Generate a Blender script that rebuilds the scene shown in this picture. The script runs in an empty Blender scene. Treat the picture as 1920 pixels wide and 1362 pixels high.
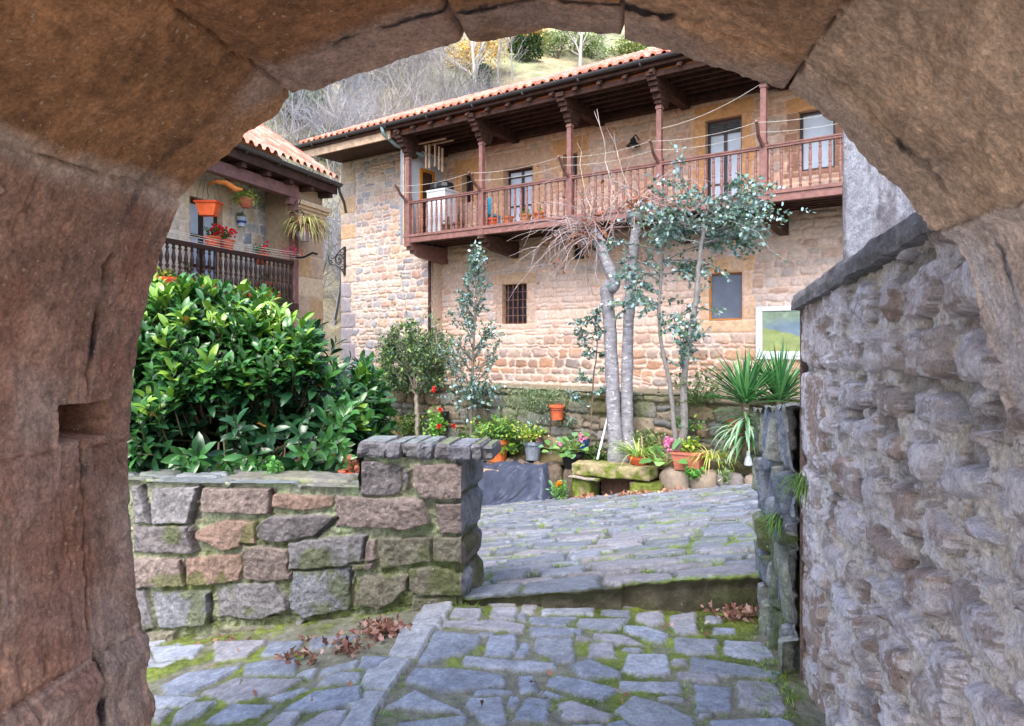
import bpy, math, random
import numpy as np
from mathutils import Vector
rnd = random.Random(7)
nr = np.random.RandomState(11)
S = bpy.context.scene
COL = S.collection

# ------------------------------------------------------------------ camera, sky, sun, exposure
cam_d = bpy.data.cameras.new('camera'); cam = bpy.data.objects.new('camera', cam_d); COL.objects.link(cam)
cam.location = (0, 0, 0); cam.rotation_euler = (math.radians(90), 0, 0)
cam_d.sensor_width = 36; cam_d.lens = 1340/1920*36; cam_d.shift_y = -31/1920
cam_d.clip_start = 0.02; cam_d.clip_end = 2000
S.camera = cam
W = bpy.data.worlds.new('World'); S.world = W; W.use_nodes = True
nt = W.node_tree; bg = nt.nodes['Background']
sky = nt.nodes.new('ShaderNodeTexSky'); sky.sky_type = 'NISHITA'; sky.sun_disc = False
SUN_EL, SUN_AZ = math.radians(52), math.radians(200)     # azimuth clockwise from +Y
sky.sun_elevation = SUN_EL; sky.sun_rotation = SUN_AZ
sky.air_density = 1.0; sky.dust_density = 2.5; sky.ozone_density = 1.0
nt.links.new(sky.outputs[0], bg.inputs[0]); bg.inputs[1].default_value = 0.15
sd = bpy.data.lights.new('sun', 'SUN'); sd.energy = 1.1; sd.angle = math.radians(40); sd.color = (1, .96, .92)
sun = bpy.data.objects.new('sun', sd); COL.objects.link(sun)
_d = Vector((math.sin(SUN_AZ)*math.cos(SUN_EL), math.cos(SUN_AZ)*math.cos(SUN_EL), math.sin(SUN_EL)))
sun.rotation_euler = (-_d).to_track_quat('-Z', 'Y').to_euler(); sun.location = _d*60
S.view_settings.view_transform = 'Standard'; S.view_settings.look = 'None'
S.view_settings.exposure = 1.95; S.view_settings.gamma = 1
S.cycles.max_bounces = 8; S.cycles.diffuse_bounces = 5; S.cycles.glossy_bounces = 3; S.cycles.transmission_bounces = 4
S.cycles.use_denoising = True

# ------------------------------------------------------------------ frames of reference
F = 1340.0
def ray(x, y): return (x-960)/F, (650-y)/F
A2 = (.153, .988)                       # direction of the passage
def pq(p, q, z=0.): return np.stack([.988*p+.153*q, -.153*p+.988*q, z+0*p], -1)
def pq1(p, q, z=0.): return (.988*p+.153*q, -.153*p+.988*q, z)
def pxq(x, y, q):                       # a photo point on the plane q = const  -> p, z
    r, t = ray(x, y); Y = q/(.988+.153*r); return Y*(.988*r-.153), t*Y
def pxp(x, y, p):                       # a photo point on the plane p = const  -> q, z
    r, t = ray(x, y); Y = p/(.988*r-.153); return Y*(.153*r+.988), t*Y
def hs(x, v):
    r = (x-960)/F; return v/(.82+.572*r)*(.82*r-.572)
def hz(x, y, v):
    r, t = ray(x, y); return v/(.82+.572*r)*t
def H(s, v, z): return (.82*s+.572*v, -.572*s+.82*v, z)     # house frame: s along the front to the right, v into the house
def HP(x, y, v): return H(hs(x, v), v, hz(x, y, v))
def L(a, w, z): return (.325*a-.946*w, .946*a+.325*w, z)     # left house frame: a along its front away, w into the house
def la(x, w):
    r = (x-960)/F; return w/(.325-.946*r)*(.325*r+.946)
def lz(x, y, w):
    r, t = ray(x, y); return w/(.325-.946*r)*t
def court_z(X, Y): return -.777+.1105*X-.1662*Y
def floor_z(p, q):
    return np.where(p > -1.05, -1.535+.012*p, -1.548+.175*(p+1.05)) - .02*np.clip(3.6-q, 0, 3)*(p < -1.05)

def srgb(*c):
    return tuple(((v/255)/12.92 if v/255 <= .04045 else ((v/255+.055)/1.055)**2.4) for v in c)

# ------------------------------------------------------------------ noise
def _hash(ix, iy, iz, seed):
    with np.errstate(over='ignore'):
        h = (ix.astype(np.uint32)*np.uint32(374761393) ^ iy.astype(np.uint32)*np.uint32(668265263) ^ iz.astype(np.uint32)*np.uint32(2147483647-1013904223) ^ np.uint32((seed*97531+12345) & 0xffffffff))
        h = (h ^ (h >> np.uint32(13)))*np.uint32(1274126177)
        h = (h ^ (h >> np.uint32(16)))*np.uint32(2246822519)
        h = h ^ (h >> np.uint32(15))
    return h.astype(np.float64)/4294967295.0*2-1
def vn(x, y, z=0., seed=0):
    x, y, z = np.broadcast_arrays(np.asarray(x, float), np.asarray(y, float), np.asarray(z, float))
    x0 = np.floor(x).astype(np.int64); y0 = np.floor(y).astype(np.int64); z0 = np.floor(z).astype(np.int64)
    fx, fy, fz = x-x0, y-y0, z-z0
    sx, sy, sz = fx*fx*fx*(fx*(fx*6-15)+10), fy*fy*fy*(fy*(fy*6-15)+10), fz*fz*fz*(fz*(fz*6-15)+10)
    r = 0
    for dz in (0, 1):
        for dy in (0, 1):
            for dx in (0, 1):
                w = (sx if dx else 1-sx)*(sy if dy else 1-sy)*(sz if dz else 1-sz)
                r = r+w*_hash(x0+dx+5000, y0+dy+5000, z0+dz+5000, seed)
    return r
def fbm(x, y, z=0., seed=0, oct=4, gain=.5):
    a, t, r = 1., 0., 0.
    for o in range(oct):
        k = 2.03**o
        r = r+a*vn(x*k+o*7.3, y*k+o*3.1, z*k, seed+o); t += a; a *= gain
    return r/t*1.35
def rid(x, y, z=0., seed=0, oct=4):
    a, t, r = 1., 0., 0.
    for o in range(oct):
        k = 2.1**o; r = r+a*(1-2*np.abs(vn(x*k+o*3.3, y*k+o*7.1, z*k, seed+o))); t += a; a *= .55
    return r/t
def sm(e0, e1, x):
    t = np.clip((x-e0)/(e1-e0), 0, 1); return t*t*(3-2*t)

# ------------------------------------------------------------------ objects
def tag(o, label, cat, group=None, kind=None):
    if label: o['label'] = label
    if cat: o['category'] = cat
    if group: o['group'] = group
    if kind: o['kind'] = kind
    return o
def thing(name, label, cat, loc=(0, 0, 0), group=None):
    o = bpy.data.objects.new(name, None); COL.objects.link(o); o.location = loc; o.empty_display_size = .1
    return tag(o, label, cat, group)
def wloc(o):
    v = Vector((0, 0, 0))
    while o is not None: v = v+Vector(o.location); o = o.parent
    return v
def link(me, name, parent=None):
    o = bpy.data.objects.new(name, me); COL.objects.link(o)
    if parent is not None:
        o.parent = parent; o.location = -wloc(parent)
    return o
def setcol(me, col):
    a = me.color_attributes.new('Col', 'FLOAT_COLOR', 'POINT')
    c = np.ones((len(me.vertices), 4), np.float32); c[:, :3] = np.clip(col, 0, 1)
    a.data.foreach_set('color', c.ravel())
class MB:
    def __init__(s): s.v = []; s.f = []; s.c = []; s.mi = []; s.cur = (.5, .5, .5); s.m = 0
    def add(s, vs, fs, col=None):
        n = len(s.v); s.v += [tuple(v) for v in vs]; s.f += [tuple(i+n for i in f) for f in fs]
        s.c += [col or s.cur]*len(vs); s.mi += [s.m]*len(fs)
    def hexa(s, P, col=None):   # 8 corners: bottom 4 then top 4
        s.add(P, [(3, 2, 1, 0), (4, 5, 6, 7), (0, 1, 5, 4), (1, 2, 6, 5), (2, 3, 7, 6), (3, 0, 4, 7)], col)
    def box(s, fr, a0, a1, b0, b1, z0, z1, col=None, j=0.):
        P = [(a0, b0, z0), (a1, b0, z0), (a1, b1, z0), (a0, b1, z0), (a0, b0, z1), (a1, b0, z1), (a1, b1, z1), (a0, b1, z1)]
        if j: P = [tuple(c+rnd.uniform(-j, j) for c in q) for q in P]
        s.hexa([fr(*q) for q in P], col)
    def tube(s, pts, rad, n=6, col=None, cap=True):
        pts = [Vector(p) for p in pts]; rad = rad if hasattr(rad, '__len__') else [rad]*len(pts)
        vs, fs = [], []
        ref = None
        for i, p in enumerate(pts):
            d = (pts[min(i+1, len(pts)-1)]-pts[max(i-1, 0)])
            d = d.normalized() if d.length > 1e-9 else Vector((0, 0, 1))
            if ref is None: ref = Vector((0, 0, 1)) if abs(d.z) < .9 else Vector((1, 0, 0))
            x = d.cross(ref)
            if x.length < 1e-4: x = d.cross(Vector((.3, .8, .1)))
            x.normalize(); y = d.cross(x); ref = x.cross(d)
            for k in range(n):
                a = 2*math.pi*k/n; vs.append(p+(x*math.cos(a)+y*math.sin(a))*rad[i])
        for i in range(len(pts)-1):
            for k in range(n):
                k2 = (k+1) % n; fs.append((i*n+k, i*n+k2, (i+1)*n+k2, (i+1)*n+k))
        if cap and n > 2: fs += [tuple(range(n-1, -1, -1)), tuple((len(pts)-1)*n+k for k in range(n))]
        s.add(vs, fs, col)
    def lathe(s, base, prof, n=12, col=None, cap=True):   # prof: (radius, z)
        vs, fs = [], []
        for r, z in prof:
            for k in range(n):
                a = 2*math.pi*k/n; vs.append((base[0]+r*math.cos(a), base[1]+r*math.sin(a), base[2]+z))
        for i in range(len(prof)-1):
            for k in range(n):
                k2 = (k+1) % n; fs.append((i*n+k, i*n+k2, (i+1)*n+k2, (i+1)*n+k))
        if cap: fs += [tuple(range(n-1, -1, -1)), tuple((len(prof)-1)*n+k for k in range(n))]
        s.add(vs, fs, col)
    def build(s, name, mat, parent=None, smooth=False):
        me = bpy.data.meshes.new(name); me.from_pydata(s.v, [], s.f); 
        for m in (mat if isinstance(mat, (list, tuple)) else [mat]): me.materials.append(m)
        if any(s.mi): me.polygons.foreach_set('material_index', s.mi)
        if smooth: me.polygons.foreach_set('use_smooth', [True]*len(me.polygons))
        setcol(me, np.array(s.c, np.float32).reshape(-1, 3)); me.update()
        return link(me, name, parent)

def grid_obj(name, P, colr, mat, parent=None, keep=None, smooth=True, flip=False, extra_uv=None):
    nb, na = P.shape[:2]
    idx = np.arange(nb*na).reshape(nb, na)
    q = np.stack([idx[:-1, :-1], idx[:-1, 1:], idx[1:, 1:], idx[1:, :-1]], -1).reshape(-1, 4)
    if flip: q = q[:, ::-1]
    if keep is not None: q = q[keep.reshape(-1)]
    me = bpy.data.meshes.new(name)
    me.vertices.add(nb*na); me.vertices.foreach_set('co', P.reshape(-1).astype(np.float32))
    me.loops.add(q.size); me.loops.foreach_set('vertex_index', q.reshape(-1).astype(np.int32))
    me.polygons.add(len(q)); me.polygons.foreach_set('loop_start', np.arange(0, q.size, 4, dtype=np.int32))
    me.polygons.foreach_set('use_smooth', np.full(len(q), smooth))
    me.update(calc_edges=True); me.validate()
    setcol(me, colr.reshape(-1, 3)); me.materials.append(mat)
    return link(me, name, parent)

def sdf_poly(P, x, y):
    P = np.asarray(P, float); n = len(P)
    d = np.full(x.shape, 1e9); ins = np.zeros(x.shape, bool)
    for i in range(n):
        ax, ay = P[i]; bx, by = P[(i+1) % n]
        ex, ey = bx-ax, by-ay; wx, wy = x-ax, y-ay
        t = np.clip((wx*ex+wy*ey)/(ex*ex+ey*ey+1e-12), 0, 1)
        d = np.minimum(d, (wx-ex*t)**2+(wy-ey*t)**2)
        if abs(ey) > 1e-12:
            c = ((ay > y) != (by > y)) & (x < ex*(y-ay)/ey+ax); ins ^= c
    return np.where(ins, 1, -1)*np.sqrt(d)

def relief(a, b, polys, warp=.01, wf=8., gap=.01, seed=0):
    """a, b: 1-D coordinates.  polys: list of (points, dict).  Returns sd (inside distance, <0 = joint) and id."""
    A, B = np.meshgrid(a, b)
    wa = A+warp*fbm(A*wf, B*wf, 0, seed+1, 3); wb = B+warp*fbm(A*wf, B*wf, 9.7, seed+2, 3)
    sd = np.full(A.shape, -.05); ID = np.full(A.shape, -1)
    m = gap+warp*2+.005
    for k, (P, info) in enumerate(polys):
        P = np.asarray(P, float)
        i0, i1 = np.searchsorted(a, [P[:, 0].min()-m, P[:, 0].max()+m]); j0, j1 = np.searchsorted(b, [P[:, 1].min()-m, P[:, 1].max()+m])
        if i1 <= i0 or j1 <= j0: continue
        sl = (slice(j0, j1), slice(i0, i1))
        g = info.get('gap', gap)
        d = sdf_poly(P, wa[sl], wb[sl])
        cur = sd[sl]; ci = ID[sl]
        out = d < 0
        cur2 = np.where(out, np.minimum(cur, np.maximum(-d-g, -.05)), d)
        # outside: keep old stone but trimmed; inside: new stone
        ci2 = np.where(out, np.where(cur2 > 0, ci, np.where(cur > 0, -1, ci)), k)
        sd[sl] = cur2; ID[sl] = ci2
    return A, B, sd, ID

def courses(a0, a1, b0, b1, hr, wr, jit=.015, split=.12, r=rnd, gap=.012, slope=0., chamfer=.2):
    out = []; b = b0
    while b < b1-hr[0]*.3:
        h = r.uniform(*hr); a = a0-r.uniform(0, wr[0])
        while a < a1:
            w = r.uniform(*wr)
            def quad(x0, x1, y0, y1):
                x0 += gap/2; x1 -= gap/2; y0 += gap/2; y1 -= gap/2
                J = lambda: r.uniform(-jit, jit)
                c = chamfer*min(x1-x0, y1-y0)
                pts = [(x0+c*r.uniform(0, 1), y0+J()), ((x0+x1)/2+J()*2, y0+J()*.6), (x1-c*r.uniform(0, 1), y0+J()), (x1+J(), y0+c*r.uniform(0, 1)),
                       (x1+J(), (y0+y1)/2), (x1+J(), y1-c*r.uniform(0, 1)), (x1-c*r.uniform(0, 1), y1+J()), ((x0+x1)/2+J()*2, y1+J()*.6),
                       (x0+c*r.uniform(0, 1), y1+J()), (x0+J(), y1-c*r.uniform(0, 1)), (x0+J(), (y0+y1)/2), (x0+J(), y0+c*r.uniform(0, 1))]
                return [(px, py+slope*px) for px, py in pts]
            if r.random() < split and h > hr[0]*1.1:
                m = b+h*r.uniform(.4, .6)
                out.append((quad(a, a+w, b, m), {})); out.append((quad(a, a+w, m, b+h), {}))
            else: out.append((quad(a, a+w, b, b+h+r.uniform(-.1, .1)*h), {}))
            a += w
        b += h
    return out

def stone_field(A, B, sd, ID, n, palette, mortar, depth=(.02, .03), bev=.02, rough=.006, rf=14, seed=0, tilt=.03, pillow=.5,
                infos=None, mortar_rough=.004, varc=.12, jit_col=.1):
    r = np.random.RandomState(seed+5)
    pal = np.array(palette)
    pick = r.randint(0, len(pal), n+1); dep = r.uniform(depth[0], depth[1], n+1); dep[n] = 0
    ta, tb = r.uniform(-tilt, tilt, n+1), r.uniform(-tilt, tilt, n+1)
    base = pal[pick]*(1+r.uniform(-jit_col, jit_col, (n+1, 1)))
    if infos:
        for i, inf in enumerate(infos):
            if 'col' in inf: base[i] = np.array(inf['col'])*(1+r.uniform(-.05, .05))
            if 'depth' in inf: dep[i] = inf['depth']
            if inf.get('flat'): ta[i] = tb[i] = 0
    cnt = np.bincount(ID[ID >= 0], minlength=n+1)[:n+1]+1e-9
    ca = np.bincount(ID[ID >= 0], A[ID >= 0], minlength=n+1)[:n+1]/cnt; cb = np.bincount(ID[ID >= 0], B[ID >= 0], minlength=n+1)[:n+1]/cnt
    I = np.where(ID < 0, n, ID)
    st = sm(0, bev, sd)
    x = np.clip(sd/(bev*4), 0, 1)
    prof = st*(1-pillow)+pillow*np.sqrt(1-(1-x)**2)*(sd > 0)
    rz = fbm(A*rf, B*rf, 3.3, seed+21, 5, .6)
    h = np.where(sd > 0, prof*dep[I]+st*(ta[I]*(A-ca[I])+tb[I]*(B-cb[I]))+rough*rz*sm(-.002, bev, sd), 0)
    h = h+mortar_rough*fbm(A*30, B*30, 1, seed+31, 3)*(1-st)
    cv = 1+varc*fbm(A*9, B*9, 5, seed+41, 4)[..., None]+varc*.6*vn(A*60, B*60, 5, seed+45)[..., None]
    col = base[I]*cv
    mort = np.array(mortar)*(1+.12*fbm(A*14, B*14, 2, seed+51, 4)[..., None])
    k = sm(-.003, .006, sd)[..., None]
    return h, col*k+mort*(1-k), st

# ------------------------------------------------------------------ materials
def newmat(name):
    m = bpy.data.materials.new(name); m.use_nodes = True
    return m, m.node_tree, m.node_tree.nodes['Principled BSDF']
def coord(nt, scale=(1, 1, 1)):
    tc = nt.nodes.new('ShaderNodeTexCoord'); mp = nt.nodes.new('ShaderNodeMapping'); mp.inputs['Scale'].default_value = scale
    nt.links.new(tc.outputs['Object'], mp.inputs[0]); return mp.outputs[0]
def noise(nt, vec, scale, detail=5, rough=.6, dist=0.):
    n = nt.nodes.new('ShaderNodeTexNoise'); n.inputs['Scale'].default_value = scale; n.inputs['Detail'].default_value = detail
    n.inputs['Roughness'].default_value = rough; n.inputs['Distortion'].default_value = dist
    nt.links.new(vec, n.inputs['Vector']); return n.outputs[0]
def ramp(nt, fac, stops):
    r = nt.nodes.new('ShaderNodeValToRGB'); e = r.color_ramp.elements
    while len(e) < len(stops): e.new(.5)
    for k, (p, c) in enumerate(stops):
        e[k].position = p; e[k].color = (*(c if hasattr(c, '__len__') else (c, c, c)), 1)
    nt.links.new(fac, r.inputs[0]); return r.outputs[0]
def mixc(nt, mode, fac, a, b):
    m = nt.nodes.new('ShaderNodeMix'); m.data_type = 'RGBA'; m.blend_type = mode
    for sock, v in ((m.inputs[0], fac), (m.inputs[6], a), (m.inputs[7], b)):
        if isinstance(v, (int, float)): sock.default_value = v
        elif isinstance(v, tuple): sock.default_value = (*v[:3], 1)
        else: nt.links.new(v, sock)
    return m.outputs[2]
def bumpn(nt, bs, h, strength, dist, prev=None):
    b = nt.nodes.new('ShaderNodeBump'); b.inputs['Strength'].default_value = strength; b.inputs['Distance'].default_value = dist
    nt.links.new(h, b.inputs['Height'])
    if prev is not None: nt.links.new(prev, b.inputs['Normal'])
    nt.links.new(b.outputs[0], bs.inputs['Normal']); return b.outputs[0]
def attr(nt):
    a = nt.nodes.new('ShaderNodeAttribute'); a.attribute_name = 'Col'; return a.outputs[0]
def stone_mat(name, rough=.85, s1=18, s2=90, lo=.72, hi=1.25, bump=.6, bd=.01, spec=.25, stretch=(1, 1, 1), specks=None, c2=(.8, 1.18)):
    m, nt, bs = newmat(name); v = coord(nt, stretch)
    n1 = noise(nt, v, s1, 6, .65); n2 = noise(nt, v, s2, 4, .7)
    c = mixc(nt, 'MULTIPLY', 1., attr(nt), ramp(nt, n1, [(.3, lo), (.7, hi)]))
    c = mixc(nt, 'MULTIPLY', 1., c, ramp(nt, n2, [(.3, c2[0]), (.7, c2[1])]))
    if specks:
        n3 = noise(nt, v, specks[1], 3, .5)
        c = mixc(nt, 'MIX', ramp(nt, n3, [(specks[2], 0), (specks[2]+.05, 1)]), c, specks[0])
    nt.links.new(c, bs.inputs['Base Color'])
    p = bumpn(nt, bs, n1, bump, bd*1.5); bumpn(nt, bs, n2, bump, bd*.4, p)
    bs.inputs['Roughness'].default_value = rough; bs.inputs['Specular IOR Level'].default_value = spec
    return m
def leaf_mat(name, rough=.35, trans=.2, spec=.5):
    m, nt, bs = newmat(name); c = attr(nt)
    nt.links.new(c, bs.inputs['Base Color']); bs.inputs['Roughness'].default_value = rough; bs.inputs['Specular IOR Level'].default_value = spec
    tr = nt.nodes.new('ShaderNodeBsdfTranslucent'); mx = nt.nodes.new('ShaderNodeMixShader'); mx.inputs[0].default_value = trans
    c2 = mixc(nt, 'MULTIPLY', 1., c, (1.3, 1.5, .6)); nt.links.new(c2, tr.inputs[0])
    nt.links.new(bs.outputs[0], mx.inputs[1]); nt.links.new(tr.outputs[0], mx.inputs[2])
    nt.links.new(mx.outputs[0], nt.nodes['Material Output'].inputs[0]); return m
def plain(name, col, rough=.6, spec=.4, metal=0., vs=25, var=.25, bump=.15, bd=.004, stretch=(1, 1, 1), attrc=False):
    m, nt, bs = newmat(name); v = coord(nt, stretch); n = noise(nt, v, vs, 5, .6)
    src = attr(nt) if attrc else tuple(col)
    c = mixc(nt, 'MULTIPLY', 1., src, ramp(nt, n, [(.3, 1-var), (.7, 1+var)]))
    nt.links.new(c, bs.inputs['Base Color']); bs.inputs['Roughness'].default_value = rough
    bs.inputs['Specular IOR Level'].default_value = spec; bs.inputs['Metallic'].default_value = metal
    if bump: bumpn(nt, bs, n, bump, bd)
    return m
M = dict(
    facade=stone_mat('facade stone', s1=12, s2=55, lo=.8, hi=1.2, bump=.5, bd=.012),
    dark=stone_mat('wall stone', s1=20, s2=90, lo=.58, hi=1.38, bump=1., bd=.012, c2=(.68, 1.3), specks=(srgb(170, 170, 165), 45, .70)),
    arch=stone_mat('arch stone', s1=26, s2=110, lo=.66, hi=1.34, bump=.55, bd=.007, rough=.9, specks=(srgb(190, 160, 135), 75, .655), c2=(.62, 1.4)),
    rub=stone_mat('rubble stone', s1=40, s2=170, lo=.72, hi=1.22, bump=1., bd=.014, c2=(.7, 1.28), stretch=(1, 1, .5)),
    slate=stone_mat('slate paving', s1=16, s2=70, lo=.68, hi=1.3, bump=.9, bd=.009, c2=(.74, 1.25), rough=.62, spec=.4, specks=(srgb(175, 180, 175), 50, .72)),
    soil=stone_mat('soil', s1=8, s2=50, bump=1, bd=.03),
    grass=stone_mat('hill grass', s1=.6, s2=4, lo=.6, hi=1.4, bump=1, bd=.3),
    laurel=leaf_mat('laurel leaf', .27, .1, .6),
    leaf=leaf_mat('leaf', .5, .2, .35),
    petal=leaf_mat('petal', .6, .3, .2),
    bark=stone_mat('bark', s1=7, s2=34, lo=.55, hi=1.3, bump=.9, bd=.015, stretch=(1, 1, 2.2), c2=(.7, 1.2), specks=(srgb(190, 190, 186), 9, .62)),
    twig=plain('twig', srgb(150, 140, 135), .85, .2, attrc=True, bump=0),
    wood=plain('balcony paint', srgb(124, 88, 82), .6, .3, vs=9, var=.3, bump=.4, stretch=(1, 1, 1)),
    darkwood=plain('dark beam wood', srgb(70, 48, 42), .8, .2, vs=7, var=.45, bump=.5),
    darkpaint=plain('dark turned wood', srgb(48, 28, 26), .4, .5, vs=12, var=.3),
    rawwood=plain('weathered timber', srgb(176, 150, 128), .8, .2, vs=5, var=.4, bump=.4),
    tile=stone_mat('roof tile', s1=5, s2=30, lo=.7, hi=1.3, bump=.3, bd=.01),
    zinc=plain('zinc gutter', srgb(72, 70, 74), .5, .5, metal=.3, vs=10, var=.25),
    copper=plain('weathered downpipe', srgb(100, 118, 118), .6, .4, vs=10, var=.25),
    white=plain('whitewash', srgb(196, 200, 208), .85, .2, vs=3, var=.08),
    whitep=plain('white paint', srgb(196, 202, 210), .5, .4, vs=6, var=.05),
    glass=plain('window glass', srgb(40, 46, 54), .12, .8, vs=2, var=.3, bump=0),
    curtain_sky=plain('net curtain', srgb(190, 200, 215), .35, .6, vs=3, var=.15, bump=0),  # pale tone paints in curtains behind and sky reflected in the panes
    ochre=plain('ochre painted frame', srgb(190, 122, 40), .6, .3),
    terra=plain('terracotta', srgb(196, 92, 48), .75, .25, vs=12, var=.2, attrc=True),
    grey=plain('grey plastic', srgb(120, 128, 140), .5, .4),
    blackp=plain('black plastic', srgb(26, 27, 30), .45, .4),
    iron=plain('wrought iron', srgb(38, 38, 42), .55, .5, metal=.4),
    cyan=plain('blue plastic', srgb(30, 165, 200), .45, .4),
    rope=plain('cord', srgb(205, 200, 190), .8, .2, bump=0),
    tarp=plain('tarpaulin', srgb(60, 67, 86), .5, .4, vs=5, var=.3, bump=.3, bd=.01),
    shutter=plain('blue grey shutter', srgb(95, 104, 122), .5, .4, vs=5, var=.12),
    deadleaf=leaf_mat('dead leaf', .8, .15, .15),
    colour=plain('mixed paint', (1, 1, 1), .6, .3, attrc=True, var=.08),
    mossy=stone_mat('mossy stone', s1=14, s2=70, lo=.6, hi=1.35, bump=1, bd=.02),
)
# ------------------------------------------------------------------ plant helpers
LEAF_T = []
for i, (t, w) in enumerate([(0, .06), (.22, .7), (.5, 1.), (.78, .72), (1., .02)]):
    for k in (-1, 0, 1): LEAF_T.append((t, k*w*.5, abs(k)*w*.16))
LEAF_T = np.array(LEAF_T); LEAF_F = [(i*3+k, i*3+k+1, (i+1)*3+k+1, (i+1)*3+k) for i in range(4) for k in (0, 1)]
SM_T = np.array([(0, 0, 0), (.45, -.5, .08), (.45, .5, .08), (1, 0, 0)]); SM_F = [(0, 1, 3, 2)]
RD_T = np.array([(0, 0, 0), (.2, -.42, .04), (.2, .42, .04), (.65, -.5, .1), (.65, .5, .1), (1, -.15, .0), (1, .15, .0)]); RD_F = [(0, 1, 3, 5, 6, 4, 2)]
def foliage(name, pos, dirs, nor, length, width, col, mat, parent=None, T=LEAF_T, Fc=LEAF_F, curl=.25, smooth=True):
    pos = np.asarray(pos, float); d = np.asarray(dirs, float); d /= np.linalg.norm(d, axis=1, keepdims=True)+1e-9
    n = np.asarray(nor, float); n = n-(n*d).sum(1, keepdims=True)*d; n /= np.linalg.norm(n, axis=1, keepdims=True)+1e-9
    x = np.cross(d, n); N = len(pos)
    length = np.broadcast_to(length, N); width = np.broadcast_to(width, N); curl = np.broadcast_to(curl, N)
    t = T[None, :, 0]; lw = T[None, :, 1]; up = T[None, :, 2]
    P = pos[:, None]+d[:, None]*(t*length[:, None]*(1-.12*t*t))[..., None]+x[:, None]*(lw*width[:, None])[..., None] \
        + n[:, None]*(up*width[:, None]-curl[:, None]*length[:, None]*t*t)[..., None]
    m = len(T); V = P.reshape(-1, 3); faces = np.array(Fc); k = faces.shape[1]
    q = (faces[None]+(np.arange(N)*m)[:, None, None]).reshape(-1, k)
    me = bpy.data.meshes.new(name); me.vertices.add(len(V)); me.vertices.foreach_set('co', V.reshape(-1).astype(np.float32))
    me.loops.add(q.size); me.loops.foreach_set('vertex_index', q.reshape(-1).astype(np.int32))
    me.polygons.add(len(q)); me.polygons.foreach_set('loop_start', np.arange(0, q.size, k, dtype=np.int32))
    me.polygons.foreach_set('use_smooth', np.full(len(q), smooth)); me.update(calc_edges=True)
    setcol(me, np.repeat(np.asarray(col, float), m, 0)); me.materials.append(mat)
    return link(me, name, parent)
class Leaves:
    def __init__(s): s.p = []; s.d = []; s.n = []; s.l = []; s.w = []; s.c = []; s.k = []
    def add(s, p, d, n, l, w, c, k=.2): s.p.append(tuple(p)); s.d.append(tuple(d)); s.n.append(tuple(n)); s.l.append(l); s.w.append(w); s.c.append(c); s.k.append(k)
    def build(s, name, mat, parent=None, **kw):
        return foliage(name, s.p, s.d, s.n, np.array(s.l), np.array(s.w), s.c, mat, parent, curl=np.array(s.k), **kw)
def rv(r=rnd):
    while True:
        v = Vector((r.uniform(-1, 1), r.uniform(-1, 1), r.uniform(-1, 1)))
        if .05 < v.length < 1: return v.normalized()
def jc(c, a=.2, r=rnd):
    k = 1+r.uniform(-a, a); return (c[0]*k*(1+r.uniform(-a, a)*.4), c[1]*k, c[2]*k*(1+r.uniform(-a, a)*.4))
def wobble(p, d, Lg, n, wob, bend=Vector((0, 0, 0)), r=rnd):
    pts = [Vector(p)]; d = Vector(d).normalized()
    for i in range(n):
        d = (d+rv(r)*wob+bend).normalized(); pts.append(pts[-1]+d*(Lg/n))
    return pts, d
def grow(mb, p, d, Lg, r0, depth, wob=.18, spread=.7, nb=3, shrink=.62, bend=Vector((0, 0, 0)), sides=5, out=None, r=rnd, taper=.6, col=None):
    n = max(2, int(3)); pts, dd = wobble(p, d, Lg, n, wob, bend, r)
    mb.tube(pts, [r0*(1-(1-taper)*i/n) for i in range(n+1)], max(3, sides), col, cap=False)
    if out is not None: out.append((pts, depth))
    if depth == 0: return
    for k in range(nb):
        t = r.uniform(.35, 1.) if k else 1.
        i = min(int(t*n), n-1); q = pts[i].lerp(pts[i+1], t*n-i)
        nd = (dd+rv(r)*spread).normalized()
        grow(mb, q, nd, Lg*shrink*r.uniform(.8, 1.2), r0*taper*(.95 if k == 0 else .7), depth-1, wob, spread, nb, shrink, bend, sides-1, out, r, taper, col)
def blade(mb, p, d, Lg, w, droop, col, n=6, fold=.25):
    d = Vector(d).normalized(); side = d.cross(Vector((0, 0, 1)))
    side = side.normalized() if side.length > .05 else Vector((1, 0, 0)).lerp(Vector((0, 1, 0)), rnd.random()).normalized()
    vs, fs = [], []; q = Vector(p)
    for i in range(n+1):
        t = i/n; ww = w*(.55+.9*t if t < .35 else .87)*(1-max(0, (t-.35)/.65)**1.6); up = side.cross(d).normalized()
        vs += [q-side*ww/2+up*fold*ww, q.copy(), q+side*ww/2+up*fold*ww]
        d = (d+Vector((0, 0, -droop*(.3+t)/n*2))).normalized(); q = q+d*(Lg/n)
    for i in range(n): fs += [(i*3, i*3+1, i*3+4, i*3+3), (i*3+1, i*3+2, i*3+5, i*3+4)]
    mb.add(vs, fs, col)

# ------------------------------------------------------------------ the ground
X, Y = np.meshgrid(np.linspace(-1, 1, 60)**3*600, np.linspace(-1, 1, 60)**3*600)
P = np.stack([X, Y, np.full_like(X, -4.2)+.3*fbm(X*.05, Y*.05, 0, 3)], -1)
g = grid_obj('ground', P, np.full(P.shape, .1)*np.array([.9, 1.1, .6]), M['grass']); g['kind'] = 'structure'

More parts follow.
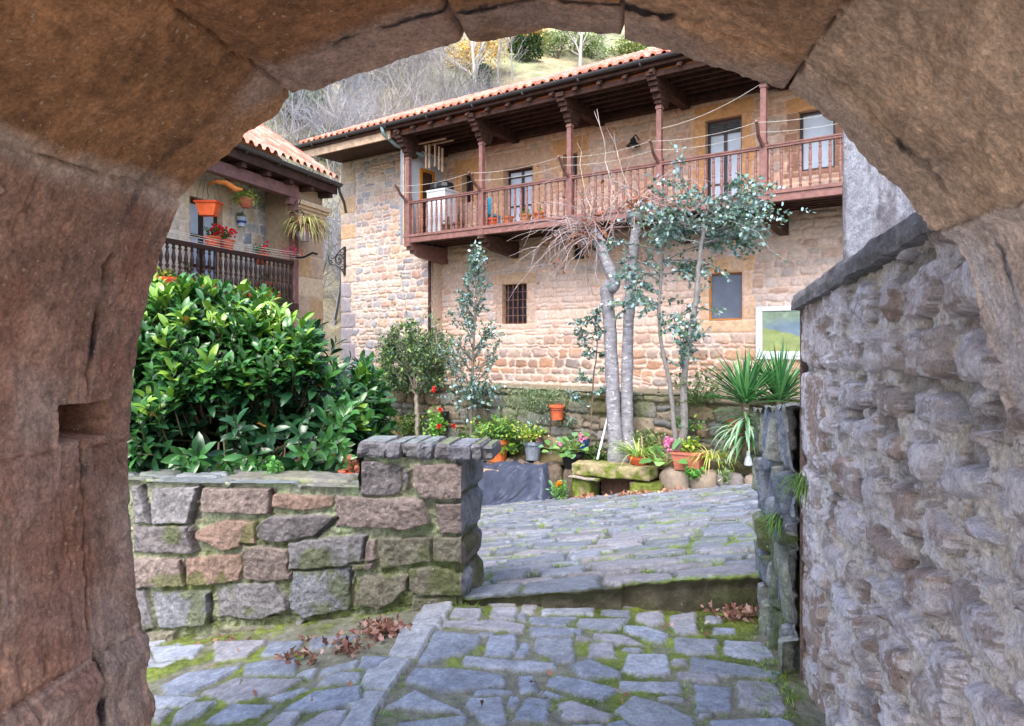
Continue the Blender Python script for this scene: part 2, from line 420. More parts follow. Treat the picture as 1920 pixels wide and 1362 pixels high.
SL = [srgb(*c) for c in ((148, 154, 168), (138, 144, 158), (154, 158, 168), (142, 146, 154), (152, 150, 156), (132, 138, 150))]
MOSS = np.array(srgb(102, 114, 44)); MOSS2 = np.array(srgb(72, 80, 40)); MORT = np.array(srgb(122, 120, 104))
def mossmix(A, B, sd, seed, amount=0.):
    n = fbm(A*2.2, B*2.2, 0, seed, 4); m2 = fbm(A*11, B*11, 0, seed+3, 4)
    k = sm(-.25, .35, n+amount+.45*m2)
    c = MOSS*(1+.35*m2[..., None]); c = c*(.55+.45*sm(-.4, .4, fbm(A*5, B*5, 0, seed+9, 3)))[..., None]+MOSS2*.3
    return np.clip(c, .005, 1), k
# --- passage floor: traced flagstones
Z5 = lambda pts: [(840+x/2.743, 900+y/2.743) for x, y in pts]
Z4 = lambda pts: [(240+x/2.713, 860+y/2.713) for x, y in pts]
FL = [[(185,630),(345,620),(345,650),(250,655)],[(380,625),(475,625),(440,680),(378,680)],[(495,625),(745,630),(1010,645),(1000,655),(640,655),(500,650)],
[(232,655),(360,660),(345,720),(218,712)],[(362,685),(405,688),(395,722),(360,718)],[(485,665),(745,662),(742,695),(490,690)],[(790,668),(935,670),(930,708),(790,695)],
[(420,705),(660,705),(600,752),(430,735)],[(680,715),(920,718),(905,752),(840,778),(672,760)],[(970,690),(1100,675),(1115,735),(1050,750),(970,720)],[(1145,700),(1270,680),(1285,790),(1195,800),(1145,750)],
[(1325,700),(1420,705),(1400,740),(1325,735)],[(425,760),(690,768),(685,800),(440,805)],[(150,782),(240,785),(225,808),(165,805)],[(660,800),(770,825),(700,832),(660,820)],[(755,790),(900,800),(1010,850),(820,845),(750,815)],
[(910,755),(1010,755),(1125,795),(1110,838),(1060,835),(910,780)],[(1370,760),(1480,762),(1475,795),(1360,790)],[(215,810),(350,800),(345,880),(320,905),(188,900)],[(370,840),(412,840),(415,890),(390,905),(350,905)],
[(460,820),(640,815),(650,930),(560,935),(440,870)],[(730,842),(850,845),(862,915),(730,910)],[(905,865),(990,862),(1005,880),(960,895),(895,880)],[(1165,815),(1380,825),(1378,900),(1180,890)],[(1425,830),(1620,840),(1675,910),(1600,930),(1430,900)],
[(100,910),(540,945),(545,970),(430,985),(95,950)],[(635,960),(730,928),(885,990),(880,1020),(700,1015)],[(925,905),(1130,905),(1128,1005),(1000,1005),(908,985)],[(1150,920),(1232,925),(1225,955),(1150,955)],[(1265,912),(1400,930),(1690,985),(1680,1010),(1390,1000),(1255,975)],
[(360,1010),(440,1010),(462,1085),(375,1085)],[(520,1020),(560,1005),(700,1025),(870,1075),(780,1130),(510,1050)],[(890,1035),(1190,1045),(1190,1100),(890,1080)],[(1180,985),(1395,1005),(1390,1040),(1180,1025)],[(1275,1050),(1450,1070),(1458,1190),(1280,1185)],
[(1495,1035),(1680,1045),(1745,1180),(1720,1210),(1510,1160)],[(1090,1115),(1160,1105),(1225,1125),(1200,1140),(1090,1135)],[(130,1075),(330,1090),(330,1105),(140,1110)],[(105,1125),(275,1120),(295,1262),(180,1262),(100,1160)],[(310,1115),(362,1120),(355,1165),(300,1165)],
[(400,1118),(530,1130),(505,1240),(335,1225)],[(465,1090),(510,1080),(595,1110),(560,1130)],[(570,1150),(640,1135),(840,1205),(820,1235),(600,1225)],[(910,1150),(950,1110),(1140,1165),(1250,1220),(1285,1290),(1000,1290),(860,1190)],[(1285,1205),(1390,1200),(1300,1225)],
[(1370,1240),(1700,1230),(1770,1262),(1770,1300),(1380,1290)],[(0,1215),(95,1215),(40,1290),(0,1290)],[(820,1255),(900,1240),(980,1300),(800,1300)],[(640,1262),(800,1255),(790,1300),(640,1300)]]
FK = [[(1530,725),(1665,722),(1590,855),(1445,850)],[(1395,872),(1560,868),(1505,1010),(1335,1008)],[(1255,1025),(1430,1035),(1320,1185),(1185,1160)],[(1195,1200),(1315,1200),(1250,1300),(1230,1380),(1050,1380),(1120,1260)],
[(1570,885),(1785,905),(1780,950),(1700,1000),(1480,1045)],[(1470,1070),(1700,1075),(1899,1105),(1910,1130),(1899,1160),(1600,1185),(1430,1130)],[(1465,1185),(1700,1290),(1320,1265)],[(1620,820),(1899,825),(2010,850),(2000,880),(1610,848)],[(1660,760),(1800,765),(1780,820),(1640,805)],
[(1390,1345),(1720,1305),(1680,1380),(1380,1380)],
[(120,960),(380,950),(330,1010),(150,1030)],[(440,940),(700,930),(600,1010),(450,1025)],[(720,935),(890,925),(850,985),(680,1000)],[(940,915),(1180,905),(1100,940),(930,970)],[(600,1050),(820,1010),(860,1020),(840,1095),(600,1095)],[(880,1080),(960,1065),(930,1115),(855,1105)],
[(985,1075),(1180,1020),(1150,1060),(970,1108)],[(180,1150),(310,1090),(570,1060),(430,1140),(300,1200),(200,1200)],[(390,1190),(560,1120),(870,1125),(760,1190),(520,1240)],[(130,1205),(360,1210),(280,1260),(130,1260)],[(240,1300),(330,1240),(450,1235),(360,1310),(230,1350)],[(395,1340),(540,1250),(740,1255),(650,1310),(480,1345)],
[(700,1215),(900,1165),(920,1175),(780,1230)],[(800,1275),(960,1190),(1170,1165),(1180,1230),(1010,1275),(840,1285)],[(680,1380),(780,1300),(880,1290),(830,1380)],[(860,1380),(1000,1290),(1120,1280),(1060,1380)],[(1030,1095),(1190,1080),(1160,1140),(960,1150)],[(130,1280),(230,1275),(160,1340),(130,1340)],[(1190,1010),(1330,1010),(1250,1070),(1180,1060)]]
def to_floor(x, y):
    r, t = ray(x, y); z = -1.54
    for _ in range(8):
        Yv = z/t; p, q = Yv*(.988*r-.153), Yv*(.153*r+.988); z = float(floor_z(np.array(p), np.array(q)))
    return p, q
def grown(P, k=1.05):
    c = np.mean(P, 0); return [(c[0]+(x-c[0])*k, c[1]+(y-c[1])*k) for x, y in P]
tr = [([to_floor(*p) for p in Z5(P)], {}) for P in FL]+[([to_floor(*p) for p in Z4(P)], {}) for P in FK]
tr = [(grown(P, 1.08), i) for P, i in tr]
for k_ in range(4): tr[len(FL)+k_] = (grown(tr[len(FL)+k_][0], 1.03), {'col': srgb(160, 162, 168), 'depth': .03})
fill = courses(-4.5, 1.2, -4, 2.75, (.16, .3), (.2, .5), .03, .1)+courses(-4.5, -2.9, 2.7, 4.3, (.16, .3), (.2, .5), .03, .1)
polys = fill+tr
a = np.concatenate([np.linspace(-4.5, -3.2, 40)[:-1], np.linspace(-3.2, .95, 420)]); b = np.concatenate([np.linspace(-4, 2.5, 130)[:-1], np.linspace(2.5, 4.5, 250)])
A, B, sd, ID = relief(a, b, polys, .008, 11, .006, 5)
h, col, st = stone_field(A, B, sd, ID, len(polys), SL, MORT, (.014, .022), .007, .003, 14, 8, .02, .05, mortar_rough=.006, varc=.16, infos=[p_[1] for p_ in polys])
edge = sm(-.15, .0, B-4.1+.1*fbm(A*3, B*3, 0, 4))+sm(.35, .8, A)*.5
mc, mk = mossmix(A, B, sd, 77, .0+.28*edge); mk = mk*(1-sm(-.004, .004, sd))+mk*.35*sm(.018, 0, sd)*st
col = col*(1-mk[..., None])+mc*mk[..., None]; h = h+mk*(.006+.008*fbm(A*25, B*25, 0, 6, 3))*(1-st)
P = pq(A, B, floor_z(A, B)+h-.012)
f = grid_obj('passage_floor', P, col, M['slate']); f['kind'] = 'structure'

# --- courtyard paving, higher than the passage, its front edge a step
def courtp(A, B, h): 
    P = pq(A, B, 0.); P[..., 2] = court_z(P[..., 0], P[..., 1])+h; return P
cp = courses(-4.2, 9, 4.33, 17, (.16, .36), (.25, .62), .05, .25, slope=.0, gap=.035, chamfer=.3)
# front slabs along the step, traced from the photo
fr = []
xs = [-1.12, -.62, -.12, .3, .98]
for i in range(4): fr.append(([(xs[i]+.01, 4.24), ((xs[i]+xs[i+1])/2, 4.225-.02*(i % 2)), (xs[i+1]-.01, 4.24), (xs[i+1]-.015, 4.5+.05*(i % 2)), ((xs[i]+xs[i+1])/2, 4.56), (xs[i]+.01, 4.48)], {'depth': .02}))
cp = [c for c in cp]+fr
qs = 4.2+np.concatenate([np.linspace(0, 1, 90)[:-1], 1+np.linspace(0, 1, 330)**1.5*12.5])
ps = np.concatenate([np.linspace(-2.8, -1.2, 60)[:-1], np.linspace(-1.2, 1.2, 200)[:-1], np.linspace(1.2, 9, 220)])
A, B, sd, ID = relief(ps, qs, cp, .018, 5, .01, 15)
SLC = [srgb(*c) for c in ((126, 132, 144), (116, 122, 134), (136, 138, 148), (130, 128, 134), (108, 114, 124), (134, 134, 142))]
h, col, st = stone_field(A, B, sd, ID, len(cp), SLC, srgb(74, 78, 66), (.02, .05), .010, .006, 9, 18, .07, .05, jit_col=.16, infos=[c[1] for c in cp], mortar_rough=.006)
mc, mk = mossmix(A*.9, B*.9, sd, 99, -.05); mk0 = mk
mk = mk*(1-sm(-.004, .004, sd))+sm(.75, 1., mk)*.35*sm(.05, 0, sd)*st
GR = np.array(srgb(104, 128, 58)); mc = mc*.4+GR*.6
col = col*(1-mk[..., None])+mc*mk[..., None]; h = h+mk*.006
# drop the front edge down into a riser
offq = .025*fbm(ps*2.5, ps*0, 0, 19, 3)+.03*vn(np.floor(ps*2.1)*7.7, ps*0, 0, 21)
P = courtp(A, B-offq[None]*(1-sm(4.2, 4.42, B)), h)
front = P[0].copy(); R = []
for k, t in enumerate(np.linspace(0, 1, 14)):
    row = front.copy(); zb = floor_z(ps, np.full_like(ps, 4.2))-.06
    row[:, 2] = front[:, 2]*(1-t)+zb*t
    push = (.035*sm(0, .2, np.array(t)) - .015*fbm(ps*9, np.full_like(ps, t*2.), 0, 5, 4) if k else 0)
    row[:, 0] += A2[0]*push; row[:, 1] += A2[1]*push; R.append(row)
R = np.array(R[1:][::-1]); P = np.concatenate([R, P], 0)
R[..., 2] += 0
jt = np.min([np.abs(ps-x_) for x_ in (-.62, -.1, .32, .62, .98)], 0); R[:, :, 0] += (A2[0]*.05*sm(.03, .0, jt))[None]; R[:, :, 1] += (A2[1]*.05*sm(.03, 0, jt))[None]
rc = np.array(srgb(84, 78, 62))*(1+.3*fbm(*np.meshgrid(ps*12, np.arange(13)*.4), 0, 8)[..., None])+0*R
gk = sm(-.1, .4, fbm(*np.meshgrid(ps*3, np.arange(13)*.3), 0, 18))[..., None]
rc = rc*(1-gk*.6)+MOSS2*gk*.6
co = grid_obj('courtyard_paving', P, np.concatenate([rc, col], 0), M['slate']); co['kind'] = 'structure'

# ------------------------------------------------------------------ foreground: the arch
OUT = [(300,1700),(292,1362),(296,1320),(282,1262),(292,1215),(268,1180),(258,1120),(252,1040),(249,960),(251,880),(248,820),(249,760),(254,700),(258,645),(268,600),(280,560),(288,530),(300,498),(312,465),(325,432),(336,402),(347,380),
(375,345),(404,318),(428,300),(452,280),(470,258),(486,244),(520,222),(530,208),(552,184),(572,174),(600,181),(622,168),(652,152),(700,134),(742,120),(800,103),(845,92),(868,90),(874,66),(884,88),(905,88),(960,79),(1000,70),(1030,62),(1062,72),(1100,73),
(1140,76),(1168,78),(1200,88),(1260,101),(1320,124),(1380,143),(1420,158),(1462,172),(1477,168),(1496,184),(1530,212),(1562,236),(1590,268),(1620,302),(1650,332),(1690,362),(1716,398),(1738,428),(1752,440),(1782,459),(1804,499),(1819,565),(1837,628),(1846,686),(1866,745),(1881,800),(1896,880),(1920,980),(1935,1100),(1950,1362),(1965,1700)]
CQ = 1.76
o2 = np.array([pxq(x, y, CQ) for x, y in OUT])
seg = np.hypot(*np.diff(o2, axis=0).T); cum = np.concatenate([[0], np.cumsum(seg)])
JP = {}
def s_at(x, y):
    p = np.array(pxq(x, y, CQ)); return cum[np.argmin(np.hypot(*(o2-p).T))]
ns = 1000; ss = np.linspace(0, cum[-1], ns)
pp = np.interp(ss, cum, o2[:, 0]); zz = np.interp(ss, cum, o2[:, 1])
ker = np.hanning(9); ker /= ker.sum()
def smo(v, k): 
    e = len(k)//2; return np.convolve(np.pad(v, e, mode='edge'), k, 'valid')
pp, zz = smo(pp, ker), smo(zz, ker)
big = np.hanning(161); big /= big.sum(); pb, zb = smo(pp, big), smo(zz, big)
tp, tz = np.gradient(pb), np.gradient(zb); tl = np.hypot(tp, tz); npx, nz = tz/tl, -tp/tl     # normal into the opening
cx = .0
flip = ((cx-pb)*npx+(.0-zb)*nz) < 0; npx = np.where(flip, -npx, npx); nz = np.where(flip, -nz, nz)
tt = np.concatenate([[0], np.linspace(.003, .56, 190), np.linspace(.6, 1.95, 40)])
Sg, Tg = np.meshgrid(ss, tt)
joints = [s_at(268,1180), s_at(248,820), s_at(347,380), s_at(560,184), s_at(874,66), s_at(1168,78), s_at(1477,168), s_at(1752,440), s_at(1881,800)]
pal = [srgb(*c) for c in ((152, 120, 104), (156, 118, 98), (160, 122, 102), (158, 112, 76), (158, 110, 74), (164, 118, 80), (180, 138, 104), (204, 172, 144), (216, 194, 180), (208, 198, 194))]
wj = .010*fbm(Sg*2+3, Tg*5, 0, 3, 3)+.003*fbm(Sg*25, Tg*25, 0, 4, 3)
blk = np.zeros(Sg.shape, int)+sum(((Sg+wj) > j).astype(int) for j in joints)
tj = .182+.006*fbm(Sg*5, Tg*0, 0, 30, 3)
inner = (Tg > tj).astype(int)
dj = np.min([np.abs(Sg+wj-j) for j in joints], 0)
h = .006*fbm(Sg*2.2, Tg*3, 0, 10, 3)+.0035*fbm(Sg*20, Tg*20, 0, 12, 5, .6)+.0016*vn(Sg*110, Tg*110, 0, 14)
bo = np.random.RandomState(3).uniform(-.006, .006, (12, 2)); h = h+bo[blk, inner]
jw = .003+.006*sm(-.1, .7, fbm(Sg*3, Tg*9, 0, 60, 3))
wide = np.isin(np.argmin([np.abs(Sg+wj-j) for j in joints], 0), [3, 4, 5, 6])
jd = np.where(wide, 1., .25)
h = h-jd*.05*sm(jw, jw*.2, dj)
dr = np.abs(Tg-tj+.006*fbm(Sg*20, Tg*20, 0, 70, 3)); rk = sm(-.12, .18, fbm(Sg*2.6+2.1, Tg*0, 0, 72, 3)+.05)
rk = rk*(1-sm(.03, .0, np.abs(Sg-s_at(347, 380)))*.8)
jw2 = .003+.009*sm(-.3, .8, fbm(Sg*6, Tg*0, 0, 75, 4))
gap_r = rk*sm(jw2, jw2*.3, dr); h = h-.07*gap_r
# pits and vertical gouges on the left pillar
pit = sm(.3, .6, fbm(Sg*26, Tg*34, 0, 80, 3)); h = h-.005*pit
gou = sm(.42, .6, fbm(Sg*3.2, Tg*26, 0, 82, 4))*(Sg < s_at(347, 380)); h = h-.006*gou
tool = .0012*np.sin((Sg*150+fbm(Sg*5, Tg*5, 0, 33)*5+Tg*60))*(Sg > s_at(1168, 78)); h = h+tool
# edge rounding
h = h-.02*(1-sm(0, .02, Tg))*(.3+.7*sm(-.1, .5, fbm(Sg*7, Tg*0, 0, 90, 4)))
# square socket in the left pillar
zs_ = np.interp(Sg, ss, zz)
q0, z1 = pxp(108, 757, float(np.interp(s_at(249, 760), ss, pp))); q1, z0_ = pxp(205, 825, float(np.interp(s_at(249, 760), ss, pp)))
t0_, t1_ = .095, .262
Yc = 1.82; zt, zbm = (650-760)/F*Yc*.96, (650-822)/F*Yc*.96
left = Sg < s_at(347, 380)
hole = (sm(t0_-.004, t0_+.004, Tg+.004*vn(Sg*60, Tg*60))*sm(t1_+.004, t1_-.004, Tg)*sm(zbm-.003, zbm+.003, zs_)*sm(zt+.003, zt-.003, zs_+.004*vn(Tg*50, Sg*9)))*left
h = h-.42*hole
base = np.array(pal)[blk]*(1+np.random.RandomState(5).uniform(-.1, .1, (12, 2))[blk, inner][..., None])
v1 = fbm(Sg*4, Tg*5, 0, 100, 5)[..., None]; v2 = fbm(Sg*1.6+9, Tg*2, 0, 104, 4)[..., None]
col = base*(1+.38*v1)*(1+.3*fbm(Sg*34, Tg*44, 0, 102, 4, .7)[..., None])
col = col*(1-.5*sm(.1, .6, v2))+np.array(srgb(190, 166, 152))*.5*sm(.1, .6, v2)       # pale lime bloom
rd = sm(.2, .6, fbm(Sg*3, Tg*4, 0, 110, 4))[..., None]*.3*left[..., None]
col = col*(1-rd)+np.array(srgb(158, 94, 70))*rd
lk = (sm(.05, .0, np.abs(Sg-s_at(347, 380)-.02*fbm(Sg*9, Tg*9, 0, 7)))+.8*sm(.008, .0, np.abs(Sg-s_at(268, 1180)+.1*(Tg-.2))))[..., None]*.55
col = col*(1-lk)+np.array(srgb(206, 184, 166))*lk
bl = sm(.022, .007, dr)[..., None]*sm(-.1, .35, fbm(Sg*7, Tg*3, 0, 120, 3)+.15)[..., None]*np.maximum(rk, .35)[..., None]*.92
col = col*(1-bl)+np.array(srgb(34, 32, 38))*bl
pt = sm(.0, .5, fbm(Sg*2, Tg*7, 0, 130, 5))[..., None]*(Sg > s_at(1752, 440))[..., None]*.6
col = col*(1-pt)+np.array(srgb(214, 208, 212))*pt
Pi = np.stack([.988*(pp+h*npx)+.153*(CQ-Tg), -.153*(pp+h*npx)+.988*(CQ-Tg), zz+h*nz], -1)
# far face, going outwards from the edge
oo = np.array([1.5, 1.3, 1.0, .6, .3, .12, .05, .02, .008])
Pf = []
for o in oo:
    hh = h[0]-o; k = .008*fbm(ss*12, ss*0+o*12, 0, 140, 4)
    Pf.append(np.stack([.988*(pp+hh*npx)+.153*(CQ+.008+k), -.153*(pp+hh*npx)+.988*(CQ+.008+k), zz+hh*nz], -1))
Pall = np.concatenate([np.array(Pf), Pi], 0); Call = np.concatenate([np.repeat(col[:1], len(oo), 0), col], 0)
root = thing('stone_archway', 'massive brown sandstone archway framing the whole view, with dark open joints and a square socket', 'archway', pq1(-1.05, CQ, -1.6))
grid_obj('arch_vault', Pall, Call, M['arch'], root, flip=True)
mb = MB(); mb.cur = srgb(120, 90, 70)     # unseen masonry above and beside the vault, its extent set to shape the light
mb.box(pq1, -2.6, -1.75, -.19, CQ-.05, -2, 1.9); mb.box(pq1, 1.9, 2.6, -.19, CQ-.05, -2, 1.9); mb.box(pq1, -1.75, 1.9, -.19, CQ-.05, 1.45, 1.9)
mb.build('unseen_masonry', M['arch'], root)

# ------------------------------------------------------------------ right: whitewashed rubble wall with coping
PW = .839; Q0, Q1 = 1.77, 3.47
ctop = lambda q: .235+(3.47-q)*.092
wr = random.Random(21)
rp = courses(Q0-.3, Q1-.33, -1.75, .7, (.13, .23), (.18, .36), .03, .22, wr, .05, chamfer=.7)
z = -1.75; qn = []
while z < .6:
    hh = wr.uniform(.28, .5); wq = wr.uniform(.24, .36)
    qn.append(([(Q1-wq, z+.012), (Q1+.05, z+.012+.02), (Q1+.05, z+hh-.012), (Q1-wq+wr.uniform(-.03, .03), z+hh-.012)], {'depth': .03, 'flat': 1, 'q': 1})); z += hh
rp += qn
a = np.linspace(Q0-.25, Q1, 460); b = np.linspace(0, 1, 700)
zlo, zhi = -1.75, .45
A, B, sd, ID = relief(a, zlo+b*(zhi-zlo), rp, .016, 9, .012, 41)
h, col, st = stone_field(A, B, sd, ID, len(rp), [srgb(232, 222, 224), srgb(222, 210, 212), srgb(212, 196, 190), srgb(228, 220, 226), srgb(190, 168, 158)], srgb(238, 226, 216), (.028, .055), .014, .005, 14, 43, .12, .55,
                         infos=[p[1] for p in rp], mortar_rough=.012)
Qn = np.array([bool(p_[1].get('q')) for p_ in rp]+[False])[np.where(ID < 0, len(rp), ID)]
h = np.where(Qn, np.minimum(h, .03)*.9, h)+(.003*fbm(A*16, B*36, 0, 44, 4, .7)+.0045*rid(A*6.5, B*13, 0, 45, 4))*st*np.where(Qn, .25, 1)
h = h-.022*np.exp(-((sd+.004)/.005)**2)*sm(-.3, .2, fbm(A*5, B*7, 0, 39, 3))+.0015*vn(A*60, B*90, 0, 47)+.008*fbm(A*4, B*6, 0, 46, 3)*(1-st)
isq = np.zeros(len(rp)+1, bool); isq[[i for i, p in enumerate(rp) if p[1].get('q')]] = True
Q = isq[np.where(ID < 0, len(rp), ID)]
wear = sm(.16, .3, fbm(A*6, B*11, 0, 48, 5, .65)+.25*(vn(A*3, B*2.5, 0, 49)))*st
wear = np.where(Q, sm(-.22, -.1, fbm(A*10, B*3, 0, 50, 5, .6)+.22*sm(0, .12, sd)-.0), wear*.45)
brown = np.array(srgb(170, 142, 126))*(1+.25*fbm(A*6, B*6, 0, 52)[..., None]); brown = np.where(Q[..., None], np.array(srgb(188, 164, 152))*(1+.15*fbm(A*5, B*5, 0, 53)[..., None]), brown)
col = col*(1-wear[..., None])+brown*wear[..., None]; h = h-.006*wear
lowm = sm(-1.2, -1.6, B+.15*fbm(A*5, B*5, 0, 54))[..., None]*.35; col = col*(1-lowm)+np.array(srgb(120, 112, 92))*lowm
flake = sm(-.02, .1, fbm(A*8, B*13, 0, 56, 5, .7))[..., None]*.62; col = col*(1-flake)+np.array(srgb(246, 238, 242))*flake
hol = sm(.3, .45, fbm(A*7+9, B*8, 0, 59, 3))*(1-st); h = h-.022*hol; col = col*(1-.35*hol[..., None])
chip = sm(.25, .33, fbm(A*9+5, B*20, 0, 58, 5, .7))[..., None]*.6; col = col*(1-chip)+np.array(srgb(160, 140, 130))*chip; h = h-.004*chip[..., 0]
Zg = B
top = ctop(A)-.005
Zg = np.minimum(B, top)
h = np.where(A > Q1-.012, h*.3, h); h = h*sm(top+.005, top-.02, B)
P = pq(PW-h, A, Zg)
root = thing('rubble_wall', 'rough rubble side wall with flaking whitewash under a sloping stone coping, right of the passage', 'wall', pq1(PW, Q1, -1.6))
grid_obj('wall_face', P, col, M['rub'], root, flip=True)
# corner return and body
a2 = np.linspace(0, .5, 60); b2 = np.linspace(-1.75, ctop(Q1)-.005, 220)
A_, B_ = np.meshgrid(a2, b2); hh = .02*fbm(A_*6, B_*6, 0, 60, 4)
P = pq(PW-.03+A_, Q1-.004+hh*sm(0, .03, A_), B_)
grid_obj('wall_end', P, np.array(srgb(150, 132, 126))*(1+.25*fbm(A_*6, B_*6, 0, 61)[..., None]), M['rub'], root)
mb = MB(); mb.cur = srgb(150, 138, 130)
mb.hexa([pq1(PW+.05, Q0, -1.75), pq1(PW+.5, Q0, -1.75), pq1(PW+.5, Q1-.03, -1.75), pq1(PW+.05, Q1-.03, -1.75), pq1(PW+.05, Q0, ctop(Q0)-.02), pq1(PW+.5, Q0, ctop(Q0)-.02), pq1(PW+.5, Q1-.03, ctop(Q1)-.02), pq1(PW+.05, Q1-.03, ctop(Q1)-.02)])
mb.build('wall_core', M['rub'], root)
def slab_strip(name, q0, q1, p0, p1, zf, th, mat, parent, col, seed, n=90, seams=()):
    """a rough coping: cross-section swept along q"""
    qs = np.linspace(q0, q1, n)
    sec = [(p0, 0), (p0-.004, th*.35), (p0+.002, th*.8), (p0+.02, th), ((p0+p1)/2, th+.01), (p1-.02, th), (p1, th*.6), (p1, 0), ((p0+p1)/2, -.006), (p0, 0)]
    sec2 = []
    for i in range(len(sec)-1):
        for k in range(4): t = k/4; sec2.append((sec[i][0]*(1-t)+sec[i+1][0]*t, sec[i][1]*(1-t)+sec[i+1][1]*t))
    sec2.append(sec2[0])
    U, Vv = np.meshgrid(np.arange(len(sec2)), qs); sp = np.array([c[0] for c in sec2])[U]; sz = np.array([c[1] for c in sec2])[U]
    n1 = fbm(Vv*9, sp*9, sz*25, seed, 4); cut = sum(sm(.012, 0, np.abs(Vv-c+.01*n1)) for c in seams) if len(seams) else 0
    cpn = (p0+p1)/2; k = 1-.12*cut
    P = pq(cpn+(sp-cpn)*k+.012*n1, Vv, zf(Vv)+sz*(1-.15*cut)+.008*fbm(Vv*12, sp*12, sz*10, seed+4, 4))
    P[:, -1] = P[:, 0]
    c = np.array(col)*(1+.25*fbm(Vv*5, sp*5, sz*5, seed+8, 4)[..., None])
    mk = sm(.25, .55, fbm(Vv*4, sp*6, 0, seed+9, 4))[..., None]*.6; c = c*(1-mk)+MOSS2*1.2*mk
    o = grid_obj(name, P, c, mat, parent)
    mb = MB(); mb.cur = tuple(col)
    for row, fl in ((P[0], 1), (P[-1], 0)):
        idx = list(range(len(row)-1)); mb.add(list(row[:-1]), [idx[::-1] if not fl else idx])
    mb.build('end_face', mat, o if parent is not None else None)
    return o
slab_strip('coping', Q0, Q1+.03, PW-.055, PW+.5, lambda q: ctop(q)-.065, .085, M['dark'], root, srgb(132, 128, 128), 70, 120, (2.35, 2.95))

# --- dry slate wall beyond the corner
SP = .77; S0, S1 = 3.47, 4.30
sr = random.Random(5); sp_ = []
zt_ = -.27; rows = [(-.62, zt_, .10, .2), (-.92, -.62, .05, .13), (-1.35, -.92, .05, .15), (-1.85, -1.35, .06, .16)]
for z0, z1, w0, w1 in rows:
    q = S0-.1
    while q < S1+.05:
        w = sr.uniform(w0, w1); t = z1+sr.uniform(-.05, .05); bt = z0+sr.uniform(-.05, .05)
        if z0 < -.62 and sr.random() < .3:
            m = (t+bt)/2+sr.uniform(-.06, .06)
            sp_.append(([(q+.008, bt), (q+w-.008, bt+.02), (q+w-.012, m-.008), (q+.01, m-.012)], {})); sp_.append(([(q+.008, m), (q+w-.008, m+.01), (q+w-.012, t-.012), (q+.01, t-.02)], {}))
        else: sp_.append(([(q+.01, bt), (q+w/2, bt-.01), (q+w-.01, bt+.02), (q+w-.012, t-.01), (q+w*.5, t), (q+.012, t-.01)], {}))
        q += w
root = thing('slate_wall', 'dry wall of upright dark slate slabs, mossy, beyond the rubble wall corner', 'wall', pq1(SP, S0, -1.6))
def slate_face(a, b, mapf, seed, name, topf):
    A, B, sd, ID = relief(a, b, sp_, .012, 9, .008, seed)
    h, col, st = stone_field(A, B, sd, ID, len(sp_), [srgb(140, 144, 152), srgb(124, 130, 142), srgb(146, 144, 146), srgb(116, 122, 136), srgb(136, 140, 126)], srgb(84, 80, 72), (.02, .07), .012, .01, 12, seed, .15, .3, mortar_rough=.015)
    h = (h+.006*fbm(A*40, B*8, 0, seed+3, 4)+.006*rid(A*14, B*9, 0, seed+4))*sm(topf(A)+.01, topf(A)-.012, B)
    mk = sm(.1, .45, fbm(A*6, B*3, 0, seed+5, 4)+.25*sm(-1.2, -1.6, B))[..., None]*.75; col = col*(1-mk)+(MOSS*.5+MOSS2*.5)*mk
    wh = sm(.35, .5, fbm(A*9, B*9, 0, seed+7, 4))[..., None]*.4; col = col*(1-wh)+np.array(srgb(160, 160, 165))*wh
    return grid_obj(name, mapf(A, np.minimum(B, topf(A)), h), col, M['dark'], root, flip=True)
stop = lambda q: -.25-(q-3.3)*.12+.012*np.sin(q*40)
slate_face(np.linspace(S0-.02, S1, 170), np.linspace(-1.85, -.2, 260), lambda A, B, h: pq(SP-h+.03, A, B), 80, 'wall_face', stop)
slate_face(np.linspace(S0+.3, S0+.75, 60), np.linspace(-1.85, -.2, 160), lambda A, B, h: pq(SP+.03+(A-S0-.3), S1+h-.01, B), 84, 'wall_end', lambda A: stop(np.full_like(A, S1)))
tq = np.linspace(S0-.02, S1+.02, 60); tp_ = np.linspace(SP-.03, SP+.45, 30); A_, B_ = np.meshgrid(tp_, tq)
c = np.array(srgb(110, 112, 108))*(1+.3*fbm(A_*8, B_*8, 0, 90)[..., None]); mk = sm(0, .4, fbm(A_*5, B_*5, 0, 91))[..., None]*.6; c = c*(1-mk)+MOSS*.7*mk
grid_obj('wall_top', pq(A_, B_, stop(B_)+.02*fbm(A_*9, B_*9, 0, 92)), c, M['dark'], root)

# --- pale corner of the next building, behind the coping
PE, QE = pxq(1581, 400, 3.75)[0], 3.75
root = thing('whitewashed_corner', 'pale streaked corner of the neighbouring building rising behind the sloping coping', 'building', pq1(PE, QE, -1.5))
A_, B_ = np.meshgrid(np.linspace(PE, PE+1.6, 150), np.linspace(-1.6, 3.2, 420))
h = .02*fbm(A_*9, B_*2.0, 0, 95, 5)+.008*fbm(A_*40, B_*8, 0, 96, 4)
c = np.array(srgb(158, 161, 174))*(1+.12*fbm(A_*20, B_*4, 0, 97)[..., None]); k = sm(-.05, .25, fbm(A_*16, B_*2.5, 0, 98, 5, .65))[..., None]*.75
c = c*(1-k)+np.array(srgb(112, 108, 116))*k
k2 = sm(.3, .55, fbm(A_*5, B_*1.5, 0, 198, 4))[..., None]*.6; c = c*(1-k2)+np.array(srgb(150, 132, 118))*k2
grid_obj('front_face', pq(A_, QE-h, B_), c, M['rub'], root)
A_, B_ = np.meshgrid(np.linspace(QE, QE+3, 120), np.linspace(-1.6, 3.2, 300)); h = .02*fbm(A_*7, B_*2, 0, 105, 5)*sm(QE, QE+.05, A_)
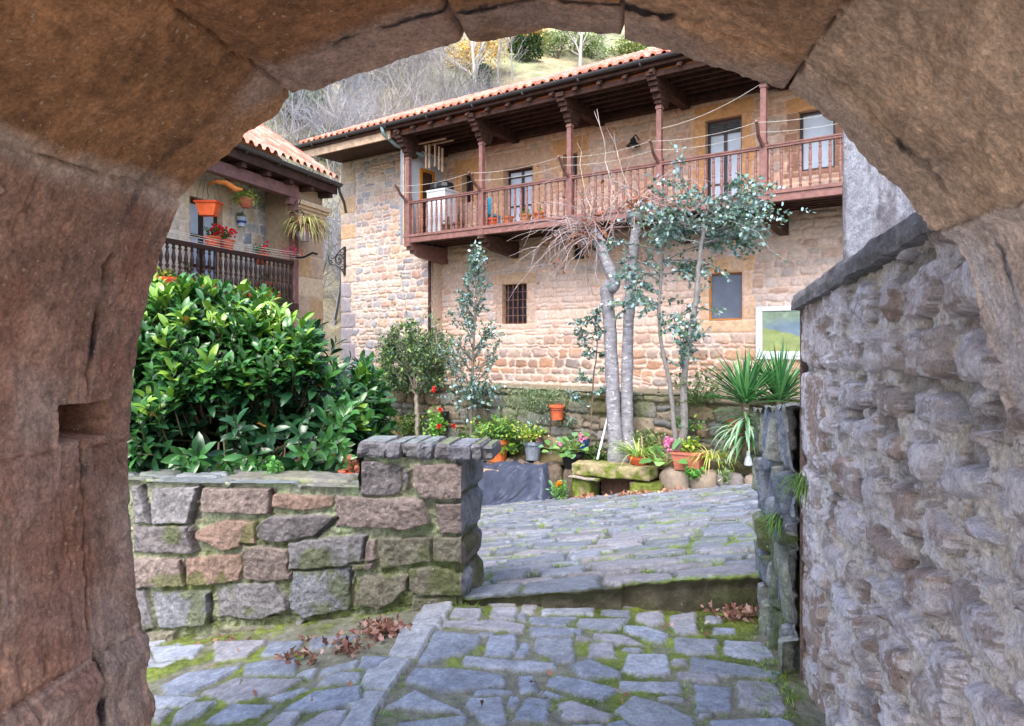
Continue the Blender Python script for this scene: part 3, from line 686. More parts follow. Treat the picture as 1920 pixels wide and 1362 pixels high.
_s = pq(PE+h, QE+0*A_, B_); _s[..., 0] += .60*(A_-QE); _s[..., 1] += .80*(A_-QE)
grid_obj('side_face', _s, np.array(srgb(170, 168, 172))*(1+.3*fbm(A_*8, B_*5, 0, 97)[..., None]), M['rub'], root, flip=True)

# ------------------------------------------------------------------ left: planter wall with gate pillar
QW = 4.2
def wq(pts): return [pxq(x, y, QW) for x, y in Z4(pts)]
BR = srgb(130, 116, 110); GY = srgb(124, 121, 122); DG = srgb(114, 108, 108); RD = srgb(136, 114, 102); BL = srgb(126, 127, 132); OL = srgb(118, 113, 98)
WS = [([(40,135),(90,135),(130,315),(45,320)],GY),([(140,150),(370,140),(360,200),(320,330),(145,335),(130,240)],GY),([(405,150),(740,150),(728,275),(400,265)],BR),([(755,175),(1055,190),(1050,240),(900,258),(755,240)],RD),
([(45,345),(330,335),(355,470),(50,472)],DG),([(365,360),(500,315),(645,315),(650,425),(500,460),(370,400)],RD),([(690,330),(740,288),(1000,285),(1060,300),(960,390),(740,415),(690,390)],DG),([(1085,195),(1490,205),(1525,320),(1440,348),(1080,340)],BR),
([(50,500),(285,505),(300,640),(60,640)],BR),([(320,500),(580,490),(582,610),(440,635),(325,635)],RD),([(605,440),(830,460),(842,600),(700,620),(605,600)],BR),([(850,420),(1200,385),(1200,510),(1010,560),(848,560)],GY),([(1220,410),(1275,410),(1270,510),(1215,520)],BR),
([(1285,400),(1555,400),(1555,510),(1300,555),(1280,480)],OL),([(1560,400),(1720,395),(1720,520),(1560,510)],OL),([(1145,530),(1255,520),(1250,555),(1145,570)],BR),([(60,660),(100,665),(150,850),(50,870)],GY),([(140,680),(425,672),(420,830),(175,850)],BL),
([(465,645),(750,630),(830,745),(700,800),(490,800)],GY),([(860,575),(1130,560),(1135,760),(905,790),(850,740)],BL),([(1180,610),(1250,585),(1430,600),(1420,660),(1290,755),(1165,720)],OL),([(1450,560),(1590,545),(1720,600),(1720,690),(1500,690),(1450,650)],OL),
([(480,860),(780,850),(790,900),(490,920)],OL),([(860,815),(905,820),(890,900),(865,905)],GY),([(100,880),(250,870),(250,930),(110,935)],OL),([(1460,700),(1720,700),(1720,800),(1450,800)],OL),
([(1205,15),(1400,40),(1385,175),(1200,180)],DG),([(1405,50),(1440,60),(1430,160),(1410,150)],DG),([(1465,40),(1720,30),(1720,200),(1500,190),(1460,130)],BR),([(1575,225),(1720,230),(1720,375),(1590,370)],BR)]
tr = [(grown(wq(P), 1.10), {'col': c, 'depth': rnd.uniform(.03, .05)}) for P, c in WS]
pL = pxq(255, 900, QW)[0]; pR = pxq(868, 900, QW)[0]; pP = pxq(682, 900, QW)[0]
zW = -.858; zC = pxq(780, 858, QW)[1]
fillw = courses(-4.6, pL-.0, -2.3, zW, (.14, .22), (.25, .5), .02, .1, random.Random(4))
fillw = [(P, i) for P, i in fillw if max(p[0] for p in P) < pL+.03]
polys = fillw+tr
root = thing('planter_wall', 'low planter wall of squared brown and grey stones in mossy mortar, with a flat capped pillar at its right end', 'wall', pq1(pR, QW, -1.6))
a = np.concatenate([np.linspace(-4.6, pL-.1, 60)[:-1], np.linspace(pL-.1, pR, 460)]); b = np.linspace(-2.3, zC, 330)
A, B, sd, ID = relief(a, b, polys, .010, 13, .005, 51)
h, col, st = stone_field(A, B, sd, ID, len(polys), [BR, GY, DG, OL], srgb(170, 172, 150), (.028, .045), .009, .009, 14, 53, .12, .15, infos=[p[1] for p in polys], mortar_rough=.012, varc=.22)
h = h+(.006*rid(A*11, B*11, 0, 57, 5)+.003*vn(A*50, B*50, 0, 56))*st
mo = fbm(A*5, B*5, 0, 58, 4)
mossvar = sm(-.35, .25, mo)[..., None]; mort = (1-sm(-.003, .004, sd))[..., None]  # noise that varies the moss in the mortar
low = sm(-1.15, -1.5, B+.12*A+.12*fbm(A*4, B*4, 0, 62, 3))[..., None]
right = sm(-1.6, -1.2, A)[..., None]*.5
mk = mort*(.06+.22*mossvar)*(1)+mort*.45*low+mort*.3*right+sm(.2, .5, fbm(A*6, B*6, 0, 59, 4)[..., None]+.5*low+.25*right-.5)*.5*(.25+low)
mk = np.clip(mk, 0, .9); col = col*(1-mk)+(MOSS2*1.0+MOSS*.25)*mk
gr = sm(.1, .4, fbm(A*9, B*9, 0, 63, 3))[..., None]*mort*.5*(1-low); col = col*(1-gr)+np.array(srgb(176, 196, 150))*gr
h = np.where((A < pP-.03) & (B > zW-.03), h*.6, h)
# dark open joints beside some stones
for (x0, y0), (x1, y1) in [((375,150),(330,330)),((395,150),(360,300)),((85,140),(130,320)),((742,160),(735,280)),((330,345),(365,470)),((1070,300),(960,395)),((285,515),(305,640)),((425,690),(425,830)),((1140,570),(1140,760)),((1435,610),(1430,670)),((1215,400),(1205,500))]:
    (pa, za), (pb_, zb_) = [pxq(240+x/2.713, 860+y/2.713, QW) for x, y in ((x0, y0), (x1, y1))]
    ex, ey = pb_-pa, zb_-za; t = np.clip(((A-pa)*ex+(B-za)*ey)/(ex*ex+ey*ey), 0, 1); dd = np.hypot(A-pa-ex*t, B-za-ey*t)+.006*fbm(A*20, B*20, 0, 64)
    k = sm(.014, .004, dd); h = h-.1*k; 
keepm = ~((A > -99) & (((A[:, :] < pP) & (B > zW+.012))))
kf = keepm[:-1, :-1] & keepm[1:, 1:]
Zg = np.where(A < pP, np.minimum(B, zW), B)
grid_obj('wall_face', pq(A, QW-h, Zg), col, M['dark'], root, keep=kf)
# top of the wall
A_, B_ = np.meshgrid(np.linspace(-4.6, pR, 330), np.linspace(QW-.045, QW+.42, 70))
tpol = courses(-4.6, pR, QW-.1, QW+.45, (.2, .26), (.3, .6), .03, .2, random.Random(9))
A2_, B2_, sd2, ID2 = relief(A_[0], B_[:, 0], tpol, .02, 7, .01, 55)
h2, col2, st2 = stone_field(A2_, B2_, sd2, ID2, len(tpol), [srgb(128, 132, 138), srgb(112, 116, 118), srgb(122, 118, 110)], srgb(80, 82, 60), (.015, .03), .014, .006, 10, 57, .05, .1)
mc, mk = mossmix(A2_, B2_, sd2, 66, .05); mk = mk*(.25+.6*(1-sm(0, .01, sd2))); mk *= .8
col2 = col2*(1-mk[..., None])+mc*mk[..., None]
kf = (A_[:-1, :-1] < pP+.02)
grid_obj('wall_top', pq(A_, B_, zW-.02+h2), col2, M['slate'], root, keep=kf)
# pillar sides
side = []
for z0, z1 in ((-1.62, -1.36), (-1.35, -1.17), (-1.16, -.9), (-.89, zC+.02)):
    m = QW+.3+rnd.uniform(-.08, .12)
    side.append(([(QW-.03, z0), (m, z0), (m, z1-.012), (QW-.03, z1-.012)], {})); side.append(([(m+.012, z0), (QW+.7, z0), (QW+.7, z1-.012), (m+.012, z1-.012)], {}))
A, B, sd, ID = relief(np.linspace(QW-.035, QW+.42, 100), np.linspace(-2.0, zC, 160), side, .015, 8, .008, 71)
h, col, st = stone_field(A, B, sd, ID, len(side), [BL, srgb(136, 136, 142), OL, BR], srgb(96, 98, 76), (.03, .055), .03, .008, 10, 73, .15, .5)
mk = sm(-.05, .35, fbm(A*5, B*5, 0, 74, 4)+.5*sm(-1.1, -1.5, B)-.15)[..., None]*.7; col = col*(1-mk)+MOSS2*mk
P = pq(pR-.03+h*.7+.08*(A-QW), A, B); grid_obj('pillar_side', P, col, M['dark'], root, flip=False)
mb = MB(); mb.cur = srgb(110, 104, 98)
mb.box(pq1, pP+.01, pR-.03, QW+.02, QW+.42, -2.0, zC); mb.box(pq1, -4.6, pP+.01, QW+.02, QW+.42, -2.3, zW-.03)
A_, B_ = np.meshgrid(np.linspace(QW-.04, QW+.42, 60), np.linspace(zW-.02, zC, 60)); 
grid_obj('pillar_flank', pq(pP-.02+.015*fbm(A_*8, B_*8, 0, 75), A_, B_), np.array(OL)*(1+.3*fbm(A_*8, B_*8, 0, 76)[..., None]), M['dark'], root)
mb.build('wall_core', M['dark'], root)
# cap of the pillar: thin slabs on edge
zc0, zc1 = zC-.002, pxq(780, 831, QW-.06)[1]
cap = MB(); cuts = [668, 722, 752, 782, 812, 842, 884, 902, 922]
cr = random.Random(3)
Aq = np.linspace(0, 1, 26)
for i in range(len(cuts)-1):
    p0 = pxq(cuts[i]+.6, 850, QW-.06)[0]; p1 = pxq(cuts[i+1]-.6, 850, QW-.06)[0]
    if i >= 6: p0 -= .0
    c = jc(srgb(118, 116, 120), .16, cr); fo = cr.uniform(-.04, .02); n = 7; zt_j = cr.uniform(-.012, .006); tw = cr.uniform(-.02, .02)
    nb_, na_ = 9, 7
    # box-like slab with rough faces
    pts = {}
    def V3(u, v, w):
        p = p0+(p1-p0)*u; q = QW-.05+fo*.7+(.34-fo)*v; zz_ = zc0+(zc1+zt_j-zc0)*w; p += tw*(v-.3)
        e = min(u, 1-u)*(p1-p0); fe = v*.72
        rr = .012
        x = np.array([p*9, q*9, zz_*9]); n1 = float(fbm(p*14, q*14, zz_*14, 60+i, 3)); n2 = float(fbm(p*14, q*14, zz_*14, 90+i, 3))
        round_ = .010*((abs(2*w-1)**6))
        return pq1(p+(.014*n1)+(round_ if u < .01 else -round_ if u > .99 else 0), q+.026*n2*(1 if v < .05 else .3)+(round_*1.5 if v < .01 else 0), zz_+.008*n1)
    def face(fu):
        m, k = 7, 7 if True else 0
        vs = [fu(x/(m-1), y/(k-1)) for y in range(k) for x in range(m)]
        cap.add(vs, [(y*m+x, y*m+x+1, (y+1)*m+x+1, (y+1)*m+x) for y in range(k-1) for x in range(m-1)], c)
    face(lambda x, y: V3(x, 0, y)); face(lambda x, y: V3(0, 1-x, y)); face(lambda x, y: V3(1, x, y)); face(lambda x, y: V3(1-x, 1, y)); face(lambda x, y: V3(x, 1-y, 0))
    m_, mf = c, sm
    cap.add([V3(x/6, y/13, 1) for y in range(14) for x in range(7)], [(y*7+x, y*7+x+1, (y+1)*7+x+1, (y+1)*7+x) for y in range(13) for x in range(6)], jc(cr.choice([srgb(130, 136, 134), srgb(120, 128, 100), srgb(138, 142, 146)]), .1, cr))
cap.build('cap_slabs', M['dark'], root, smooth=False)
# ------------------------------------------------------------------ the big house
VF, VB, VE, VW = 16.15, 14.55, 14.0, 15.7      # facade, balcony front, eave, left block front
SU = -13.76; SL_ = -17.62; SR = 1.0; RL = -17.72            # inner face of the left block, left end, right end
ZF, ZR, ZE, ZS = 3.03, 4.0, 6.0, 5.86          # balcony floor, rail top, gutter, soffit
HOUSE = thing('stone_house', 'large two-storey stone house with a long red-brown balcony and tiled eaves, across the courtyard', 'house', H(-8, VF, -1.2))
LBL = 'part of the house'
def hrect(x0, y0, x1, y1, v): # photo rectangle -> s0,s1,z0,z1 at plane v
    xm = (x0+x1)/2; return hs(x0, v), hs(x1, v), hz(xm, y1, v), hz(xm, y0, v)
OPN = dict(
 W1=hrect(867, 326, 888, 380, VF), W2=hrect(944, 314, 999, 405, VF), W3=hrect(1056, 289, 1083, 352, VF), W4=hrect(1323, 222, 1391, 388, VF), W5=hrect(1497, 205, 1566, 318, VF),
 W6=hrect(942, 533, 988, 607, VF), W7=hrect(1330, 512, 1392, 600, VF), W8=hrect(1076, 456, 1096, 486, VF))
for k in ('W2', 'W4'): o = OPN[k]; OPN[k] = (o[0], o[1], ZF+.02, o[3])
fr_ = random.Random(31)
hp = courses(SU, SR, -1.35, .05, (.17, .28), (.24, .5), .03, .15, fr_, .02, chamfer=.5)+courses(SU, SR, .05, 2.9, (.15, .27), (.22, .48), .02, .15, fr_, .02, chamfer=.4)+courses(SU, SR, 2.9, 5.75, (.16, .3), (.22, .5), .025, .18, fr_, .02, chamfer=.4)
OC = srgb(208, 164, 122); OC2 = srgb(206, 172, 144); PK = srgb(196, 168, 152)
def dress(o, lint=.3, j=.28, sill=.16, c=OC, cj=None, out=hp, ll=.15):
    s0, s1, z0, z1 = o; cj = cj or c; g = .012
    D = dict(depth=.022, flat=1)
    out.append(([(s0-ll-j*.4, z1), (s1+ll+j*.4, z1), (s1+ll+j*.4, z1+lint), (s0-ll-j*.4, z1+lint)], dict(D, col=c)))
    z = z0; k = 0
    n = max(1, round((z1-z0)/.5))
    for i in range(n):
        za, zb = z0+(z1-z0)*i/n+g/2, z0+(z1-z0)*(i+1)/n-g/2; jj = j*(1 if i % 2 else .75)
        out.append(([(s0-jj, za), (s0, za), (s0, zb), (s0-jj, zb)], dict(D, col=jc(cj, .06, fr_)))); jj = j*(.75 if i % 2 else 1)
        out.append(([(s1, za), (s1+jj, za), (s1+jj, zb), (s1, zb)], dict(D, col=jc(cj, .06, fr_))))
    if sill: out.append(([(s0-j, z0-sill), (s1+j, z0-sill), (s1+j, z0-g), (s0-j, z0-g)], dict(D, col=cj)))
    out.append(([(s0, z0), (s1, z0), (s1, z1), (s0, z1)], dict(depth=0., flat=1, col=c, gap=0.)))
dress(OPN['W1'], .42, .3, .0, OC); dress(OPN['W2'], .45, .42, .0, PK, OC2, ll=.4); dress(OPN['W3'], .42, .4, .1, OC, OC2)
dress(OPN['W4'], .36, .3, .0, OC, OC); dress(OPN['W5'], .3, .3, .12, OC, srgb(160, 128, 112)); dress(OPN['W6'], .3, .3, .16, OC2, PK, ll=.2); dress(OPN['W7'], .34, .28, .3, OC, OC2); dress(OPN['W8'], .2, .2, .1, OC2)
def snap(a, vals):
    a = a.copy()
    for v in vals: a[np.argmin(np.abs(a-v))] = v
    return a
a = snap(np.linspace(SU, SR, 560), [o[i] for o in OPN.values() for i in (0, 1)]); b = snap(np.linspace(-1.35, 5.84, 330), [o[i] for o in OPN.values() for i in (2, 3)])
A, B, sd, ID = relief(a, b, hp, .022, 6, .012, 101)
lowpal = [srgb(*c) for c in ((204, 180, 170), (208, 186, 172), (196, 174, 164), (206, 176, 160), (188, 174, 170), (200, 184, 178), (196, 164, 148))]
h, col, st = stone_field(A, B, sd, ID, len(hp), lowpal, srgb(212, 186, 172), (.018, .045), .02, .008, 9, 103, .03, .4, infos=[p[1] for p in hp], mortar_rough=.006, jit_col=.14)
# upper storey: warmer ochre; ground floor partly rendered over
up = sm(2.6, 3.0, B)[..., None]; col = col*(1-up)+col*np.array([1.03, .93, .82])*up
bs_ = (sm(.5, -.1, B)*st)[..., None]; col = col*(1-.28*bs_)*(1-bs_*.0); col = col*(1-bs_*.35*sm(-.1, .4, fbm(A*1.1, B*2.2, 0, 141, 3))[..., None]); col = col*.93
rend = (sm(-.1, .35, fbm(A*.6, B*.9, 0, 105, 4)+.15)*sm(2.8, 2.2, B)*sm(-.5, .3, B))[..., None]*.6
col = col*(1-rend)+np.array(srgb(214, 188, 174))*(1+.06*fbm(A*8, B*8, 0, 107)[..., None])*rend
orow = sm(.55, .35, np.abs(B+.35))[..., None]*sm(-.2, .5, fbm(A*1.2, B*2, 0, 109, 3))[..., None]*.45*(st[..., None]); col = col*(1-orow)+np.array(srgb(196, 140, 96))*orow
keep = np.ones((len(b)-1, len(a)-1), bool); am, bm = (a[1:]+a[:-1])/2, (b[1:]+b[:-1])/2
for o in OPN.values(): keep &= ~((am[None] > o[0]) & (am[None] < o[1]) & (bm[:, None] > o[2]) & (bm[:, None] < o[3]))
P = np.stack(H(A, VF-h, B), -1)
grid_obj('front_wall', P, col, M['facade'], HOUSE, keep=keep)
# left block (fire wall), busier stone
fb = courses(SL_, SU, -1.35, 5.85, (.13, .28), (.2, .46), .03, .22, fr_, .02, chamfer=.5)
z = -1.4
while z < 5.8:
    hh = fr_.uniform(.3, .55); w = fr_.choice([.45, .65]); fb.append(([(SL_-.05, z), (SL_+w, z), (SL_+w, z+hh-.015), (SL_-.05, z+hh-.015)], dict(depth=.03, flat=1, col=srgb(*(fr_.choice([(200, 166, 132), (192, 166, 142), (186, 168, 154)]) if z > 1.6 else (150, 142, 146)))))); z += hh
a = np.linspace(SL_, SU, 210); b = np.linspace(-1.35, 5.85, 330)
A, B, sd, ID = relief(a, b, fb, .03, 6, .014, 121)
blkpal = [srgb(*c) for c in ((204, 182, 166), (196, 172, 156), (184, 170, 162), (160, 156, 160), (204, 172, 150), (208, 190, 176), (196, 180, 172), (170, 156, 150), (190, 158, 144), (164, 160, 164))]
h, col, st = stone_field(A, B, sd, ID, len(fb), blkpal, srgb(212, 190, 178), (.015, .04), .022, .008, 8, 123, .04, .45, infos=[p[1] for p in fb], jit_col=.12)
grid_obj('left_block_wall', np.stack(H(A, VW-h, B), -1), col, M['facade'], HOUSE)
mb = MB(); mb.cur = srgb(190, 165, 148)
# returns of the block, core
mb.box(H, SL_, SU-.0, VW+.03, 22, -1.4, ZS+.1)
mb.box(H, SU, SR, VF+.35, 22, -1.4, ZS+.1); mb.box(H, SU+.0, SR, VF+.02, VF+.35, 5.72, ZS+.1); mb.box(H, SR-.05, SR, VF+.02, VF+.35, -1.4, 5.72)
for s0, s1, z0, z1 in OPN.values():   # reveals
    for Pq in ([(s0, VF-.02, z0), (s0, VF+.35, z0), (s0, VF+.35, z1), (s0, VF-.02, z1)], [(s1, VF-.02, z0), (s1, VF+.35, z0), (s1, VF+.35, z1), (s1, VF-.02, z1)],
               [(s0, VF-.02, z1), (s1, VF-.02, z1), (s1, VF+.35, z1), (s0, VF+.35, z1)], [(s0, VF-.02, z0), (s1, VF-.02, z0), (s1, VF+.35, z0), (s0, VF+.35, z0)]):
        mb.add([H(*q) for q in Pq], [(0, 1, 2, 3)], OC2)
mb.build('wall_core', M['facade'], HOUSE)
# windows and glazed doors
def window(o, name, frame='darkwood', pane='curtain_sky', leaves=2, bars=(), grille=False, depth=.2, fw=.06, tr=0):
    s0, s1, z0, z1 = o; s0 += .003; s1 -= .003; z0 += .003; z1 -= .003; f = MB(); v0 = VF+depth
    f.box(H, s0, s0+fw, v0, v0+.07, z0, z1); f.box(H, s1-fw, s1, v0, v0+.07, z0, z1); f.box(H, s0+fw, s1-fw, v0, v0+.07, z1-fw, z1); f.box(H, s0+fw, s1-fw, v0, v0+.07, z0, z0+fw)
    for i in range(1, leaves): c = s0+(s1-s0)*i/leaves; f.box(H, c-fw*.6, c+fw*.6, v0-.01, v0+.065, z0+fw, z1-fw)
    for zz in bars: f.box(H, s0+fw, s1-fw, v0+.008, v0+.06, zz-.018, zz+.018)
    fo = f.build(name, M[frame], HOUSE)
    p = MB(); p.box(H, s0+fw, s1-fw, v0+.035, v0+.05, z0+fw, z1-fw); p.build('pane', M[pane], fo)
    if grille:
        g = MB(); n = 5
        for i in range(1, n): c = s0+(s1-s0)*i/n; g.tube([H(c, VF+.05, z0-.0), H(c, VF+.05, z1)], .014, 5)
        for i in range(1, 5): c = z0+(z1-z0)*i/5; g.tube([H(s0, VF+.045, c), H(s1, VF+.045, c)], .011, 5)
        g.build('grille', M['wood'], fo)
    return fo
window(OPN['W1'], 'window', 'darkwood', 'glass', 2); window(OPN['W2'], 'glazed_door', 'darkpaint', 'curtain_sky', 2, (3.9, 4.7), depth=.24)
window(OPN['W3'], 'window', 'darkpaint', 'glass', 2, (4.9,)); window(OPN['W4'], 'glazed_door', 'darkpaint', 'curtain_sky', 2, (3.75,), depth=.14)
window(OPN['W5'], 'window', 'darkpaint', 'curtain_sky', 1, (), depth=.14); window(OPN['W6'], 'window', 'darkwood', 'glass', 2, (), True, .16)
w7 = window(OPN['W7'], 'window', 'ochre', 'shutter', 1, (), False, .05, .025); window(OPN['W8'], 'window', 'iron', 'glass', 2, (1.6,), False, .05, .04)
# top transom louvre on the tall door
s0, s1, z0, z1 = OPN['W4']; mb = MB(); 
for i in range(5): mb.box(H, s0+.07, s1-.07, VF+.1, VF+.13, z1-.32+i*.05, z1-.29+i*.05)
mb.build('louvre', M['zinc'], HOUSE)
# white partition at the left end of the balcony, with the side door
mb = MB(); mb.box(H, SU-.1, SU+.012, VB+.02, VF-.01, ZF-.15, ZS-.02); mb.build('white_partition', M['white'], HOUSE)
mb = MB(); mb.box(H, SU-.13, SU+.0, VB-.05, VB+.018, ZF-.22, ZS-.4); mb.build('end_board', M['rawwood'], HOUSE)
mb = MB(); mb.box(H, SU-.125, SU-.045, VB-.055, VB-.052, ZF-.2, ZS-.45); mb.build('end_board_paint', M['grey'], HOUSE)
mb = MB(); x = SU+.014
for v0, v1, z0, z1 in ((15.12, 15.2, ZF, 5.06), (15.64, 15.72, ZF, 5.06), (15.2, 15.64, 4.97, 5.06)): mb.box(H, x, x+.05, v0, v1, z0, z1)
d = mb.build('side_door', M['ochre'], HOUSE); mb = MB(); mb.box(H, x, x+.02, 15.2, 15.64, ZF, 4.97)
for z0, z1 in ((3.15, 3.6), (3.7, 4.3), (4.4, 4.85)): mb.box(H, x+.02, x+.032, 15.26, 15.58, z0, z1)
mb.build('door_leaf', M['darkwood'], d)
# ----- roof
a = np.linspace(RL, SR+.5, 900); L_ = 5.4; b = np.linspace(0, L_, 90); A, B = np.meshgrid(a, b)
def tiles(A, B, pitch=.25, row=.36):
    ph = (A/pitch) % 1; cov = ph < .62; x = np.where(cov, ph/.62*2-1, (ph-.62)/.38*2-1)
    h = np.where(cov, .09*np.sqrt(np.clip(1-x*x, 0, 1)), .012*x*x)
    rr = (B/row) % 1; kk = np.floor(B/row)
    return h+.022*(1-rr)+.006*vn(np.floor(A/pitch)*3.1, kk*1.7, 0, 5), np.floor(A/pitch), kk, cov
sl = math.radians(25)
h, ka, kb, cov = tiles(A, B)
v = VE+.03+B*math.cos(sl); zz = ZE+.10+B*math.sin(sl)+h
tcol = np.array([srgb(*c) for c in ((200, 130, 110), (188, 114, 96), (210, 146, 126), (178, 108, 92), (206, 140, 126), (194, 124, 110))])
pick = (np.abs(_hash(ka.astype(np.int64)+999, kb.astype(np.int64), ka.astype(np.int64)*0, 9))*5.99).astype(int)
c = tcol[pick]*(1+.2*fbm(A*3, B*3, 0, 130)[..., None]); mk = sm(.2, .5, fbm(A*1.5, B*1.5, 0, 133))[..., None]*.3; c = c*(1-mk)+np.array(srgb(120, 112, 100))*mk
roof = grid_obj('roof', np.stack(H(A, v, zz), -1), c, M['tile'], HOUSE)
# front rim of the cover tiles (thickness) and back slope
mb = MB()
k0 = math.ceil(RL/.25); k1 = math.floor((SR+.5)/.25)
for k in range(k0, k1):
    s0 = k*.25; n = 8; vs = []; cc = jc(srgb(196, 118, 92), .15, fr_)
    for i in range(n+1):
        x = -1+2*i/n; sx = s0+(x+1)/2*.155; zo = .09*math.sqrt(max(0, 1-x*x))+.022; zi = max(-.01, .072*math.sqrt(max(0, 1-min(1, abs(x)*1.12)**2)))
        for vv in (VE+.015, VE+.3):
            dz = (vv-VE-.03)*math.tan(sl)
            vs += [H(sx, vv, ZE+.10+zo+dz), H(sx*1+(.0775-(sx-s0))*.12, vv, ZE+.10+zi+dz)]
    fs = []
    for i in range(n): o = i*4; q = o+4; fs += [(o, q, q+1, o+1), (o+1, q+1, q+3, o+3)]
    mb.add(vs, fs, cc)
mb.build('eave_tiles', M['tile'], roof, smooth=False)
mb = MB(); mb.cur = srgb(180, 110, 88); ridge = H
vr, zr = VE+.03+L_*math.cos(sl), ZE+.07+L_*math.sin(sl)
mb.add([H(RL, vr, zr), H(SR+.5, vr, zr), H(SR+.5, vr+6, zr-2.1), H(RL, vr+6, zr-2.1)], [(0, 1, 2, 3)]); mb.build('back_slope', M['tile'], roof)
mb = MB(); mb.add([H(SL_+.02, VW, ZS), H(SL_+.02, vr+5, ZS), H(SL_+.02, vr, zr-.1)], [(0, 1, 2)], srgb(200, 175, 155)); mb.build('gable', M['facade'], HOUSE); mb = MB(); mb.add([H(SR-.02, VW, ZS), H(SR-.02, vr+5, ZS), H(SR-.02, vr, zr-.1)], [(0, 1, 2)], srgb(200, 175, 155)); mb.build('gable', M['facade'], HOUSE)
# gutter, fascia, soffit
mb = MB(); n = 90; g0, g1 = RL, SR+.5
rings = []
for i in range(n+1):
    s = g0+(g1-g0)*i/n; rings.append([H(s, VE-.05+.075*math.cos(t), ZE+.045+.075*math.sin(t)-.0) for t in np.linspace(math.pi*1.02, 2*math.pi*.99, 9)]+[H(s, VE-.05+.068*math.cos(t), ZE+.047+.068*math.sin(t)) for t in np.linspace(2*math.pi*.99, math.pi*1.02, 9)])
vs = [q for r_ in rings for q in r_]; m = 18
fs = [(i*m+k, i*m+(k+1) % m, (i+1)*m+(k+1) % m, (i+1)*m+k) for i in range(n) for k in range(m)]+[tuple(range(m)), tuple(n*m+k for k in range(m))]
mb.add(vs, fs)
for i in range(12):
    s = g0+.8+i*1.5; mb.tube([H(s-.02, VE-.05, ZE-.033), H(s+.02, VE-.05, ZE-.033)], .05, 8)
mb.build('gutter', M['zinc'], HOUSE)
mb = MB(); mb.box(H, g0, g1, VE+.035, VE+.075, ZE-.1, ZE+.075); mb.box(H, SU-.3, g1, VE+.16, VE+.22, ZS-.14, ZS-.03)
for k in range(int((g1-SU)/.62)+1):                      # carved rafter ends in front of the purlin
    s = SU+.1+k*.62; mb.box(H, s-.05, s+.05, VE+.08, VE+.6, ZS-.03, ZE-.03); mb.box(H, s-.045, s+.045, VE+.02, VE+.1, ZS-.075, ZS-.02)
mb.build('fascia', M['darkwood'], HOUSE)
mb = MB(); mb.box(H, RL+.03, SU-.15, VE+.09, VE+.15, ZE-.32, ZE-.05); mb.build('weathered_board', M['rawwood'], HOUSE)
mb = MB(); mb.box(H, RL+.02, g1, VE+.08, 22, ZS+.05, ZS+.09)
s = SL_-.3
v = VE+.5
while v < VF-.05: mb.box(H, SU+.02, g1, v, v+.07, ZS-.075, ZS+.048); v += .3
mb.box(H, SU+.02, g1, VF-.19, VF-.005, ZS-.22, ZS-.08)
mb.build('soffit', M['darkwood'], HOUSE)
mb = MB(); mb.box(H, SU+.1, g1, VE+.24, VE+.42, ZS-.005, ZS+.045, srgb(170, 100, 60)); mb.build('eave_tile_soffit', M['colour'], HOUSE)
# balcony: deck, rails, posts, brackets, beams
PS = [hs(x, VB+.05) for x in (768, 905, 1070, 1238, 1433)]+[-1.75, .6]
balc = MB(); balc.box(H, SU-.0, SR, VB+.1, VF-.01, ZF-.04, ZF); balc.box(H, SU-.02, SR, VB-.03, VB+.1, ZF-.17, ZF+.03)
balc.box(H, SU-.02, SR, VB-.055, VB-.031, ZF-.02, ZF+.045)
bal = balc.build('balcony', M['wood'], HOUSE)
mb = MB(); v = VB+.2
while v < VF-.08: mb.box(H, SU, SR, v, v+.1, ZF-.12, ZF-.042); v += .24
mb.build('deck_joists', M['darkwood'], bal)
mb = MB(); mb.box(H, SU+.02, SR, VB-.035, VB+.055, ZR-.075, ZR); mb.box(H, SU+.02, SR, VB-.05, VB+.07, ZR-.03, ZR-.012); mb.build('handrail', M['wood'], bal)
bz = ZF+.035; bh = ZR-.078-bz
prof = [(.028, 0), (.030, .04), (.024, .05), (.034, .075), (.036, .09), (.024, .11), (.026, .2), (.037, .30), (.038, .42), (.026, .50), (.036, .515), (.036, .54), (.026, .56), (.035, .62), (.036, .72), (.025, .86), (.034, .88), (.034, .90), (.023, .92), (.028, .96), (.028, 1)]
mb = MB(); mb.lathe((0, 0, 0), [(r_*.92, t*bh) for r_, t in prof], 8)
b0 = mb.build('baluster', M['wood'], bal, smooth=False); first = True; nb = 0
for i in range(len(PS)-1):
    s0, s1 = PS[i]+.07, PS[i+1]-.07; n = round((s1-s0)/.175)
    for k in range(n):
        s = s0+(s1-s0)*(k+.5)/n
        if s > -2.2: continue
        o = b0 if first else b0.copy()
        if not first: COL.objects.link(o)
        first = False; o.parent = bal; o.location = Vector(H(s, VB+.01, bz))-wloc(bal); nb += 1
print('balusters', nb)
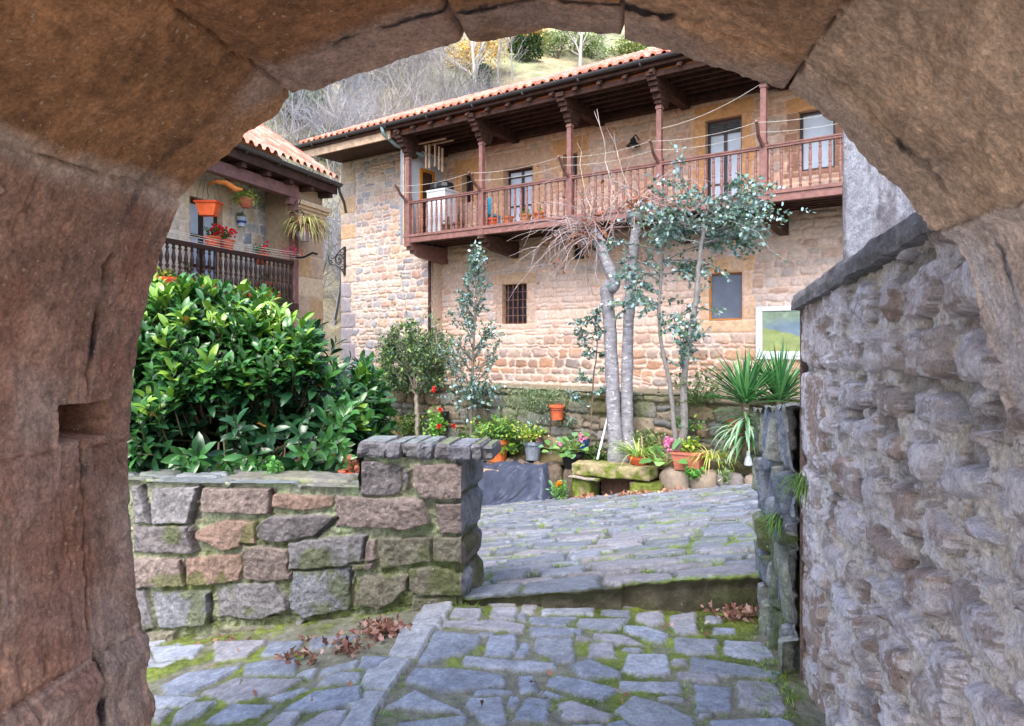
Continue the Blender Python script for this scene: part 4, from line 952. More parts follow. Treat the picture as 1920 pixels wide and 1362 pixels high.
for i, s in enumerate(PS):
    mb = MB(); w = .06
    mb.box(H, s-w*1.25, s+w*1.25, VB-.045, VB+.09, ZF-.17, ZR+.02)
    mb.box(H, s-w*.9, s+w*.9, VB-.04, VB+.075, ZR+.02, 5.25)
    for zz_ in (ZR+.03, 5.15): mb.box(H, s-w*1.15, s+w*1.15, VB-.055, VB+.095, zz_, zz_+.06)
    mb.build('post', M['wood'], bal)
    mb = MB()        # capital and cantilever beam with stepped end
    for a_, z0, z1, v0 in ((.075, 5.25, 5.33, VB-.1), (.085, 5.335, 5.45, VB-.16), (.09, 5.455, 5.56, VB-.28)): mb.box(H, s-a_, s+a_, v0, VB+.22+(VB-v0)*.8, z0, z1)
    for z0, z1, v0 in ((5.565, 5.65, VE+.2), (5.653, 5.74, VE+.12), (5.743, 5.84, VE+.07)): mb.box(H, s-.1, s+.1, v0, VF-.02, z0, z1)
    mb.build('roof_beam', M['darkwood'], HOUSE)
    mb = MB(); e = .1
    for z0, z1, v0 in ((ZF-.27, ZF-.175, VB-.06), (ZF-.36, ZF-.272, VB+.03), (ZF-.45, ZF-.362, VB+.16)):
        mb.box(H, s-e, s+e, v0, VF-.02, z0, z1)
    mb.hexa([H(s-e+.004, VB+.5, ZF-.53), H(s+e-.004, VB+.5, ZF-.53), H(s+e-.004, VF-.02, ZF-.62), H(s-e+.004, VF-.02, ZF-.62), H(s-e+.004, VB+.3, ZF-.452), H(s+e-.004, VB+.3, ZF-.452), H(s+e-.004, VF-.02, ZF-.452), H(s-e+.004, VF-.02, ZF-.452)])
    mb.build('bracket', M['darkwood' if i else 'wood'], bal)
    mb = MB(); pts = [H(s-.0, VB-.02, ZR-.02), H(s-.03, VB-.18, ZR+.1), H(s-.02, VB-.3, ZR+.16), H(s-.0, VB-.42, ZR+.3), H(s, VB-.52, ZR+.36)]
    mb.tube(pts, [.045, .04, .035, .035, .03], 6); mb.build('line_bracket', M['wood'], bal)
LINE_V = VB-.48
for z_, dv, cut in ((ZR+.34, 0, 0), (ZR+.2, .2, 0)):
    mb = MB()
    for i in range(len(PS)-1):
        pts = [H(PS[i]+(PS[i+1]-PS[i])*t, LINE_V+dv, z_-.09*4*t*(1-t)) for t in np.linspace(0, 1, 9)]; mb.tube(pts, .004, 4)
    tag(mb.build('clothesline', M['rope']), 'pale clothesline strung %s outside the long balcony rail' % ('furthest' if dv == 0 else 'closer, just below the other line'), 'clothesline', 'clotheslines of the long balcony')
mb = MB(); pts = [H(PS[3]+(PS[4]-PS[3])*t, VB-.0, 4.72+.55*t-.5*t*(1-t)) for t in np.linspace(0, 1, 12)]; mb.tube(pts, .006, 4)
tag(mb.build('sagging_cord', M['rope']), 'slack cord hanging between two balcony posts in front of the tall glazed door', 'cord')
# downpipes
mb = MB(); s = hs(718, VE); 
mb.tube([H(s, VE-.05, ZE), H(s+.02, VE+.0, ZE-.2), H(s+.15, VE+.35, ZE-.45), H(s+.75, VW-.5, ZE-.75), H(s+.9, VW-.1, ZE-.85)], .05, 8); mb.build('downpipe', M['copper'], HOUSE, True)
mb = MB(); s = SU-.06; mb.tube([H(s, VW-.07, 2.75), H(s, VW-.07, -.95)], .045, 8)
for z_ in (2.2, 1.0, -.2): mb.tube([H(s, VW-.07, z_), H(s, VW-.07, z_+.05)], .056, 8)
mb.build('lower_downpipe', M['darkwood'], HOUSE, True)

# --- iron lamp bracket at the house corner
mb = MB(); s, v = hs(646, VW-.06), VW-.08
zc = hz(646, 488, VW); R = lambda ds, dz: H(s+ds, v, zc+dz)
mb.box(H, s-.03, s+.03, v, v+.07, zc-.5, zc+.42)
def spiral(c, r0, r1, a0, a1, rad=.016, n=26):
    mb.tube([R(c[0]+(r0+(r1-r0)*t)*math.cos(a0+(a1-a0)*t), c[1]+(r0+(r1-r0)*t)*math.sin(a0+(a1-a0)*t)) for t in np.linspace(0, 1, n)], [rad]*n, 5)
spiral((-.24, .02), .2, .04, 0, 8.5); spiral((-.26, .02), .16, .16, 0, 6.3, .012); spiral((-.10, .27), .11, .03, -1.5, 6); spiral((-.10, -.25), .11, .03, 1.5, -6); spiral((-.62, -.02), .09, .03, 2.5, 9)
mb.tube([R(0, -.45), R(-.12, -.3), R(-.42, -.14), R(-.62, -.12), R(-.72, 0), R(-.72, .2)], .018, 5); mb.tube([R(0, .4), R(-.2, .3), R(-.45, .1), R(-.62, .07)], .014, 5)
for k in range(6): a_ = k*1.047; mb.tube([R(-.24, .02), R(-.24+.1*math.cos(a_), .02+.1*math.sin(a_))], .01, 4)
tag(mb.build('lamp_bracket', M['iron']), 'scrolled black wrought-iron lamp bracket fixed to the left corner of the big house', 'bracket')

# --- things on the long balcony
def box_thing(name, label, cat, x, v, z0, w, d, hgt, mat, col=None, group=None, extra=None):
    s = hs(x, v); r_ = thing(name, label, cat, H(s, v, z0), group); return r_, s
r_, s = box_thing('storage_chest', 'pale grey metal chest under black bags at the left end of the long balcony', 'chest', 812, 15.15, ZF, .6, .5, .9, None)
mb = MB(); mb.box(H, s-.05, s+.6, 14.95, 15.5, ZF+.02, 4.28); mb.box(H, s-.07, s+.62, 14.93, 15.52, 4.28, 4.33); mb.build('cabinet', M['whitep'], r_)
mb = MB(); 
for k in range(4): mb.box(H, s+.55, s+.57, 14.96+.1*k, 15.02+.1*k, 3.2, 4.1)
mb.build('side_slats', M['grey'], r_)
mb = MB()
for ds, w, hh in ((.1, .2, .3), (.4, .26, .26)): mb.lathe(H(s+ds, 15.2, 4.33), [(w*.8, 0), (w, .08), (w*.9, hh*.7), (w*.4, hh*.9), (.03, hh)], 10)
tag(mb.build('black_bag', M['blackp']), 'pair of slumped black rubbish bags on the pale chest', 'bag')
s = hs(914, 15.1); r_ = thing('chair', 'bright turquoise plastic chair behind the balcony rail', 'chair', H(s, 15.1, ZF))
mb = MB(); mb.box(H, s-.22, s+.22, 14.95, 14.99, ZF+.42, ZF+.85); mb.build('backrest', M['cyan'], r_)
mb = MB(); mb.box(H, s-.22, s+.22, 14.99, 15.4, ZF+.40, ZF+.44); mb.build('seat', M['cyan'], r_)
for a_, b_ in ((-.2, 15.0), (.2, 15.0), (-.2, 15.37), (.2, 15.37)):
    mb = MB(); mb.box(H, s+a_-.02, s+a_+.02, b_-.02, b_+.02, ZF, ZF+.40); mb.build('leg', M['cyan'], r_)
def pot(name, label, base, r, hgt, mat='terra', col=None, group=None, n=16, rim=True, plant=None, cat='flowerpot', soil=True):
    t = thing(name, label, cat, base, group); mb = MB(); mb.cur = col or srgb(200, 96, 50)
    pr = [(r*.72, 0), (r*.78, hgt*.3), (r*.92, hgt*.8)]+([(r*.94, hgt*.8), (r*1.06, hgt*.82), (r*1.06, hgt)] if rim else [(r, hgt)])+[(r*.94, hgt), (r*.9, hgt*.85)]
    mb.lathe(base, pr, n, cap=True); mb.build('pot_body', M[mat], t, smooth=False)
    return t
LG = srgb(112, 150, 52); DGn = srgb(52, 84, 40); BG = srgb(92, 122, 110); YG = srgb(160, 178, 72)
def tuft(parent, c, r, hgt, n, cols, ll=.06, lw=.035, name='foliage', T=RD_T, Fc=RD_F, mat='leaf', down=0., seed=None, stems=True):
    rr = random.Random(seed if seed is not None else rnd.random()); lv = Leaves(); mb = MB(); mb.cur = srgb(90, 110, 60)
    for i in range(max(4, n//8)):
        d = Vector((rr.uniform(-1, 1), rr.uniform(-1, 1), rr.uniform(.3, 1.5))).normalized(); pts, dd = wobble(c, d, hgt*rr.uniform(.6, 1), 3, .15, Vector((0, 0, -down)), rr)
        pts = [Vector((c[0]+(p.x-c[0])*r/hgt*1.0, c[1]+(p.y-c[1])*r/hgt*1.0, p.z)) for p in pts]
        if stems: mb.tube(pts, [.005, .004, .003, .002], 3, cap=False)
        for k in range(8):
            t = rr.uniform(.25, 1)*3; j = min(2, int(t)); q = pts[j].lerp(pts[j+1], t-j)+rv(rr)*ll*.6
            lv.add(q, (rv(rr)+Vector((0, 0, .4))+dd*.5), rv(rr)+Vector((0, 0, 1.2)), ll*rr.uniform(.6, 1.2), lw*rr.uniform(.7, 1.2), jc(rr.choice(cols), .2, rr))
    o = lv.build(name, M[mat], parent, T=T, Fc=Fc)
    if stems and mb.v: mb.build('stems', M['leaf'], parent)
    return o
def flowers(parent, c, r, n, col, size=.03, name='flowers', spread=(1, 1, 1)):
    lv = Leaves()
    for i in range(n):
        q = Vector(c)+Vector((rnd.gauss(0, .45)*r*spread[0], rnd.gauss(0, .45)*r*spread[1], rnd.gauss(0, .45)*r*spread[2]))
        for k in range(5): lv.add(q, rv(), rv(), size, size*.9, jc(col, .15), .1)
    return lv.build(name, M['petal'], parent, T=RD_T, Fc=RD_F)
for x, lab, cc, plant in ((925, 'orange pot on the balcony floor just right of the turquoise chair', srgb(214, 92, 50), None), (1012, 'small orange-brown pot by the glazed door on the balcony', srgb(190, 110, 70), YG),
                          (985, 'small pot of yellow flowers behind the balcony balusters', srgb(190, 130, 80), LG), (860, 'low pot of dry reddish plants left of the turquoise chair', srgb(120, 80, 60), srgb(130, 92, 60)), (838, 'pot of dry brown stems beside the pale chest', srgb(110, 84, 66), srgb(120, 96, 60)), (952, 'plain terracotta pot under the open balcony door', srgb(200, 110, 70), None)):
    s = hs(x, 14.85); t = pot('flowerpot', lab, H(s, 14.85, ZF), .15, .27, col=cc, group='pots on the long balcony')
    if plant: tuft(t, H(s, 14.85, ZF+.25), .16, .28, 60, [plant], .06, .03)
s, v = hs(1187, VF-.25), VF-.25; z = hz(1187, 268, VF-.25); t = thing('wall_lamp', 'black bell-shaped wall lamp on the upper facade, between two balcony posts', 'lamp', H(s, VF, z))
mb = MB(); mb.tube([H(s+.05, VF-.02, z+.12), H(s+.04, VF-.18, z+.2), H(s, v, z+.12)], .018, 6); mb.build('arm', M['iron'], t)
mb = MB(); mb.lathe(H(s, v, z-.08), [(.17, 0), (.15, .03), (.08, .09), (.06, .17), (.03, .2)], 12); mb.build('lamp_shade', M['iron'], t)
mb = MB(); mb.lathe(H(s, v, z-.14), [(.02, 0), (.04, .03), (.035, .07)], 8); mb.build('bulb', M['whitep'], t)
t = thing('hanging_sticks', 'bunch of pale wooden sticks tied under the eaves above the white end wall', 'sticks', H(SU+.5, VB+.4, 5.3))
mb = MB()
for ds, v_, z0, z1 in ((.42, VB+.35, 4.95, 5.6), (.5, VB+.4, 4.95, 5.62), (.72, VB+.55, 4.9, 5.55), (.8, VB+.6, 4.85, 5.5), (.62, VB+.5, 5.0, 5.6)): mb.box(H, SU+ds, SU+ds+.045, v_, v_+.045, z0, z1)
mb.build('sticks', M['rawwood'], t)
mb = MB(); mb.box(H, SU+.02, SU+1.2, VB+.3, VB+.34, 5.62, 5.66); mb.box(H, SU+.02, SU+1.3, VB+.5, VB+.53, 5.6, 5.64); mb.build('poles', M['rawwood'], t)

# --- framed landscape panel on the facade
r0 = hrect(1418, 574, 1540, 674, VF-.06); s0, s1, z0, z1 = r0; s1 = s0+1.95
t = thing('picture_panel', 'large white-framed landscape picture panel mounted on the facade behind the yucca', 'panel', H(s0, VF-.06, z0))
mb = MB()
for a0, a1, b0_, b1 in ((s0, s1, z0, z0+.17), (s0, s1, z1-.1, z1), (s0, s0+.14, z0+.17, z1-.1), (s1-.14, s1, z0+.17, z1-.1)): mb.box(H, a0, a1, VF-.1, VF-.05, b0_, b1)
mb.build('frame', M['whitep'], t)
A, B = np.meshgrid(np.linspace(s0+.14, s1-.14, 150), np.linspace(z0+.17, z1-.1, 110)); u, w = (A-s0)/(s1-s0), (B-z0)/(z1-z0)
gl = np.array(srgb(132, 146, 96))*(1+.25*fbm(A*5, B*9, 0, 1)[..., None]); dk = np.array(srgb(104, 124, 140))*(1+.2*fbm(A*6, B*6, 0, 2)[..., None]); tpn = np.array(srgb(124, 142, 126))*(1+.3*fbm(A*9, B*9, 0, 3)[..., None])
k1 = sm(.02, -.02, w-(.62-.35*u)+.05*fbm(A*4, B*4, 0, 4))[..., None]; k2 = sm(-.1, .12, w-.58-.15*np.sin(u*4)+.06*fbm(A*4, B*4, 0, 5))[..., None]
c = dk*(1-k2)+tpn*k2; c = c*(1-k1)+gl*k1; br = sm(.25, .5, fbm(A*6, B*12, 0, 6))[..., None]*sm(.3, .1, w)[..., None]*.5; c = c*(1-br)+np.array(srgb(190, 140, 96))*br
grid_obj('print', np.stack(H(A, VF-.075+0*A, B), -1), c, M['colour'], t)
mb = MB(); mb.cur = srgb(90, 100, 110)
for i in range(26):
    a_ = s0+.75+i*.025; 
    if rnd.random() < .8: mb.box(H, a_, a_+.016, VF-.103, VF-.1005, z0+.06, z0+.06+rnd.choice((.014, .02)))
mb.build('caption_marks', M['colour'], t)

# ------------------------------------------------------------------ the left house
W0 = 9.785; WB = 10.55; AP0, AP1 = 13.48, 14.62
LH = thing('stone_house', 'smaller stone house at the left with a dark balcony full of pots, behind the laurel', 'house', L(13, W0, -2.8))
lp_ = courses(4, AP0, -.9, 4.2, (.2, .32), (.24, .45), .03, .12, fr_, .025, chamfer=.4)
od = (la(355, WB), la(416, WB), .95, lz(385, 375, WB))
dress(od, .4, .32, 0, OC2, OC2, out=lp_, ll=.2)
lp_.append(([(12.42, .9), (12.75, .9), (12.75, 3.4), (12.42, 3.4)], dict(depth=.01, flat=1, col=srgb(214, 196, 176))))
a = snap(np.linspace(4, AP0+.1, 300), od[:2]); b = snap(np.linspace(.8, 4.2, 140), od[2:])
A, B, sd, ID = relief(a, b, lp_, .03, 6, .02, 201)
h, col, st = stone_field(A, B, sd, ID, len(lp_), [srgb(176, 166, 158), srgb(200, 174, 150), srgb(152, 150, 154), srgb(190, 178, 168)], srgb(228, 208, 188), (.01, .025), .02, .006, 8, 203, .02, .4, infos=[p[1] for p in lp_])
pl = sm(12.3, 12.1, A+.2*fbm(A*3, B*3, 0, 5))[..., None]*.75; col = col*(1-pl)+np.array(srgb(236, 216, 190))*pl
am, bm = (a[1:]+a[:-1])/2, (b[1:]+b[:-1])/2; keep = ~((am[None] > od[0]) & (am[None] < od[1]) & (bm[:, None] > od[2]) & (bm[:, None] < od[3]))
grid_obj('recess_wall', np.stack(L(A, WB-h, B), -1), col, M['facade'], LH, keep=keep)
pp_ = []; z = -3.0
while z < 3.35:
    hh = fr_.uniform(.4, .62)
    if fr_.random() < .5: m = AP0+fr_.uniform(.4, .75); pp_ += [([(AP0-.05, z), (m, z), (m, z+hh-.012), (AP0-.05, z+hh-.012)], {}), ([(m+.012, z), (AP1+.05, z), (AP1+.05, z+hh-.012), (m+.012, z+hh-.012)], {})]
    else: pp_.append(([(AP0-.05, z), (AP1+.05, z), (AP1+.05, z+hh-.012), (AP0-.05, z+hh-.012)], {}))
    z += hh
A, B, sd, ID = relief(np.linspace(AP0, AP1, 90), np.linspace(-3, 3.3, 300), pp_, .008, 6, .01, 211)
h, col, st = stone_field(A, B, sd, ID, len(pp_), [srgb(206, 166, 124), srgb(196, 158, 122), srgb(204, 176, 146), srgb(190, 160, 136)], srgb(180, 160, 140), (.015, .02), .012, .006, 7, 213, .01, .1)
grid_obj('pier_wall', np.stack(L(A, W0-h, B), -1), col, M['facade'], LH)
mb = MB(); mb.cur = srgb(170, 148, 128)
mb.box(L, AP0, AP1-.003, W0+.01, 14, -3, 3.7, srgb(180, 155, 130)); mb.box(L, 4, AP0, W0, WB, -3, .78); mb.box(L, 4, AP0, WB+.35, 14, -3, 3.7); mb.box(L, 4, AP0, WB+.03, WB+.35, -3, .8); mb.box(L, 4, 4.3, W0, WB+.4, -3, 3.7)
mb.build('wall_core', M['facade'], LH)
mb = MB(); mb.cur = srgb(206, 178, 146)     # moulded cornice on the pier
for i, (o, z0, z1) in enumerate(((.04, 2.95, 3.02), (.09, 3.023, 3.1), (.14, 3.103, 3.17), (.2, 3.173, 3.27))): mb.box(L, AP0-.02, AP1+.02+o*.3, W0-o, W0+.2, z0, z1)
mb.build('cornice', M['facade'], LH)
s0, s1, z0, z1 = od; f = MB(); v0 = WB+.12
for q in ((s0, s0+.08, z0, z1), (s1-.08, s1, z0, z1), (s0+.08, s1-.08, z1-.1, z1), ((s0+s1)/2-.06, (s0+s1)/2+.06, z0, z1-.1), (s0+.08, (s0+s1)/2-.06, 2.2, 2.26), ((s0+s1)/2+.06, s1-.08, 2.2, 2.26), (s0+.08, (s0+s1)/2-.06, 1.6, 1.66), ((s0+s1)/2+.06, s1-.08, 1.6, 1.66)):
    f.box(L, q[0]+.002, q[1]-.002, v0, v0+.07, q[2], q[3])
fo = f.build('glazed_door', M['darkpaint'], LH); f = MB(); f.box(L, s0+.05, s1-.05, v0+.03, v0+.045, z0, z1-.05); f.build('pane', M['curtain_sky'], fo)
mb = MB()
for Pq in ([(s0, WB-.02, z0), (s0, WB+.35, z0), (s0, WB+.35, z1), (s0, WB-.02, z1)], [(s1, WB-.02, z0), (s1, WB+.35, z0), (s1, WB+.35, z1), (s1, WB-.02, z1)], [(s0, WB-.02, z1), (s1, WB-.02, z1), (s1, WB+.35, z1), (s0, WB+.35, z1)]): mb.add([L(*q) for q in Pq], [(0, 1, 2, 3)], OC2)
mb.build('reveal', M['facade'], fo)
zd = .95
mb = MB(); mb.box(L, 4.3, AP0-.003, W0-.15, WB-.03, zd-.14, zd); lb = mb.build('balcony', M['darkpaint'], LH)
mb = MB(); mb.box(L, 4.3, AP0+.02, W0-.13, W0-.03, 1.80, 1.88); mb.box(L, 4.3, AP0+.02, W0-.12, W0-.04, zd, zd+.07); mb.build('handrail', M['darkpaint'], lb)
lp0 = [(.030, 0), (.034, .05), (.02, .07), (.03, .10), (.02, .13), (.026, .2), (.04, .3), (.034, .38), (.018, .46), (.034, .49), (.034, .52), (.018, .55), (.034, .64), (.038, .72), (.022, .84), (.018, .88), (.032, .90), (.032, .93), (.02, .95), (.03, 1)]
mb = MB(); mb.lathe((0, 0, 0), [(r_, t*(1.8-zd-.07)) for r_, t in lp0], 10); b0 = mb.build('baluster', M['darkpaint'], lb); n = 0
aa = AP0-.2
while aa > 8.2:
    o = b0 if n == 0 else b0.copy()
    if n: COL.objects.link(o)
    o.parent = lb; o.location = Vector(L(aa, W0-.08, zd+.07))-wloc(lb); n += 1; aa -= .145
mb = MB(); mb.box(L, AP0-.14, AP0-.005, W0-.14, W0+.0, zd, 3.0); mb.build('corner_post', M['wood'], LH)
mb = MB(); mb.box(L, 4.3, AP0+.0, W0-.15, W0+.03, 3.28, 3.52)
mb.box(L, AP0-.3, AP0-.005, W0-.14, W0+.0, 3.12, 3.275); mb.box(L, AP0-.2, AP0-.005, W0-.14, W0, 2.98, 3.115); mb.build('lintel_beam', M['wood'], LH)
mb = MB(); mb.box(L, 4, 14.7, W0-.3, 14, 3.62, 3.68); mb.box(L, 4, 14.68, 9.42, 9.46, 3.6, 3.84)
aa = 14.5
while aa > 9: mb.box(L, aa-.06, aa+.06, 9.47, WB, 3.5, 3.615); aa -= .75
mb.build('eave_rafters', M['darkwood'], LH)
mb = MB(); rings = []; n = 40
for i in range(n+1):
    s = 4+(14.72-4)*i/n; rings += [L(s, 9.36+.075*math.cos(t), 3.85+.075*math.sin(t)) for t in np.linspace(math.pi, 2*math.pi, 9)]
mb.add(rings, [(i*9+k, i*9+k+1, (i+1)*9+k+1, (i+1)*9+k) for i in range(n) for k in range(8)])
for i in range(7): s = 14.4-i*1.0; mb.tube([L(s, 9.36, 3.775), L(s+.03, 9.36, 3.775)], .04, 6)
mb.tube([L(14.66, 9.38, 3.84), L(14.72, 9.38, 3.66), L(15.1, 9.5, 3.5), L(15.5, 9.7, 3.35)], .035, 6)
mb.build('gutter', M['zinc'], LH)
a = np.linspace(4, 14.74, 520); b = np.linspace(0, 4.2, 70); A, B = np.meshgrid(a, b); h, ka, kb, cov = tiles(A, B, .25, .38); sl2 = math.radians(34)
pick = (np.abs(_hash(ka.astype(np.int64)+99, kb.astype(np.int64), ka.astype(np.int64)*0, 19))*5.99).astype(int); c = tcol[pick]*1.08*(1+.2*fbm(A*3, B*3, 0, 131)[..., None])
lr = grid_obj('roof', np.stack(L(A, 9.37+B*math.cos(sl2), 3.93+B*math.sin(sl2)+h), -1), c, M['tile'], LH)
mb = MB(); mb.cur = srgb(190, 110, 84)
vr, zr = 9.37+4.2*math.cos(sl2), 3.9+4.2*math.sin(sl2); mb.add([L(4, vr, zr), L(14.74, vr, zr), L(14.74, vr+4, zr-1.9), L(4, vr+4, zr-1.9)], [(0, 1, 2, 3)]); mb.build('back_slope', M['tile'], lr)
mb = MB(); mb.add([L(AP1, W0, 3.6), L(AP1, 14, 3.6), L(AP1, vr, zr-.1)], [(0, 1, 2)], srgb(190, 165, 140)); mb.build('gable', M['facade'], LH)
for z_, w_, lab in ((2.0, 9.45, 'furthest out'), (2.06, 9.55, 'nearest the dark rail')):
    mb = MB(); mb.tube([L(8+5.3*t, w_, z_-.25*t*(1-t)) for t in np.linspace(0, 1, 10)], .0045, 4)
    mb.tube([L(8+5.3*t, w_+.03, z_-.09-.25*t*(1-t)) for t in np.linspace(0, 1, 10)], .004, 4)
    tag(mb.build('clothesline', M['rope']), 'pair of white lines along the dark balcony of the left house, '+lab, 'clothesline', 'clotheslines of the left house')
mb = MB(); mb.tube([L(AP0-.1, W0-.1, 1.95), L(AP0, 9.5, 1.98), L(AP0+.1, 9.35, 2.08), L(AP0+.2, 9.3, 2.06)], .025, 6); tag(mb.build('line_holder', M['iron']), 'short dark iron arm holding the lines at the end of the dark balcony', 'bracket')
# pots and plants of the left house
def LP(x, y, w): return L(la(x, w), w, lz(x, y, w))
c = LP(391, 405, 9.5); t = thing('hanging_planter', 'square orange planter hanging in front of the glazed door of the left house', 'planter', c)
mb = MB(); mb.cur = srgb(214, 96, 52); x, y, z = c
mb.hexa([(x-.13, y-.1, z), (x+.13, y-.1, z), (x+.13, y+.1, z), (x-.13, y+.1, z), (x-.19, y-.14, z+.22), (x+.19, y-.14, z+.22), (x+.19, y+.14, z+.22), (x-.19, y+.14, z+.22)]); mb.box(lambda *q: q, x-.21, x+.21, y-.16, y+.16, z+.222, z+.26, srgb(190, 70, 36)); mb.build('planter_box', M['terra'], t)
mb = MB(); [mb.tube([(x+dx, y+dy, z+.26), (x, y, z+1.1)], .004, 3) for dx in (-.18, .18) for dy in (-.13, .13)]; mb.build('hanger', M['iron'], t)
c = LP(461, 390, 9.9); t = thing('hanging_planter', 'round terracotta pot of trailing green leaves hanging under the eaves of the left house', 'planter', c)
mb = MB(); mb.cur = srgb(190, 110, 84); mb.lathe(c, [(.08, 0), (.13, .06), (.16, .15), (.17, .2)], 14); mb.build('pot_body', M['terra'], t)
tuft(t, (c[0], c[1], c[2]+.17), .38, .26, 260, [YG, LG, srgb(176, 190, 110)], .13, .03, down=.35, seed=3, T=SM_T, Fc=SM_F)
mb = MB(); [mb.tube([(c[0]+dx, c[1], c[2]+.2), (c[0], c[1], c[2]+.95)], .004, 3) for dx in (-.15, .15)]; mb.build('hanger', M['iron'], t)
c = LP(453, 425, WB-.12); t = pot('flowerpot', 'small white pot painted blue, fixed to the wall right of the glazed door', c, .1, .2, 'colour', srgb(196, 208, 222), 'wall pots'); tuft(t, (c[0], c[1], c[2]+.2), .12, .14, 40, [BG, LG], .05, .025)
mb = MB(); mb.cur = srgb(50, 80, 150); mb.lathe((c[0], c[1], c[2]+.07), [(.092, 0), (.096, .03), (.098, .05)], 16); mb.build('painted_band', M['colour'], t)
c = LP(410, 350, 9.75); t = thing('wicker_basket', 'orange basket hanging high under the eaves of the left house, on a wire', 'basket', c)
mb = MB(); mb.cur = srgb(190, 112, 50); mb.tube([(c[0]-.2, c[1], c[2]+.04), (c[0]-.08, c[1], c[2]+.1), (c[0]+.12, c[1]+.05, c[2]+.08), (c[0]+.3, c[1]+.12, c[2]-.04), (c[0]+.4, c[1]+.16, c[2]-.02)], [.02, .04, .055, .06, .02], 9); mb.build('basket_body', M['terra'], t, True)
mb = MB(); mb.tube([(c[0]-.2, c[1], c[2]+.05), (c[0]-.22, c[1], c[2]-.1), (c[0]-.18, c[1], c[2]-.2), (c[0]-.22, c[1], c[2]-.24)], .006, 4); mb.build('wire', M['iron'], t)
for x, y, w, n, lab in ((398, 442, 9.75, 26, 'red geraniums in front of the glazed door of the left house'), (425, 448, 9.75, 14, 'red geranium clump at the right edge of the glazed door'), (488, 474, 9.9, 12, 'two pink-red blooms above the dark rail beside the corner post')):
    c = LP(x, y+22, w); t = pot('flowerpot', 'planter of '+lab, c, .15, .2, col=srgb(200, 90, 56), group='geranium pots on the left balcony')
    tuft(t, (c[0], c[1], c[2]+.2), .3, .26, 90, [LG, DGn, srgb(70, 110, 60)], .06, .05, seed=int(x)); flowers(t, (c[0]+.1, c[1], c[2]+.32), .14, n, srgb(214, 34, 62), .045)
for x, y, w in ((498, 545, 9.95), (352, 500, 10.0)):
    c = L(la(x, w), w, zd); t = pot('flowerpot', 'orange pot behind the dark balusters, %s' % ('near the corner post' if x > 400 else 'below the glazed door'), c, .2, .42 if x > 400 else .36, col=srgb(216, 98, 50), group='floor pots of the left balcony'); tuft(t, (c[0], c[1], c[2]+.4), .2, .3, 60, [LG, DGn], .07, .04)
for x, y, lab in ((308, 533, 'leftmost'), (376, 546, 'middle'), (495, 560, 'rightmost')):
    w = 9.45; c = L(la(x, w), w, lz(x, y+10, w)); t = thing('planter_box', 'orange bowl planter on the outer sill below the dark balusters, %s of three' % lab, 'planter', c, 'planters below the dark balcony'); mb = MB(); mb.cur = srgb(222, 84, 40)
    mb.lathe(c, [(.2, 0), (.28, .1), (.31, .16), (.31, .19), (.28, .17)], 18); mb.build('bowl', M['terra'], t)
    tuft(t, (c[0], c[1], c[2]+.15), .3, .25, 80, [YG, LG], .07, .045, seed=int(x))
    mb = MB(); mb.box(lambda *q: q, c[0]-.15, c[0]+.15, c[1]-.1, c[1]+.1, c[2]-.8, c[2], srgb(150, 140, 130)); mb.build('support', M['facade'], t)
# hanging christmas cactus on the pier
c = LP(571, 436, 9.35); t = thing('hanging_cactus', 'big hanging basket of trailing pale cactus with pink buds beside the left house pier', 'plant', c)
mb = MB(); mb.cur = srgb(170, 160, 170); mb.lathe((c[0], c[1], c[2]-.2), [(.1, 0), (.17, .1), (.19, .2), (.17, .19)], 12); mb.build('pot_body', M['colour'], t)
mb = MB(); rr = random.Random(8)
for i in range(300):
    a_ = rr.uniform(0, 6.28); d = Vector((math.cos(a_), math.sin(a_)*.8, rr.uniform(.3, 1.3))); blade(mb, Vector(c)+d*.06+Vector((0, 0, .05)), d, rr.uniform(.45, .8), .036, rr.uniform(1.3, 2.6), jc(rr.choice([srgb(176, 172, 110), srgb(150, 156, 100), srgb(196, 180, 136), srgb(168, 130, 110)]), .15, rr), 7, .1)
mb.build('foliage', M['leaf'], t); flowers(t, (c[0]-.3, c[1], c[2]-.4), .3, 26, srgb(220, 70, 120), .04, 'buds', (1, .6, .5))
mb = MB(); x, y, z = c; mb.tube([LP(548, 400, 9.6), (x-.1, y, z+.5), (x-.02, y, z+.42), (x, y, z+.25)], .014, 5); mb.tube([(x-.25, y, z+.55), (x-.18, y, z+.7), (x-.08, y, z+.72), (x-.12, y, z+.6)], .012, 5); mb.build('iron_hook', M['iron'], t)
# ------------------------------------------------------------------ hillside and what grows on it
def hill_h(X, Y):
    d = np.maximum(0, Y-25-.12*(X+5)); return -3+.78*d*(1-np.exp(-d/9.))-.0012*np.maximum(0, d-60)**2*0+1.2*fbm(X*.06, Y*.06, 0, 301, 4)+.35*fbm(X*.4, Y*.4, 0, 305, 4)
X, Y = np.meshgrid(np.linspace(-90, 110, 330), 18+np.linspace(0, 1, 230)**1.5*150)
Z = np.minimum(hill_h(X, Y), 85); Z = np.where(Y < 24, np.minimum(Z, -3.2), Z)
gcl = np.array(srgb(150, 156, 116))*(1+.3*fbm(X*.3, Y*.3, 0, 311, 4)[..., None]); k = sm(-.25, .2, fbm(X*.16, Y*.16, 0, 313, 4)-.2*sm(6, -4, X))[..., None]
br = np.array(srgb(158, 148, 118))*(1+.3*fbm(X*.9, Y*.9, 0, 315, 4)[..., None]); c = br*(1-k)+gcl*k
left = sm(2, -6, X)[..., None]; c = c*(1-left*.5)+np.array(srgb(112, 108, 98))*left*.5
hl = grid_obj('hillside', np.stack([X, Y, Z], -1), c, M['grass']); hl['kind'] = 'structure'
